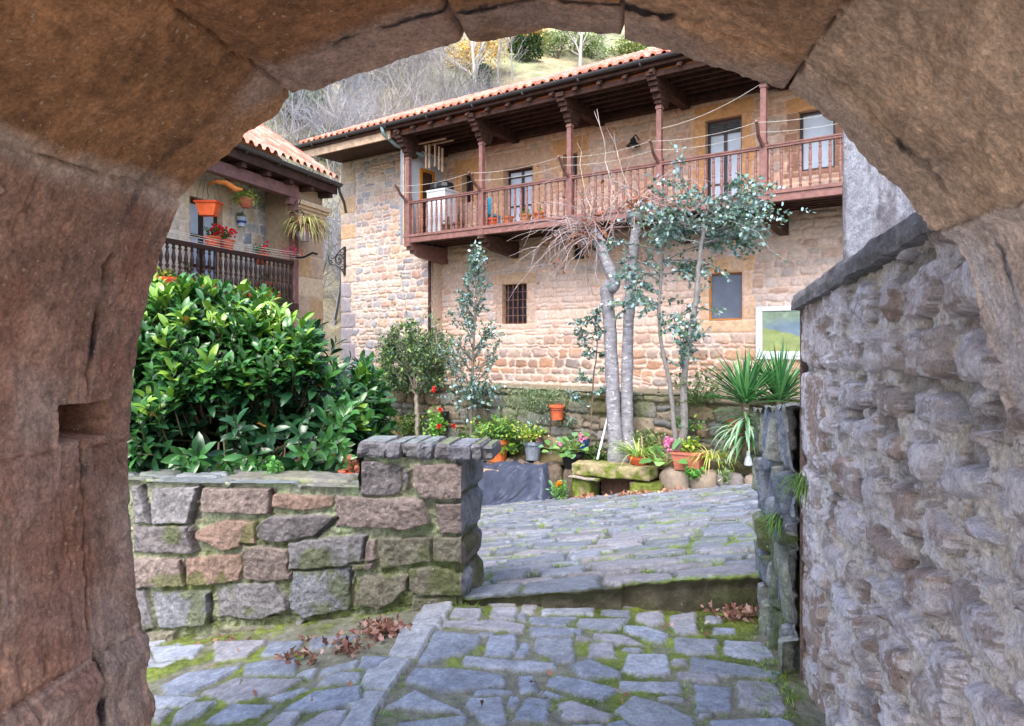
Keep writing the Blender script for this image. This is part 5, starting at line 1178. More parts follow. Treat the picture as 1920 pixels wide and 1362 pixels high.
def hillpt(x, y):       # where the sight line through photo point (x,y) meets the hill
    r, t = ray(x, y); Ys = np.linspace(24, 150, 1300); k = np.argmax(hill_h(r*Ys, Ys) > t*Ys); Yk = Ys[k]
    return np.array([r*Yk, Yk, float(hill_h(np.array([r*Yk]), np.array([Yk]))[0])])
HG = 'bare trees on the hillside'
def bare_tree(p, hgt, label, seed, r0=.16, group=HG, col=srgb(176, 170, 172), depth=4, lean=(0, 0, 1), leaf=None, nb=3):
    rr = random.Random(seed); t = thing('bare_tree', label, 'tree', tuple(p), group); mb = MB(); mb.cur = col
    top = Vector(p)+Vector(lean)*hgt*.45; pts, _ = wobble(Vector(p)-Vector((0, 0, .5)), Vector(lean), hgt*.55, 5, .06, r=rr)
    mb.tube(pts, [r0*(1-.09*i) for i in range(6)], 6); mb.build('trunk', M['twig'], t, True)
    mb = MB(); mb.cur = col; out = []
    for k in range(8):
        q = pts[2+rr.randrange(4)]; grow(mb, q, Vector((rr.uniform(-1, 1), rr.uniform(-1, 1), rr.uniform(.5, 1.4))), hgt*.24, r0*.42, depth-1, .15, .55, nb, .72, Vector((0, 0, .05)), 3, out, rr, .62)
    grow(mb, pts[-1], Vector((0, 0, 1)), hgt*.25, r0*.5, depth, .12, .6, nb, .7, Vector((0, 0, .05)), 4, out, rr, .62)
    mb.build('crown', M['twig'], t); return t, out
for i, (x, y, hg, lab) in enumerate([(893, 182, 9, 'tall pale bare tree rising highest from the slope, left of the grassy patch'), (1088, 128, 7, 'spreading bare tree standing alone on the grassy slope, above the tiled eaves'), (935, 165, 7, 'thin bare tree just right of the tall pale one'),
                                     (960, 150, 6, 'slender bare tree beside the yellow-leaved bushes'), (832, 190, 7, 'bare tree left of the tall pale one, above the thicket'), (770, 200, 6.5, 'bare tree standing in the grey thicket over the eaves'), (1128, 105, 5, 'small bare sapling right of the spreading tree')]):
    bare_tree(hillpt(x, y), hg, lab, 40+i, .2 if i < 2 else .1, col=srgb(168, 162, 158) if i < 2 else srgb(150, 144, 140), depth=4 if i < 2 else 3)
# grey thicket: one mass of bare twigs
rr = random.Random(77); protos = []
for k in range(4):
    mb = MB(); 
    for j in range(6): grow(mb, (rr.uniform(-.6, .6), rr.uniform(-.6, .6), -.3), Vector((rr.uniform(-.6, .6), rr.uniform(-.6, .6), 1.2)), 2.0, .05, 3, .22, .75, 4, .68, Vector((0, 0, .06)), 3, None, rr, .62)
    protos.append((np.array(mb.v), np.array(mb.f)))
VV, FF, CC = [], [], []; n0 = 0
for i in range(210):
    X0 = rr.uniform(-26, 1); Y0 = rr.uniform(27, 64)
    if i > 150: X0 = rr.uniform(-1, 8); Y0 = rr.uniform(30, 40)
    if X0 > -2 and Y0 > 48: continue
    _x, _y = 960+1340*X0/Y0, 650-1340*(float(hill_h(np.array([X0]), np.array([Y0]))[0])+2.5)/Y0
    if _x > 845 and _y < 165: continue
    v, f = protos[i % 4]; a_ = rr.uniform(0, 6.28); s = rr.uniform(.8, 1.7)
    x = v[:, 0]*math.cos(a_)-v[:, 1]*math.sin(a_); y = v[:, 0]*math.sin(a_)+v[:, 1]*math.cos(a_)
    z0 = float(hill_h(np.array([X0]), np.array([Y0]))[0])
    VV.append(np.stack([X0+x*s, Y0+y*s, z0+v[:, 2]*s], -1)); FF.append(f+n0); n0 += len(v)
    CC.append(np.repeat([jc(rr.choice([srgb(160, 158, 168), srgb(142, 142, 150), srgb(166, 158, 156), srgb(130, 126, 120)]), .12, rr)], len(v), 0))
VV, FF, CC = np.concatenate(VV), np.concatenate(FF), np.concatenate(CC)
me = bpy.data.meshes.new('bare_thicket'); me.vertices.add(len(VV)); me.vertices.foreach_set('co', VV.reshape(-1).astype(np.float32)); me.loops.add(FF.size); me.loops.foreach_set('vertex_index', FF.reshape(-1).astype(np.int32))
me.polygons.add(len(FF)); me.polygons.foreach_set('loop_start', np.arange(0, FF.size, 4, dtype=np.int32)); me.update(calc_edges=True); setcol(me, CC); me.materials.append(M['twig'])
tag(link(me, 'bare_thicket'), 'grey tangle of bare trees and brambles covering the hillside behind the roofs', 'thicket', kind='stuff'); print('thicket', len(FF))
def bush(name, label, c, R_, n, cols, ll, lw, mat='leaf', T=SM_T, Fc=SM_F, seed=1, cat='bush', group=None, stem=True, lobes=6, up=.3):
    rr = random.Random(seed); t = thing(name, label, cat, tuple(c), group); lv = Leaves(); mb = MB(); mb.cur = srgb(96, 84, 72)
    lob = [Vector((rr.uniform(-.5, .5)*R_[0], rr.uniform(-.5, .5)*R_[1], rr.uniform(.2, .9)*R_[2])) for _ in range(lobes)]
    lr_ = [rr.uniform(.35, .6) for _ in lob]
    for i in range(n):
        k = rr.randrange(lobes); d = rv(rr); d.z = abs(d.z) if rr.random() < .7 else d.z; q = lob[k]+Vector((d.x*R_[0], d.y*R_[1], d.z*R_[2]))*lr_[k]*rr.uniform(.55, 1.05)
        q.z = max(.0, q.z); lv.add(Vector(c)+q, d+rv(rr)*.8, rv(rr)+Vector((0, 0, .8)), ll*rr.uniform(.6, 1.3), lw*rr.uniform(.7, 1.3), jc(rr.choice(cols), .25, rr))
    lv.build('foliage', M[mat], t, T=T, Fc=Fc)
    if stem:
        for l in lob: mb.tube([Vector(c), Vector(c)+l*.6+rv(rr)*.05, Vector(c)+l], [.05*R_[2]/2, .03*R_[2]/2, .01], 4)
        mb.build('stems', M['twig'], t)
    return t
YEL = srgb(190, 162, 110)
for i, (x, y, R_, lab, cols) in enumerate([(885, 140, (3.2, 1.5, 3.0), 'yellow-leaved bush beside the tall pale tree', [YEL, srgb(206, 170, 90), srgb(236, 200, 120)]), (965, 100, (4, 2, 3.4), 'golden autumn bush just under the crown of the arch', [YEL, srgb(240, 200, 110)]),
    (985, 118, (1.6, 1.2, 1.8), 'dark green bush between the golden bushes', [DGn, srgb(40, 60, 36)]), (908, 166, (1.0, 1, 1.2), 'small dark shrub at the foot of the tall pale tree', [DGn, srgb(50, 70, 44)]), (1045, 112, (2.6, 2, 2.6), 'loose green broom bush left of the spreading tree', [srgb(136, 156, 112), srgb(156, 168, 126)]),
    (1110, 112, (2.4, 2, 1.8), 'pale green bush right of the spreading tree', [srgb(142, 158, 116), srgb(160, 170, 132)]), (560, 235, (2.4, 2, 2.6), 'green shrub in the thicket near the left haunch of the arch', [srgb(120, 150, 100), srgb(96, 128, 84)]), (1010, 90, (2.0, 2, 1.6), 'dull orange bush near the arch crown', [srgb(190, 150, 96), srgb(170, 150, 90)]),
    (1180, 108, (2.5, 2, 1.2), 'low brownish-green bush close above the eaves on the right', [srgb(150, 150, 100), srgb(120, 136, 80)]), (615, 300, (1.6, 1.5, 1.6), 'green shrub between the two roofs', [srgb(110, 150, 74), srgb(90, 130, 60)])]):
    bush('hill_bush', lab, hillpt(x, y), R_, 1500, cols, .3, .16, seed=60+i, group='bushes on the hillside')
# hedge in the gap between the houses
bush('hedge', 'tall green climber-covered hedge filling the gap between the two houses', H(-19.1, 18.2, -3), (1.1, 1.2, 3.6), 5200, [srgb(96, 150, 70), srgb(80, 128, 60), srgb(120, 160, 90), srgb(140, 130, 90)], .16, .1, seed=90, cat='hedge', lobes=14)
bush('hedge', 'brownish scrub above the green hedge in the gap between the houses', H(-19.6, 21, 0.2), (1.6, 1.4, 3.4), 2600, [srgb(140, 128, 92), srgb(120, 120, 80), srgb(160, 150, 110)], .16, .08, seed=91, cat='hedge', lobes=9)

# ------------------------------------------------------------------ terrace, garden wall, bed
VGW = 12.7; ZG = -.91; VBED = 12.02
def bed_z(s): return np.interp(s, [-14, -11, -9, -6.5, -5, 2], [-2.75, -2.55, -2.42, -2.30, -2.2, -2.05])
s0g, s1g = -14.5, .5
A, B = np.meshgrid(np.linspace(s0g, s1g, 200), np.linspace(VGW+.3, VF+.1, 30)); h = .02*fbm(A*4, B*4, 0, 400)
t = grid_obj('upper_path', np.stack(H(A, B, -1.02+h), -1), np.array(srgb(132, 124, 104))*(1+.2*fbm(A*3, B*3, 0, 401)[..., None]), M['soil']); t['kind'] = 'structure'
gp = courses(s0g, s1g, -3.6, ZG-.13, (.17, .32), (.25, .6), .03, .15, random.Random(14), .02, chamfer=.35)+courses(s0g, s1g, ZG-.14, ZG-.0, (.13, .14), (.4, .8), .01, 0, random.Random(15), .02)
a = np.linspace(s0g, s1g, 560); b = np.linspace(-3.6, ZG+.01, 120)
A, B, sd, ID = relief(a, b, gp, .03, 5, .014, 410)
h, col, st = stone_field(A, B, sd, ID, len(gp), [srgb(*c) for c in ((140, 128, 112), (126, 122, 116), (148, 128, 106), (112, 112, 110), (136, 134, 128))], srgb(84, 80, 64), (.03, .07), .03, .01, 7, 413, .08, .4, mortar_rough=.02)
mk = sm(-.05, .4, fbm(A*1.5, B*2.5, 0, 415, 5)+.25*sm(-1.4, -1., B))[..., None]*.6; col = col*(1-mk)+(MOSS2*.9+np.array(srgb(110, 116, 84))*.4)*mk
root = thing('retaining_wall', 'mossy rough stone retaining wall running along the foot of the big house, behind the trees and pots', 'wall', H(-7, VGW, -2.8))
grid_obj('wall_face', np.stack(H(A, VGW-h, B), -1), col, M['mossy'], root)
A_, B_ = np.meshgrid(np.linspace(s0g, s1g, 260), np.linspace(VGW-.05, VGW+.36, 24)); hh = .03*fbm(A_*5, B_*5, 0, 420, 4)
c = np.array(srgb(140, 134, 122))*(1+.25*fbm(A_*4, B_*4, 0, 421)[..., None]); mk = sm(-.1, .3, fbm(A_*2, B_*2, 0, 422))[..., None]*.5; c = c*(1-mk)+np.array(srgb(96, 110, 58))*mk
grid_obj('wall_top', np.stack(H(A_, B_, ZG+hh), -1), c, M['mossy'], root)
mb = MB(); mb.box(H, s0g, s1g, VGW+.02, VGW+.34, -3.6, ZG-.04, srgb(120, 116, 100)); mb.build('wall_core', M['mossy'], root)
# soil of the bed
a = np.linspace(-14.5, 1, 260); b = np.linspace(VBED-.02, VGW+.02, 30); A, B = np.meshgrid(a, b)
P = np.stack(H(A, B, bed_z(A)+.04*fbm(A*3, B*3, 0, 430, 4)+.12*sm(VBED+.2, VGW, B)-.0), -1)
o = grid_obj('planting_bed', P, np.array(srgb(98, 88, 62))*(1+.3*fbm(A*6, B*6, 0, 431)[..., None]), M['soil']); o['kind'] = 'structure'
def court_at(s, v): x, y, _ = H(s, v, 0); return court_z(x, y)
# pale boulders edging the bed, right of the bench
rr = random.Random(19); root = thing('edging_stones', 'row of rounded pale stones edging the flower bed right of the mossy bench', 'edging', H(-5, VBED, -2.5))
def boulder(mb, c, r, seed, col, n=14, m=10):
    us = np.linspace(0, 2*np.pi, n, endpoint=False); vs_ = np.linspace(-np.pi/2, np.pi/2, m); U, V_ = np.meshgrid(us, vs_)
    sq = lambda x, e: np.sign(x)*np.abs(x)**e
    x, y, z = sq(np.cos(V_), .6)*sq(np.cos(U), .7), sq(np.cos(V_), .6)*sq(np.sin(U), .7), sq(np.sin(V_), .7)
    k = 1+.18*fbm(x*1.3, y*1.3, z*1.3, seed, 3); P = np.stack([x*k*r[0], y*k*r[1], z*k*r[2]], -1).reshape(-1, 3)
    pts = [(c[0]+.82*p[0]+.572*p[1], c[1]-.572*p[0]+.82*p[1], c[2]+p[2]) for p in P]
    mb.add(pts, [(j*n+i, j*n+(i+1) % n, (j+1)*n+(i+1) % n, (j+1)*n+i) for j in range(m-1) for i in range(n)], col)
s = hs(1238, VBED); k = 0
while s < -1.5:
    w = rr.uniform(.17, .32); zb, zt_ = court_at(s+w, VBED)-.05, float(bed_z(s+w))+.04; mb = MB()
    boulder(mb, H(s+w, VBED+.02, (zb+zt_)/2), (w*1.02, .17, (zt_-zb)/2*1.08), 500+k, jc(rr.choice([srgb(152, 140, 132), srgb(138, 130, 126), srgb(156, 140, 126)]), .08, rr)); mb.build('edge_stone', M['facade'], root, True); s += 2*w+.01; k += 1
s = hs(905, VBED); 
while s < hs(1075, VBED):
    w = rr.uniform(.15, .26); zb, zt_ = court_at(s+w, VBED)-.05, float(bed_z(s+w))+.02; mb = MB()
    boulder(mb, H(s+w, VBED+.08, (zb+zt_)/2), (w, .16, (zt_-zb)/2*1.08), 600+k, jc(srgb(110, 96, 84), .1, rr)); mb.build('edge_stone', M['mossy'], root, True); s += 2*w; k += 1
# bench
VBN = 11.75; bs0, bs1 = hs(1072, VBN), hs(1220, VBN); zt_ = hz(1150, 872, VBN)
t = thing('stone_bench', 'thick moss-covered stone slab bench on squat stone blocks', 'bench', H((bs0+bs1)/2, VBN, court_at((bs0+bs1)/2, VBN)))
def rough_block(name, s0, s1, v0, v1, z0, z1, col, seed, parent, mat='mossy', mossy=.6, tl=0., n=(40, 12, 12)):
    P, F_, C = [], [], []
    mb = MB()
    def face(f, m, k):
        U, V_ = np.meshgrid(np.linspace(0, 1, m), np.linspace(0, 1, k)); s_, v_, z_ = f(U, V_)
        e = .03; 
        cs, cv, cz = (s0+s1)/2, (v0+v1)/2, (z0+z1)/2
        ns_, nv_, nz_ = (s_-cs)/((s1-s0)/2), (v_-cv)/((v1-v0)/2), (z_-cz)/((z1-z0)/2)
        rnd_ = np.sort(np.abs(np.stack([ns_*1., nv_, nz_])), 0); kk = sm(.75, 1.02, rnd_[1])*.09
        s_, v_, z_ = s_-ns_*kk*(v1-v0)*.3, v_-nv_*kk*(v1-v0)*.4, z_-nz_*kk*(z1-z0)*.6
        n1, n2, n3 = [fbm(s_*4, v_*4, z_*6, seed+i*7, 4) for i in range(3)]
        P_ = np.stack(H(s_+.02*n1, v_+.025*n2, z_+.02*n3+tl*(s_-cs)), -1)
        mk = sm(-.25, .25, fbm(s_*5, v_*5, z_*5, seed+31, 5)+mossy-.5)[..., None]; c_ = np.array(col)*(1+.2*n1[..., None]); mc_ = (MOSS*.9+MOSS2*.5)*(1+.5*fbm(s_*12, v_*12, z_*12, seed+40, 4)[..., None])
        c_ = c_*(1-mk)+mc_*mk
        n0 = len(mb.v); mb.v += [tuple(q) for q in P_.reshape(-1, 3)]; mb.c += [tuple(q) for q in np.clip(c_, .01, 1).reshape(-1, 3)]
        for j in range(k-1):
            for i in range(m-1): mb.f.append((n0+j*m+i, n0+j*m+i+1, n0+(j+1)*m+i+1, n0+(j+1)*m+i)); mb.mi.append(0)
    L3 = lambda a_, b_, t_: a_+(b_-a_)*t_
    a_, b_, c_ = n
    face(lambda U, V_: (L3(s0, s1, U), v0+0*U, L3(z0, z1, V_)), a_, c_); face(lambda U, V_: (L3(s0, s1, U), v1+0*U, L3(z0, z1, V_)), a_, c_)
    face(lambda U, V_: (L3(s0, s1, U), L3(v0, v1, V_), z1+0*U), a_, b_); face(lambda U, V_: (L3(s0, s1, U), L3(v0, v1, V_), z0+0*U), a_, b_)
    face(lambda U, V_: (s0+0*U, L3(v0, v1, U), L3(z0, z1, V_)), b_, c_); face(lambda U, V_: (s1+0*U, L3(v0, v1, U), L3(z0, z1, V_)), b_, c_)
    return mb.build(name, M[mat], parent, True)
rough_block('slab', bs0, bs1, VBN-.05, VBN+.45, zt_-.25, zt_, srgb(158, 146, 112), 520, t, mossy=.5, tl=.03)
for x0, x1 in ((1072, 1106), (1180, 1240)):
    s0, s1 = hs(x0, VBN), hs(x1, VBN); zb = court_at((s0+s1)/2, VBN)-.05; rough_block('support_block', s0, s1, VBN-.02, VBN+.42, zb, zt_-.26, srgb(120, 112, 84), 530+x0, t, mossy=.75, n=(16, 12, 12))
mb = MB(); mb.box(H, hs(1110, VBN), hs(1180, VBN), VBN+.36, VBN+.44, court_at(hs(1150, VBN), VBN)-.05, zt_-.27, srgb(110, 84, 70)); mb.build('back_stone', M['mossy'], t)
rough_block('thin_slate', hs(1066, VBN-.1), hs(1122, VBN-.1), VBN-.12, VBN+.1, zt_-.31, zt_-.27, srgb(160, 150, 140), 540, t, mossy=.1, n=(14, 6, 4))
# tarpaulin over a stack
VT = 11.9; U, V_ = np.meshgrid(np.linspace(0, 1, 150), np.linspace(0, 1, 90)); ts0, ts1 = hs(860, VT), hs(1038, VT)
s = ts0+(ts1-ts0)*U; topz = hz(1010, 866, VT)-.16*(1-U)**1.0-.04; zb = court_z(*[np.asarray(q) for q in H(s, VT-.35, 0)[:2]])+.02
prof_v = np.where(V_ < .35, VT+.55-V_/.35*.6, VT-.05-(V_-.35)/.65*.33); fall = sm(.28, 1.0, V_)
side = sm(.9, 1., U); topz = topz-(topz-zb)*side**1.3*.96
fold = fbm(U*5+V_*2.2, V_*1.0-U*1.5, 0, 551, 4)*.12*fall+.06*rid(U*7+V_*3.5, V_*1.2, 0, 553, 4)
z = topz*(1-fall**.9)+zb*fall**.9+(.05*fbm(U*4, V_*5, 0, 555, 4)+.02*rid(U*9-V_*4, V_*3, 0, 557, 3))*(1-fall); v = prof_v-fold-.12*side*fall-.05*np.sin(U*34+V_*5+3*fbm(U*4, V_*2, 0, 559, 3))*fall*(.5+.5*fbm(U*3, V_*2, 0, 561, 2))
tag(grid_obj('tarpaulin', np.stack(H(s, v, z), -1), np.ones(U.shape+(3,))*.3, M['tarp']), 'blue-grey tarpaulin draped in folds over a stack beside the bench', 'tarpaulin')
r_ = thing('timber_stack', 'weathered board edge showing at the left end of the tarpaulin, under the big orange pot', 'boards', H(hs(905, VT), VT, -3.2))
mb = MB(); mb.box(H, ts0, hs(960, VT), VT-.0, VT+.5, -3.2, hz(930, 876, VT)-.06); mb.box(H, ts0, hs(942, VT), VT-.12, VT+.5, hz(920, 884, VT)-.04, hz(920, 878, VT)); mb.build('boards', M['rawwood'], r_)

# ------------------------------------------------------------------ pots in the bed
def BP(x, y, v): return HP(x, y, v)
c = BP(933, 869, 12.2); t = pot('flowerpot', 'big bright orange pot overflowing with green trailing leaves, left of the tarpaulin', c, .25, .52, col=srgb(204, 106, 56))
tuft(t, (c[0], c[1], c[2]+.48), .85, .6, 1200, [LG, srgb(96, 140, 84), YG, srgb(120, 160, 100)], .08, .05, seed=11); tuft(t, (c[0]+.2, c[1]-.15, c[2]+.42), .28, .3, 120, [YG, LG], .07, .05, name='trailing_leaves', down=.9, seed=12)
mb = MB(); [mb.tube([(c[0]+.24*math.cos(a_), c[1]+.24*math.sin(a_), c[2]-.08), (c[0]+.24*math.cos(a_), c[1]+.24*math.sin(a_), c[2]+.03)], .012, 4) for a_ in (0, 1.5, 3.1, 4.6)]; mb.build('stand', M['iron'], t)
c = BP(999, 862, 12.3); t = pot('flowerpot', 'slate-grey pot of yellowish leaves with a pink bloom, standing on the tarpaulin', c, .19, .38, 'grey', n=14); tuft(t, (c[0], c[1], c[2]+.36), .5, .42, 460, [YG, srgb(190, 190, 110), LG], .07, .05, seed=13); flowers(t, (c[0]+.12, c[1]-.1, c[2]+.42), .05, 6, srgb(220, 130, 176), .05)
tuft(t, (c[0]+.1, c[1], c[2]+.5), .3, .3, 90, [srgb(120, 150, 140), BG], .09, .06, seed=14, name='upper_leaves')
def bergenia(t, c, n, r, seed, size=.17):
    rr = random.Random(seed); lv = Leaves(); mb = MB(); mb.cur = srgb(120, 140, 70)
    for i in range(n):
        a_ = rr.uniform(0, 6.28); el = rr.uniform(.15, 1.2); d = Vector((math.cos(a_)*math.cos(el), math.sin(a_)*math.cos(el), math.sin(el))); q = Vector(c)+d*r*rr.uniform(.5, 1)
        mb.tube([c, Vector(c).lerp(q, .5)+Vector((0, 0, .04)), q], [.008, .007, .005], 4)
        lv.add(q, d+Vector((0, 0, -.25)), Vector((0, 0, 1))+d*.9+Vector((-.2, -.6, 0)), size*rr.uniform(.7, 1.15), size*.8*rr.uniform(.7, 1.1), jc(rr.choice([srgb(120, 160, 84), srgb(140, 176, 104), srgb(110, 150, 110), srgb(90, 130, 70)]), .12, rr), .25)
    lv.build('foliage', M['leaf'], t, T=RD_T, Fc=RD_F); mb.build('stalks', M['leaf'], t)
c = BP(1075, 878, 12.15); t = pot('flowerpot', 'dark pot of broad round leaves with pink flowers, between the tarpaulin and the bench', c, .25, .3, 'blackp'); bergenia(t, (c[0], c[1], c[2]+.26), 42, .42, 21); bergenia(t, (c[0]-.35, c[1], c[2]+.26), 16, .3, 22, .15)
flowers(t, (c[0]+.16, c[1]-.1, c[2]+.6), .1, 12, srgb(226, 150, 186), .05); flowers(t, (c[0]-.25, c[1]-.1, c[2]+.5), .05, 5, srgb(220, 130, 176), .04, 'small_flowers')
c = BP(1094, 842, 12.3); t = pot('flowerpot', 'small dark blue pot half hidden behind the broad-leaved plant', c, .12, .2, 'colour', srgb(40, 84, 150), rim=False); tuft(t, (c[0], c[1], c[2]+.2), .16, .14, 40, [BG, LG], .06, .04)
c = BP(1045, 787, VGW-.2); t = pot('flowerpot', 'orange pot hung on the mossy retaining wall', c, .16, .31, col=srgb(196, 96, 62)); mb = MB(); mb.tube([(c[0]+.17*math.cos(a_), c[1]+.17*math.sin(a_), c[2]+.2) for a_ in np.linspace(0, 6.28, 18)], .008, 4); mb.build('wire_ring', M['iron'], t)
c2 = BP(1064, 800, VGW-.15); t = thing('succulent', 'small blue-green succulent growing from the wall under the hung orange pot', 'plant', c2); tuft(t, c2, .22, .22, 70, [BG, srgb(120, 160, 160)], .12, .03, seed=15, T=SM_T, Fc=SM_F)
c = BP(1381, 815, VGW-.25); t = pot('flowerpot', 'reddish pot mounted on the wall, half behind the yucca leaves', c, .15, .25, col=srgb(180, 92, 72))
c = BP(584+0, 0, 12) if 0 else BP(832, 790, VGW-.2); t = pot('flowerpot', 'small black pot fixed to the wall beside the geranium', c, .12, .22, 'blackp')
# geranium bush at the pillar
c = BP(818, 820, 12.3); t = thing('geranium', 'bright green geranium with a few red flowers against the wall, above the pillar cap', 'plant', (c[0], c[1], c[2]-.3))
tuft(t, (c[0], c[1], c[2]), .32, .75, 420, [srgb(130, 180, 90), srgb(150, 196, 110), srgb(110, 160, 70)], .08, .075, seed=16)
for x, y in ((826, 768), (813, 730), (850, 798), (822, 800)): flowers(t, BP(x, y, 12.1), .05, 6, srgb(220, 50, 50), .045)
# spider plants, planter box, etc.
def spider(name, label, c, n, lg, cols, seed, w=.022, droop=(.8, 1.5), up=(.6, 1.6), group=None, pot_=None):
    t = thing(name, label, 'plant', c, group); rr = random.Random(seed); mb = MB()
    for i in range(n):
        a_ = rr.uniform(0, 6.28); blade(mb, Vector(c)+Vector((math.cos(a_), math.sin(a_), 0))*.05, Vector((math.cos(a_), math.sin(a_), rr.uniform(*up))), lg*rr.uniform(.6, 1.1), w, rr.uniform(*droop), jc(rr.choice(cols), .15, rr), 7)
    mb.build('foliage', M['leaf'], t); return t
c = BP(1198, 868, 12.0); t = spider('spider_plant', 'spider plant with long striped leaves in a shallow orange bowl behind the bench', (c[0], c[1], c[2]+.08), 120, .75, [srgb(150, 180, 90), srgb(190, 205, 130), srgb(110, 150, 70)], 31); mb = MB(); mb.cur = srgb(206, 100, 60); mb.lathe((c[0], c[1], c[2]-.02), [(.14, 0), (.2, .1), (.2, .14), (.17, .13)], 14); mb.build('bowl', M['terra'], t)
mb = MB(); mb.tube([(c[0]+.05, c[1]-.15, c[2]), (c[0]+.03, c[1]-.12, c[2]+.5)], .012, 4); mb.build('stake', M['rawwood'], t)
c = BP(1335, 862, 12.05); spider('spider_plant', 'yellowish spider plant hanging over the pale edging stones, left of the yucca', c, 80, .6, [srgb(190, 196, 100), srgb(160, 180, 80), srgb(210, 200, 130)], 32, droop=(1.2, 2.2))
c = BP(1290, 882, 11.95); t = thing('trough_planter', 'long terracotta trough with thin green shoots, on the edging stones right of the bench', 'planter', c); s = hs(1290, 11.95); x0, x1 = hs(1263, 11.95), hs(1316, 11.95); z = c[2]; mb = MB(); mb.cur = srgb(180, 108, 88)
mb.hexa([H(x0+.04, 11.9, z), H(x1-.04, 11.9, z), H(x1-.04, 12.14, z), H(x0+.04, 12.14, z), H(x0, 11.86, z+.27), H(x1, 11.86, z+.27), H(x1, 12.18, z+.27), H(x0, 12.18, z+.27)]); mb.box(H, x0-.02, x1+.02, 11.84, 12.2, z+.272, z+.31); mb.build('trough_body', M['terra'], t)
tuft(t, H(s+.0, 12, z+.3), .22, .35, 90, [LG, YG], .1, .05, seed=17)
c = BP(1248, 872, 11.85); t = thing('pink_flower_plant', 'broad-leaved plant with one upright pink flower cluster, between the bench and the terracotta trough', 'plant', c); bergenia(t, (c[0], c[1], c[2]), 16, .34, 23, .24); c3 = BP(1252, 832, 11.85); flowers(t, c3, .09, 28, srgb(226, 140, 190), .05, 'flower_cluster', (1, 1, 1.6)); mb = MB(); mb.cur = srgb(150, 110, 100); mb.tube([c, c3], .012, 5); mb.build('flower_stalk', M['leaf'], t)
c = BP(1050, 938, 11.5); t = thing('marigold_plant', 'low green plant with one orange bloom at the foot of the tarpaulin', 'plant', c); tuft(t, (c[0], c[1], c[2]), .3, .42, 260, [srgb(110, 160, 110), srgb(130, 176, 120), LG], .12, .035, seed=18, T=SM_T, Fc=SM_F); flowers(t, BP(1049, 907, 11.4), .03, 4, srgb(240, 150, 40), .06)
c = BP(1357, 905, 11.8); t = thing('aloe_tuft', 'small pale tuft of grass growing at the base of the edging stones', 'plant', c); tuft(t, c, .18, .35, 110, [srgb(170, 186, 150), LG], .12, .02, seed=19, T=SM_T, Fc=SM_F)
c = BP(1302, 892, 11.85); t = thing('ivy_patch', 'patch of small bright green leaves spilling over the edging stones under the trough', 'plant', c); tuft(t, (c[0], c[1], c[2]-.05), .3, .25, 160, [srgb(90, 150, 70), srgb(110, 170, 80)], .06, .05, seed=20)
c = BP(1021, 742, VGW-.05); t = thing('wall_plant', 'drooping grey-green rosemary tumbling over the top of the retaining wall', 'plant', c); rr = random.Random(33); lv = Leaves()
for i in range(1300):
    u = rr.gauss(0, .4); dz = -abs(rr.gauss(0, .3)); q = Vector(c)+Vector((.82*u, -.572*u, dz))+Vector((-.572, -.82, 0))*(.08+rr.uniform(0, .22)*(1-abs(dz)))+Vector((0, 0, .14)); lv.add(q, Vector((rr.uniform(-.4, .4), -.4, rr.uniform(-.6, .8))), rv(rr), .1*rr.uniform(.6, 1.2), .018, jc(rr.choice([srgb(128, 150, 118), srgb(100, 132, 92), srgb(150, 166, 130)]), .2, rr))
lv.build('foliage', M['leaf'], t, T=SM_T, Fc=SM_F)
for x, y, r_, n, cols, lab, sd_ in ((1218, 820, .28, 120, [srgb(120, 140, 90), srgb(150, 160, 110), srgb(90, 110, 70)], 'sparse leafy shrub behind the right-hand grey trunk', 51), (1308, 735, .5, 190, [srgb(110, 130, 90), srgb(90, 110, 80)], 'low creeper along the retaining wall top between the thin holly and the yucca', 52),
                              (1290, 790, .3, 70, [srgb(90, 130, 90), LG], 'little fern-like plant on the wall behind the thin hollies', 54), (960, 830, .5, 150, [srgb(84, 120, 60), DGn], 'tangled green weeds against the wall behind the big orange pot', 55), (1130, 850, .32, 160, [DGn, srgb(84, 110, 50)], 'dark green weeds at the foot of the leaning white pole', 56), (770, 800, .5, 240, [srgb(80, 110, 50), DGn, srgb(120, 130, 60)], 'dark undergrowth at the foot of the round shrub', 57), (872, 815, .3, 80, [DGn, srgb(110, 120, 60)], 'weeds at the foot of the cone-shaped holly', 58)):
    c = BP(x, y, 12.35); t = thing('weeds', lab, 'plant', c); tuft(t, (c[0], c[1], c[2]-.2), r_*1.8, r_*1.4, int(n*2), cols, .08, .05, seed=sd_)
mb = MB(); mb.tube([BP(1120, 862, 12.0), BP(1141, 776, 12.4)], [.022, .02], 8); tag(mb.build('leaning_pole', M['whitep']), 'white pole leaning against the left grey trunk', 'pole')
mb = MB(); c = BP(1403, 873, 11.9); mb.lathe(c, [(.06, 0), (.07, .02), (.05, .12), (.03, .16), (.03, .24)], 10); tag(mb.build('white_bottle', M['whitep']), 'small white plastic bottle standing on the edging stones, by the slate wall', 'bottle')

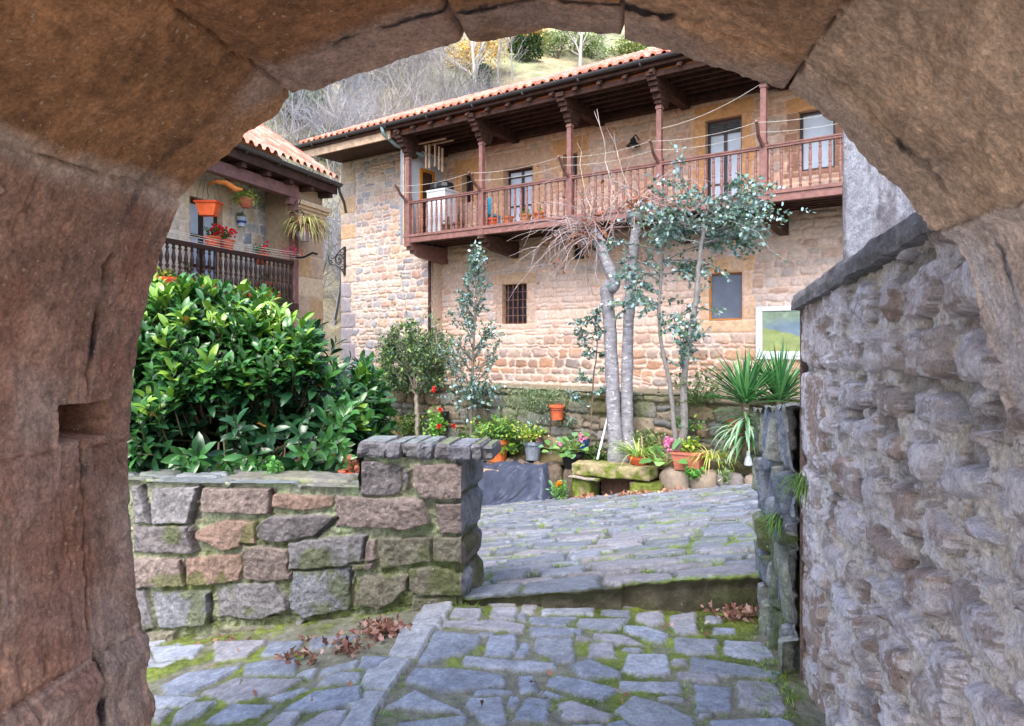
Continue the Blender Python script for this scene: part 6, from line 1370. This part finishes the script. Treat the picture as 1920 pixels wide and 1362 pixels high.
# yucca
c = BP(1396, 850, 12.0); t = thing('yucca', 'large yucca with two spiky green heads, right of the bed by the slate wall', 'plant', c); rr = random.Random(44)
h1 = Vector(BP(1398, 748, 12.0)); h2 = Vector(BP(1462, 745, 12.35)); mb = MB(); mb.cur = srgb(120, 104, 84); mb.tube([c, Vector(c).lerp(h1, .5)+Vector((.03, 0, 0)), h1], [.07, .06, .05], 8); mb.tube([BP(1450, 850, 12.35), h2], [.06, .05], 8); mb.build('stem', M['bark'], t)
for hd, nm in ((h1, 'crown'), (h2, 'crown')):
    mb = MB()
    for i in range(120):
        a_ = rr.uniform(0, 6.28); el = rr.choice([rr.uniform(.75, 1.5), rr.uniform(.2, 1.2)]); blade(mb, hd-Vector((0, 0, rr.uniform(0, .12))), (math.cos(a_)*math.cos(el), math.sin(a_)*math.cos(el), math.sin(el)), rr.uniform(.65, 1.1), .06, rr.uniform(.02, .3), jc(rr.choice([srgb(54, 110, 62), srgb(78, 134, 74), srgb(104, 156, 96), srgb(44, 88, 56)]), .15, rr), 7, .3)
    mb.build(nm, M['laurel'], t)
mb = MB(); hd = h1-Vector((0, 0, .25))
for i in range(90):
    a_ = rr.uniform(2.2, 6.6); blade(mb, hd-Vector((0, 0, rr.uniform(0, .5))), (math.cos(a_), math.sin(a_), rr.uniform(-.3, .6)), rr.uniform(.5, .85), .055, rr.uniform(.6, 1.4), jc(rr.choice([srgb(128, 160, 130), srgb(96, 140, 90), srgb(150, 176, 150)]), .12, rr), 7, .25)
mb.build('lower_leaves', M['leaf'], t)

# ------------------------------------------------------------------ trees in the bed
def ptube(mb, pts, radf, n=10, col=None, dens=6, wob=.01, rr=rnd):
    P = [Vector(p) for p in pts]; out = []
    for i in range(len(P)-1):
        p0, p1, p2, p3 = P[max(i-1, 0)], P[i], P[i+1], P[min(i+2, len(P)-1)]
        for k in range(dens):
            t = k/dens; out.append(.5*((2*p1)+(-p0+p2)*t+(2*p0-5*p1+4*p2-p3)*t*t+(-p0+3*p1-3*p2+p3)*t**3)+rv(rr)*wob)
    out.append(P[-1]); m = len(out); mb.tube(out, [radf(i/(m-1))*(1+rr.uniform(-.05, .05)) for i in range(m)], n, col); return out
VTR = 12.2; BK = srgb(142, 140, 146)
TW = srgb(150, 134, 132)
for (pts, r0, r1, lab, sd_, heads) in (
    ([(1158, 870), (1152, 800), (1148, 700), (1142, 600), (1138, 545), (1152, 530), (1132, 480), (1126, 452)], .17, .12, 'left of the two thick grey pollarded trunks, with a knobbly head', 61, [(1118, 440), (1100, 452)]),
    ([(1184, 866), (1177, 800), (1176, 700), (1179, 600), (1184, 520), (1190, 450), (1194, 410)], .15, .10, 'right of the two thick grey pollarded trunks, straighter and taller', 62, [(1186, 400), (1200, 390)])):
    rr = random.Random(sd_); VV_ = VTR if sd_ == 61 else VTR+.12; P_ = [BP(x, y, VV_) for x, y in pts]; t = thing('pollarded_tree', lab, 'tree', P_[0])
    mb = MB(); mb.cur = BK; pl_ = ptube(mb, P_, lambda u: r0*.84+(r1-r0)*.84*u+(.05*math.exp(-(u*14)**2))+.03*math.exp(-((u-.62)*18)**2)*(sd_ == 61), 12, wob=.008, rr=rr)
    for (x, y) in heads:
        q = Vector(BP(x, y, VV_)); mb.tube([pl_[-3], pl_[-1].lerp(q, .5), q], [.1, .09, .06], 8); boulder(mb, q, (.11, .1, .12), 700+x, BK)
    mb.build('trunk', M['bark'], t, True)
    mb = MB(); mb.cur = TW; lv = Leaves()
    for i in range(44 if sd_ == 61 else 26):
        q = Vector(BP(rr.choice(heads)[0]+rr.uniform(-12, 14), rr.choice(heads)[1]+rr.uniform(-20, 14), VV_)); a_ = rr.uniform(0, 6.28); 
        lean = -1. if sd_ == 61 else .1
        d = Vector((math.cos(a_)*.8+lean*rr.uniform(.0, .9), math.sin(a_)*.8, rr.uniform(-.1, 1.3))); pts_, dd = wobble(q, d, rr.uniform(.7, 1.8), 8, .12, Vector((0, 0, -.17)), rr); mb.tube(pts_, [.011, .010, .009, .008, .007, .006, .005, .004, .003], 4, jc(TW, .15, rr), cap=False)
        for k in range(3):
            j = rr.randrange(2, 8); p2, _ = wobble(pts_[j], dd+rv(rr)*.9, rr.uniform(.2, .7), 4, .2, Vector((0, 0, -.1)), rr); mb.tube(p2, [.007, .006, .005, .004, .003], 3, jc(TW, .15, rr), cap=False)
            if rr.random() < .28: lv.add(p2[-1], rv(rr)+Vector((0, 0, -.6)), rv(rr), .09, .06, jc(srgb(140, 92, 70), .25, rr), .7)
        for _k in range(2): lv.add(pts_[1]+rv(rr)*.12, rv(rr)+Vector((0, 0, -.5)), rv(rr), .1, .07, jc(srgb(150, 96, 72), .25, rr), .7)
    if sd_ == 61:
        for tx, ty, bx, by in ((1180, 300, 1130, 430), (1122, 208, 1150, 400), (1085, 265, 1110, 430), (1150, 250, 1185, 390), (1235, 330, 1180, 400)):
            p0, p1 = Vector(BP(bx, by, VV_)), Vector(BP(tx, ty, VV_-.6)); pts_ = [p0.lerp(p1, k/8)+rv(rr)*.045 for k in range(9)]; mb.tube(pts_, [.014, .013, .012, .011, .01, .009, .008, .007, .005], 4, jc(srgb(196, 176, 160), .1, rr), cap=False)
            for k in (5, 7): p2, _ = wobble(pts_[k], (p1-p0)+rv(rr)*1.2, .35, 3, .2, r=rr); mb.tube(p2, [.007, .006, .005, .004], 3, cap=False)
    mb.build('twigs', M['twig'], t); lv.build('withered_leaves', M['deadleaf'], t, T=RD_T, Fc=RD_F)
def leafy(out_pts, lv, n_per, ll, lw, cols, rr, jit=.05, mind=1):
    for pts, dep in out_pts:
        if dep > mind: continue
        for i in range(len(pts)-1):
            for k in range(n_per):
                t = rr.random(); q = Vector(pts[i]).lerp(Vector(pts[i+1]), t); d = (Vector(pts[i+1])-Vector(pts[i])).normalized()
                lv.add(q+rv(rr)*jit*.3, d*.6+rv(rr), rv(rr)+Vector((0, 0, .7)), ll*rr.uniform(.6, 1.2), lw*rr.uniform(.7, 1.2), jc(rr.choice(cols), .2, rr))
HC = [srgb(88, 118, 108), srgb(108, 140, 134), srgb(134, 164, 166), srgb(74, 100, 84), srgb(156, 180, 186), srgb(104, 132, 100)]
# cone-shaped holly
rr = random.Random(71); c0 = BP(882, 850, 12.25); ctop_ = BP(893, 478, 12.25); t = thing('holly_tree', 'slender cone-shaped young holly with one straight stem, right of the round shrub', 'tree', c0)
mb = MB(); mb.cur = srgb(120, 112, 104); mid = BP(886, 700, 12.25); stem = ptube(mb, [c0, mid, BP(891, 580, 12.25), ctop_], lambda u: .042*(1-.8*u), 7, wob=.004, rr=rr); out = []; lv = Leaves()
zs0, zs1 = BP(886, 770, 12.25)[2], ctop_[2]
for i in range(64):
    u = i/63; z = zs0+(zs1-zs0)*u; k = min(range(len(stem)), key=lambda j: abs(stem[j][2]-z)); a_ = rr.uniform(0, 6.28); 
    Lb = (1.0*(1-u)**.8+.12)*rr.uniform(.7, 1.15)*(1.05 if u > .12 else .8); grow(mb, stem[k], Vector((math.cos(a_), math.sin(a_), .75+.5*u)), Lb*.55, .012*(1-u)+.006, 2 if u < .8 else 1, .12, .5, 2, .6, Vector((0, 0, .03)), 4, out, rr, .7)
mb.build('trunk', M['twig'], t); leafy(out, lv, 3, .065, .04, HC, rr, mind=2)
for i in range(160): lv.add(Vector(ctop_)+Vector((rr.gauss(0, .11), rr.gauss(0, .11), rr.gauss(-.12, .16))), rv(rr)+Vector((0, 0, .5)), rv(rr), .08, .05, jc(rr.choice(HC), .2, rr))
for i in range(420):
    q = Vector(BP(888, 740, 12.25))+Vector((rr.gauss(0, .32), rr.gauss(0, .3), rr.gauss(0, .2))); lv.add(q, rv(rr), rv(rr)+Vector((0, 0, .6)), .085, .055, jc(rr.choice(HC), .25, rr))
lv.build('foliage', M['laurel'], t, T=RD_T, Fc=RD_F)
# round olive-like shrub on a thin trunk
rr = random.Random(72); c0 = BP(783, 850, 12.3); t = thing('round_shrub_tree', 'dense dark grey-green shrub tree with a rounded crown on a bare stem, nearest the laurel', 'tree', c0); mb = MB(); mb.cur = srgb(150, 140, 128); out = []; lv = Leaves()
stem = ptube(mb, [c0, BP(782, 780, 12.3), BP(780, 740, 12.3)], lambda u: .06-.015*u, 7, rr=rr)
for i in range(26):
    a_ = rr.uniform(0, 6.28); grow(mb, stem[-1], Vector((math.cos(a_)*.75, math.sin(a_)*.6, rr.uniform(.3, 1.6))), rr.uniform(.5, .85), .022, 3, .15, .5, 3, .62, Vector((0, 0, .1)), 4, out, rr, .65)
for x, y in ((752, 520), (735, 560), (815, 540), (700, 600)): p, _ = [wobble(BP(768, 640, 12.3), Vector(BP(x, y, 12.3))-Vector(BP(768, 640, 12.3)), .016*abs(640-y)*.75+.2, 5, .05, r=rr)][0]; mb.tube(p, [.014, .012, .01, .008, .006, .004], 4, cap=False); out.append((p, 0)); out.append((p, 0))
mb.build('trunk', M['twig'], t); OLC = [srgb(74, 96, 62), srgb(100, 124, 84), srgb(60, 82, 56), srgb(126, 150, 118), srgb(144, 168, 96), srgb(88, 116, 96)]
leafy(out, lv, 2, .085, .03, OLC, rr, mind=1)
vnn = lambda d_: float(fbm(d_.x*2.2, d_.y*2.2, d_.z*2.2, 901, 2))
for i in range(13000):
    d = rv(rr); k = rr.random()**.45*(1+.3*vnn(d)); q = Vector(BP(772, 680, 12.3))+Vector((d.x*.86*k, d.y*.7*k, d.z*.95*k)); 
    if float(fbm(q.x*2.4, q.y*2.4, q.z*2.4, 777, 3)) < -.02-.25*(1-k): continue
    lv.add(q, rv(rr)+Vector((0, 0, .7)), rv(rr), .12*rr.uniform(.6, 1.2), .05, jc(rr.choice(OLC), .25, rr))
lv.build('foliage', M['leaf'], t, T=SM_T, Fc=SM_F)
# two thin hollies right of the pollards
for (pts, r0, lab, sd_, nleaf, cloud) in (([(1268, 850), (1264, 800), (1256, 720), (1243, 660), (1236, 600), (1238, 540), (1244, 470), (1250, 420)], .05, 'thin crooked holly stem, left of the two slender ones', 73, 2, [(1240, 500, .3, .35, 140), (1240, 430, .45, .25, 240)]),
                                          ([(1276, 850), (1283, 790), (1282, 720), (1292, 640), (1305, 560), (1312, 480), (1322, 420), (1330, 380)], .075, 'taller forked holly with a wide blue-green crown drooping before the balcony', 74, 2, [(1320, 410, .95, .17, 430), (1410, 405, .5, .13, 320), (1250, 420, .35, .25, 70)])):
    rr = random.Random(sd_); P_ = [BP(x, y, 12.15) for x, y in pts]; t = thing('holly_tree', lab, 'tree', P_[0]); mb = MB(); mb.cur = srgb(124, 120, 118); st_ = ptube(mb, P_, lambda u: r0*(1-.65*u), 8, wob=.008, rr=rr); out = []; lv = Leaves()
    m = len(st_)
    for i in range(22 if sd_ == 73 else 34):
        j = int(m*(rr.uniform(.55, .98) if sd_ == 73 else rr.uniform(.74, .99))); a_ = rr.uniform(0, 6.28); grow(mb, st_[j], Vector((math.cos(a_)+(.35 if sd_ == 74 else 0), math.sin(a_)*.7, rr.uniform(-.1, .7))), rr.uniform(.35, .75), .014, 2, .15, .6, 3, .65, Vector((0, 0, -.03)), 4, out, rr, .7)
    if sd_ == 74:
        for tx, ty in ((1420, 400), (1450, 440), (1470, 490), (1400, 450), (1380, 380)):
            p0, p1 = Vector(P_[-2]), Vector(BP(tx, ty, 12.0)); pts_ = [p0.lerp(p1, k/6)+rv(rr)*.05+Vector((0, 0, .25*math.sin(math.pi*k/6))) for k in range(7)]; mb.tube(pts_, [.016, .014, .012, .01, .008, .006, .004], 4, cap=False); out += [(pts_, 0)]*3
        for x, y in ((1283, 655), (1278, 690), (1300, 640)):
            for k in range(9): grow(mb, BP(x, y, 12.15), Vector((rr.uniform(-1, 1), rr.uniform(-1, 1), rr.uniform(.2, 1.3))), .28, .009, 1, .1, .5, 2, .7, Vector((0, 0, .05)), 3, out, rr, .7)
    mb.build('trunk', M['twig'], t); leafy(out, lv, nleaf, .085, .055, HC, rr, mind=2)
    for x, y, rx, rz, n in cloud:
        q0 = Vector(BP(x, y, 12.1))
        for i in range(n):
            q = q0+Vector((rr.gauss(0, rx*.6), rr.gauss(0, .3), rr.gauss(0, rz*.6)))
            if float(fbm(q.x*3.5, q.y*3.5, q.z*3.5, 778, 2)) < -.02: continue
            lv.add(q, rv(rr), rv(rr)+Vector((0, 0, .5)), .075*rr.uniform(.7, 1.2), .042, jc(rr.choice(HC), .22, rr))
    lv.build('foliage', M['laurel'], t, T=RD_T, Fc=RD_F)
# straggly sapling left of the pollards
rr = random.Random(75); pts = [(1108, 800), (1112, 720), (1120, 650), (1115, 600)]; P_ = [BP(x, y, 12.35) for x, y in pts]; P_[0] = BP(1106, 850, 12.35); t = thing('sapling', 'straggly thin holly sapling just left of the left grey trunk', 'tree', P_[0]); mb = MB(); mb.cur = srgb(110, 96, 88); st_ = ptube(mb, P_, lambda u: .018*(1-.5*u), 5, rr=rr); out = []; lv = Leaves()
for i in range(20): j = rr.randrange(4, len(st_)); a_ = rr.uniform(0, 6.28); grow(mb, st_[j], Vector((math.cos(a_), math.sin(a_), rr.uniform(-.1, .6))), .32, .007, 1, .15, .5, 3, .65, Vector((0, 0, 0)), 3, out, rr, .7)
mb.build('trunk', M['twig'], t); leafy(out, lv, 4, .08, .045, HC, rr, mind=2); lv.build('foliage', M['laurel'], t, T=RD_T, Fc=RD_F)

# ------------------------------------------------------------------ the laurel in the planter
A_, B_ = np.meshgrid(np.linspace(0, 1, 120), np.linspace(QW+.3, 8.2, 80)); A_ = -5.5+A_*(5.5-.218*B_-.02); o = grid_obj('planter_soil', pq(A_, B_, -.93+.03*fbm(A_*5, B_*5, 0, 800, 4)-1.5*sm(7.2, 8.2, B_)-1.2*sm(-.32, -.22, A_/B_)), np.array(srgb(84, 72, 52))*(1+.3*fbm(A_*8, B_*8, 0, 801)[..., None]), M['soil']); o['kind'] = 'structure'
rr = random.Random(88); lob = [((-2.55, 5.85, -.36), (.95, .7, .74)), ((-1.84, 5.9, -.48), (.62, .6, .72)), ((-3.2, 6.0, -.36), (.85, .8, .74)), ((-1.42, 5.8, -.70), (.30, .42, .40)), ((-2.3, 5.45, -.72), (.9, .5, .38)), ((-1.62, 5.45, -.78), (.45, .42, .34)), ((-2.95, 5.5, -.7), (.6, .45, .42))]
t = thing('laurel_bush', 'big glossy cherry laurel with bright yellow-green tips growing behind the low planter wall', 'bush', (-2.3, 5.8, -.95)); mb = MB(); mb.cur = srgb(96, 88, 66); lv = Leaves()
def inside(q, k=.93): return any(((q[0]-c[0])/r[0])**2+((q[1]-c[1])/r[1])**2+((q[2]-c[2])/r[2])**2 < k*k for c, r in lob)
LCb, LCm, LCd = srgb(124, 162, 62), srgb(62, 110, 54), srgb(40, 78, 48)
cnt = 0
base = Vector((-2.3, 5.9, -1.0))
for layer, n in ((1., 900), (.78, 420)):
    tries = 0; made = 0
    while made < n and tries < n*8:
        tries += 1; (c, r) = lob[rr.choices(range(len(lob)), [1.3, 1.1, 1, .3, .6, .3, .4])[0]]; d = rv(rr); q = Vector((c[0]+d.x*r[0]*layer, c[1]+d.y*r[1]*layer, c[2]+d.z*r[2]*layer))
        if layer == 1. and inside(q): continue
        if q.z < -.98 or (q.y > 6.3 and rr.random() < .6): continue
        if float(fbm(q.x*1.9, q.y*1.9, q.z*1.9, 55, 2)) < -.12 and layer == 1.: continue
        made += 1
        nrm = Vector((d.x/r[0], d.y/r[1], d.z/r[2])).normalized(); low = max(0, min(1, (-.45-q.z)/.5))
        sdv = (nrm*.75+Vector((0, 0, .85-1.05*low))+rv(rr)*.35).normalized(); Ls = rr.uniform(.16, .3); q = q-sdv*Ls*.5+rv(rr)*.03
        side1 = sdv.cross(Vector((.3, .2, 1))).normalized(); side2 = sdv.cross(side1)
        mb.tube([q-sdv*.12, q+sdv*Ls*.5, q+sdv*Ls], [.006, .005, .003], 4, cap=False)
        if rr.random() < .12: mb.tube([base+rv(rr)*.3, q.lerp(base, .4)+rv(rr)*.1, q-sdv*.1], [.02, .013, .007], 5, cap=False)
        tipk = rr.random(); bright = (tipk < .5 and q.z > -.1) or (tipk < .13 and q.z > -.75)
        nl = rr.randint(9, 13); a0 = rr.uniform(0, 6.28)
        for k in range(nl):
            u = k/(nl-1); a_ = a0+k*2.4; radial = side1*math.cos(a_)+side2*math.sin(a_); ang = 1.25-.85*u+rr.uniform(-.12, .12)
            ld = sdv*math.cos(ang)+radial*math.sin(ang)+Vector((0, 0, -.35*low)); ln = sdv*math.sin(ang)-radial*math.cos(ang)
            if ln.z < 0 and rr.random() < .7: ln = ln+Vector((0, 0, .9))
            L0 = rr.uniform(.11, .21)*(1-.25*u*u)
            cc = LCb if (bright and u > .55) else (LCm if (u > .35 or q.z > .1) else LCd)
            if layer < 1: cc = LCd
            if rr.random() < .003: cc = srgb(150, 110, 60)
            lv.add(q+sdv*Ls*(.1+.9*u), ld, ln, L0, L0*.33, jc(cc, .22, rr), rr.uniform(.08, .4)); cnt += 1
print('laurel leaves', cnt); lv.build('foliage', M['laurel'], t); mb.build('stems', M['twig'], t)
t = thing('young_seedling', 'small leafy seedling on the planter wall top below the laurel', 'plant', pq1(pxq(520, 890, 4.5)[0], 4.5, -.87)); tuft(t, pq1(pxq(520, 895, 4.5)[0], 4.5, -.87), .13, .16, 60, [srgb(84, 140, 70), srgb(100, 160, 80)], .04, .03, seed=91)
c = pq1(pxq(662, 892, 4.72)[0], 4.72, -.93); t = thing('flowerpot', 'shallow terracotta saucer of dry leaves between the laurel and the pillar', 'flowerpot', c); mb = MB(); mb.cur = srgb(200, 110, 84); mb.lathe((c[0], c[1], c[2]+.0), [(.07, 0), (.1, .05), (.105, .07), (.09, .06)], 16); mb.build('saucer', M['terra'], t); tuft(t, (c[0], c[1], c[2]+.05), .09, .08, 40, [srgb(150, 100, 80), srgb(120, 80, 60)], .05, .03, seed=92, mat='deadleaf')

# ------------------------------------------------------------------ fallen leaves, grass in the joints
def flooring(p, q):
    P_ = pq(np.array(p), np.array(q)); 
    return float(court_z(P_[0], P_[1]))+.02 if q > 4.22 else float(floor_z(np.array(p), np.array(q)))+.005
DLT = np.array([(0, 0, 0), (.12, -.3, .1), (.3, -.22, .05), (.45, -.5, .22), (.62, -.2, .05), (1, 0, .1), (.62, .2, .05), (.45, .5, .22), (.3, .22, .05), (.12, .3, .1)]); DLF = [(0, 1, 2, 3, 4, 5, 6, 7, 8, 9)]
def litter(name, label, pts, cols, kind=None, cat='leaves', size=.046):
    lv = Leaves(); rr = random.Random(len(pts)+3)
    for p, q, hgt in pts: lv.add(pq1(p, q, flooring(p, q)+hgt), rv(rr)+Vector((0, 0, .1)), rv(rr)+Vector((0, 0, .6)), size*rr.uniform(.6, 1.3), size*.8*rr.uniform(.5, 1.2), jc(rr.choice(cols), .25, rr), rr.uniform(-.6, .9))
    tag(lv.build(name, M['deadleaf'], T=DLT, Fc=DLF), label, cat, kind='stuff')
DL = [srgb(150, 112, 98), srgb(176, 138, 122), srgb(122, 84, 70), srgb(196, 160, 146), srgb(136, 92, 84)]
rr = random.Random(5)
def cloud(cx_, cy_, rx, ry, n, hh=.03):
    out = []
    for _ in range(n):
        x, y = rr.gauss(cx_, rx), rr.gauss(cy_, ry); p, q = to_floor(x, y); 
        if q < 4.19: out.append((p, q, rr.uniform(0, hh)))
    return out
litter('leaf_litter', 'heap of curled dead brown leaves against the foot of the planter wall, with a trail beside it', cloud(715, 1184, 20, 7, 220, .035)+cloud(655, 1222, 20, 6, 60)+cloud(545, 1238, 18, 5, 30)+cloud(590, 1242, 5, 3, 12)+cloud(575, 1203, 10, 3, 8)+cloud(425, 1205, 25, 4, 12), DL)
litter('leaf_litter', 'heap of dead reddish leaves in the corner between the step and the slate wall', cloud(1385, 1150, 26, 7, 620, .05)+cloud(1350, 1140, 20, 4, 60), DL+[srgb(206, 168, 160)])
litter('leaf_litter', 'scattered single dead leaves lying along the step and on the flagstones', cloud(1080, 1128, 18, 3, 7)+cloud(1240, 1135, 25, 3, 14)+cloud(1250, 1180, 6, 3, 3)+cloud(1330, 1195, 5, 2, 3)+cloud(1165, 1315, 6, 2, 3)+cloud(1110, 1270, 200, 60, 8)+cloud(500, 1280, 100, 40, 8), DL+[srgb(200, 180, 170)])
pts = []
for cx_, v_, n in ((1190, 11.6, 80), (1100, 11.6, 60), (1260, 11.7, 60)):
    for _ in range(n):
        s = hs(cx_+rr.gauss(0, 14), v_); x, y, _z = H(s, v_+rr.uniform(-.25, .1), 0); pts.append((x*.988-y*.153, x*.153+y*.988, rr.uniform(0, .04)))
litter('leaf_litter', 'dead leaves gathered under and beside the mossy stone bench', pts, [srgb(176, 130, 110), srgb(150, 108, 90), srgb(200, 160, 140)], size=.09)
# grass blades in the joints of the paving
mb = MB(); rr = random.Random(6); nb = 0
def gtuft(p, q, n, lg, spread):
    for _ in range(n):
        pp_, qq_ = p+rr.gauss(0, spread), q+rr.gauss(0, spread*.5); a_ = rr.uniform(0, 6.28); blade(mb, pq1(pp_, qq_, flooring(pp_, qq_)-.01), (math.cos(a_)*.6, math.sin(a_)*.6, 1), lg*rr.uniform(.5, 1.2), .005, rr.uniform(.3, 1.5), jc(rr.choice([srgb(110, 150, 60), srgb(90, 130, 50), srgb(150, 170, 80)]), .2, rr), 3, .1)
def to_court(x, y):
    r, tt_ = ray(x, y); Y_ = -.777/(tt_-.1105*r+.1662); return Y_*(.988*r-.153), Y_*(.153*r+.988)
for x, y, n, sp in ((1045, 1065, 90, .08), (1130, 1060, 60, .1), (1330, 1052, 130, .13), (1225, 1050, 80, .1), (1010, 1080, 50, .07), (920, 1075, 60, .06), (1215, 1078, 30, .03), (1400, 1050, 80, .06), (1130, 1003, 40, .08), (1190, 1000, 50, .08), (975, 1053, 30, .04), (1100, 985, 40, .12), (1250, 990, 40, .12), (930, 955, 60, .2), (1040, 958, 60, .25), (1150, 952, 50, .25), (1300, 975, 40, .12), (960, 1010, 40, .15), (1380, 980, 30, .1)):
    p, q = to_court(x, y); 
    if q > 4.25: gtuft(p, q, n, .05 if q < 7 else .07, sp)
for _ in range(420):
    p, q = to_floor(rr.uniform(640, 1480), rr.uniform(1130, 1362)); ok = True
    if 2.6 < q < 4.15: gtuft(p, q, 3, .022, .012)
for _ in range(60):
    p, q = to_floor(1440+rr.uniform(-20, 60), rr.uniform(1160, 1350)); 
    if p < .76: gtuft(p, q, 8, .04, .02)
for x in range(760, 900, 12): p, q = to_floor(x, 1125+rr.uniform(-3, 8)); gtuft(p, min(q, 4.17), 8, .05, .03)
tag(mb.build('joint_grass', M['leaf']), 'fine green grass and weeds growing in the joints of the paving', 'grass', kind='stuff')
# tufts on the slate wall
for x, y, n, lab in ((1456, 975, 90, 'fern tuft in the slate wall, lower'), (1503, 905, 110, 'long grass hanging from the slate wall, upper, beside the rubble corner')):
    q, z = pxp(x, y, SP-.05); c = pq1(SP-.04, q, z); t = thing('wall_fern', lab, 'plant', c); mb = MB()
    for i in range(n): a_ = rr.uniform(0, 6.28); blade(mb, Vector(c)+rv(rr)*.02, Vector((-.7+.4*math.cos(a_), -.4+.5*math.sin(a_), rr.uniform(-.1, 1.1))), rr.uniform(.06, .16), .006, rr.uniform(.8, 2.2), jc(rr.choice([srgb(110, 150, 70), srgb(90, 130, 60), srgb(150, 170, 110)]), .2, rr), 4, .1)
    mb.build('foliage', M['leaf'], t)
# moss lump at the foot of the left pillar is part of the arch outline; a grown-over stone sits beside it
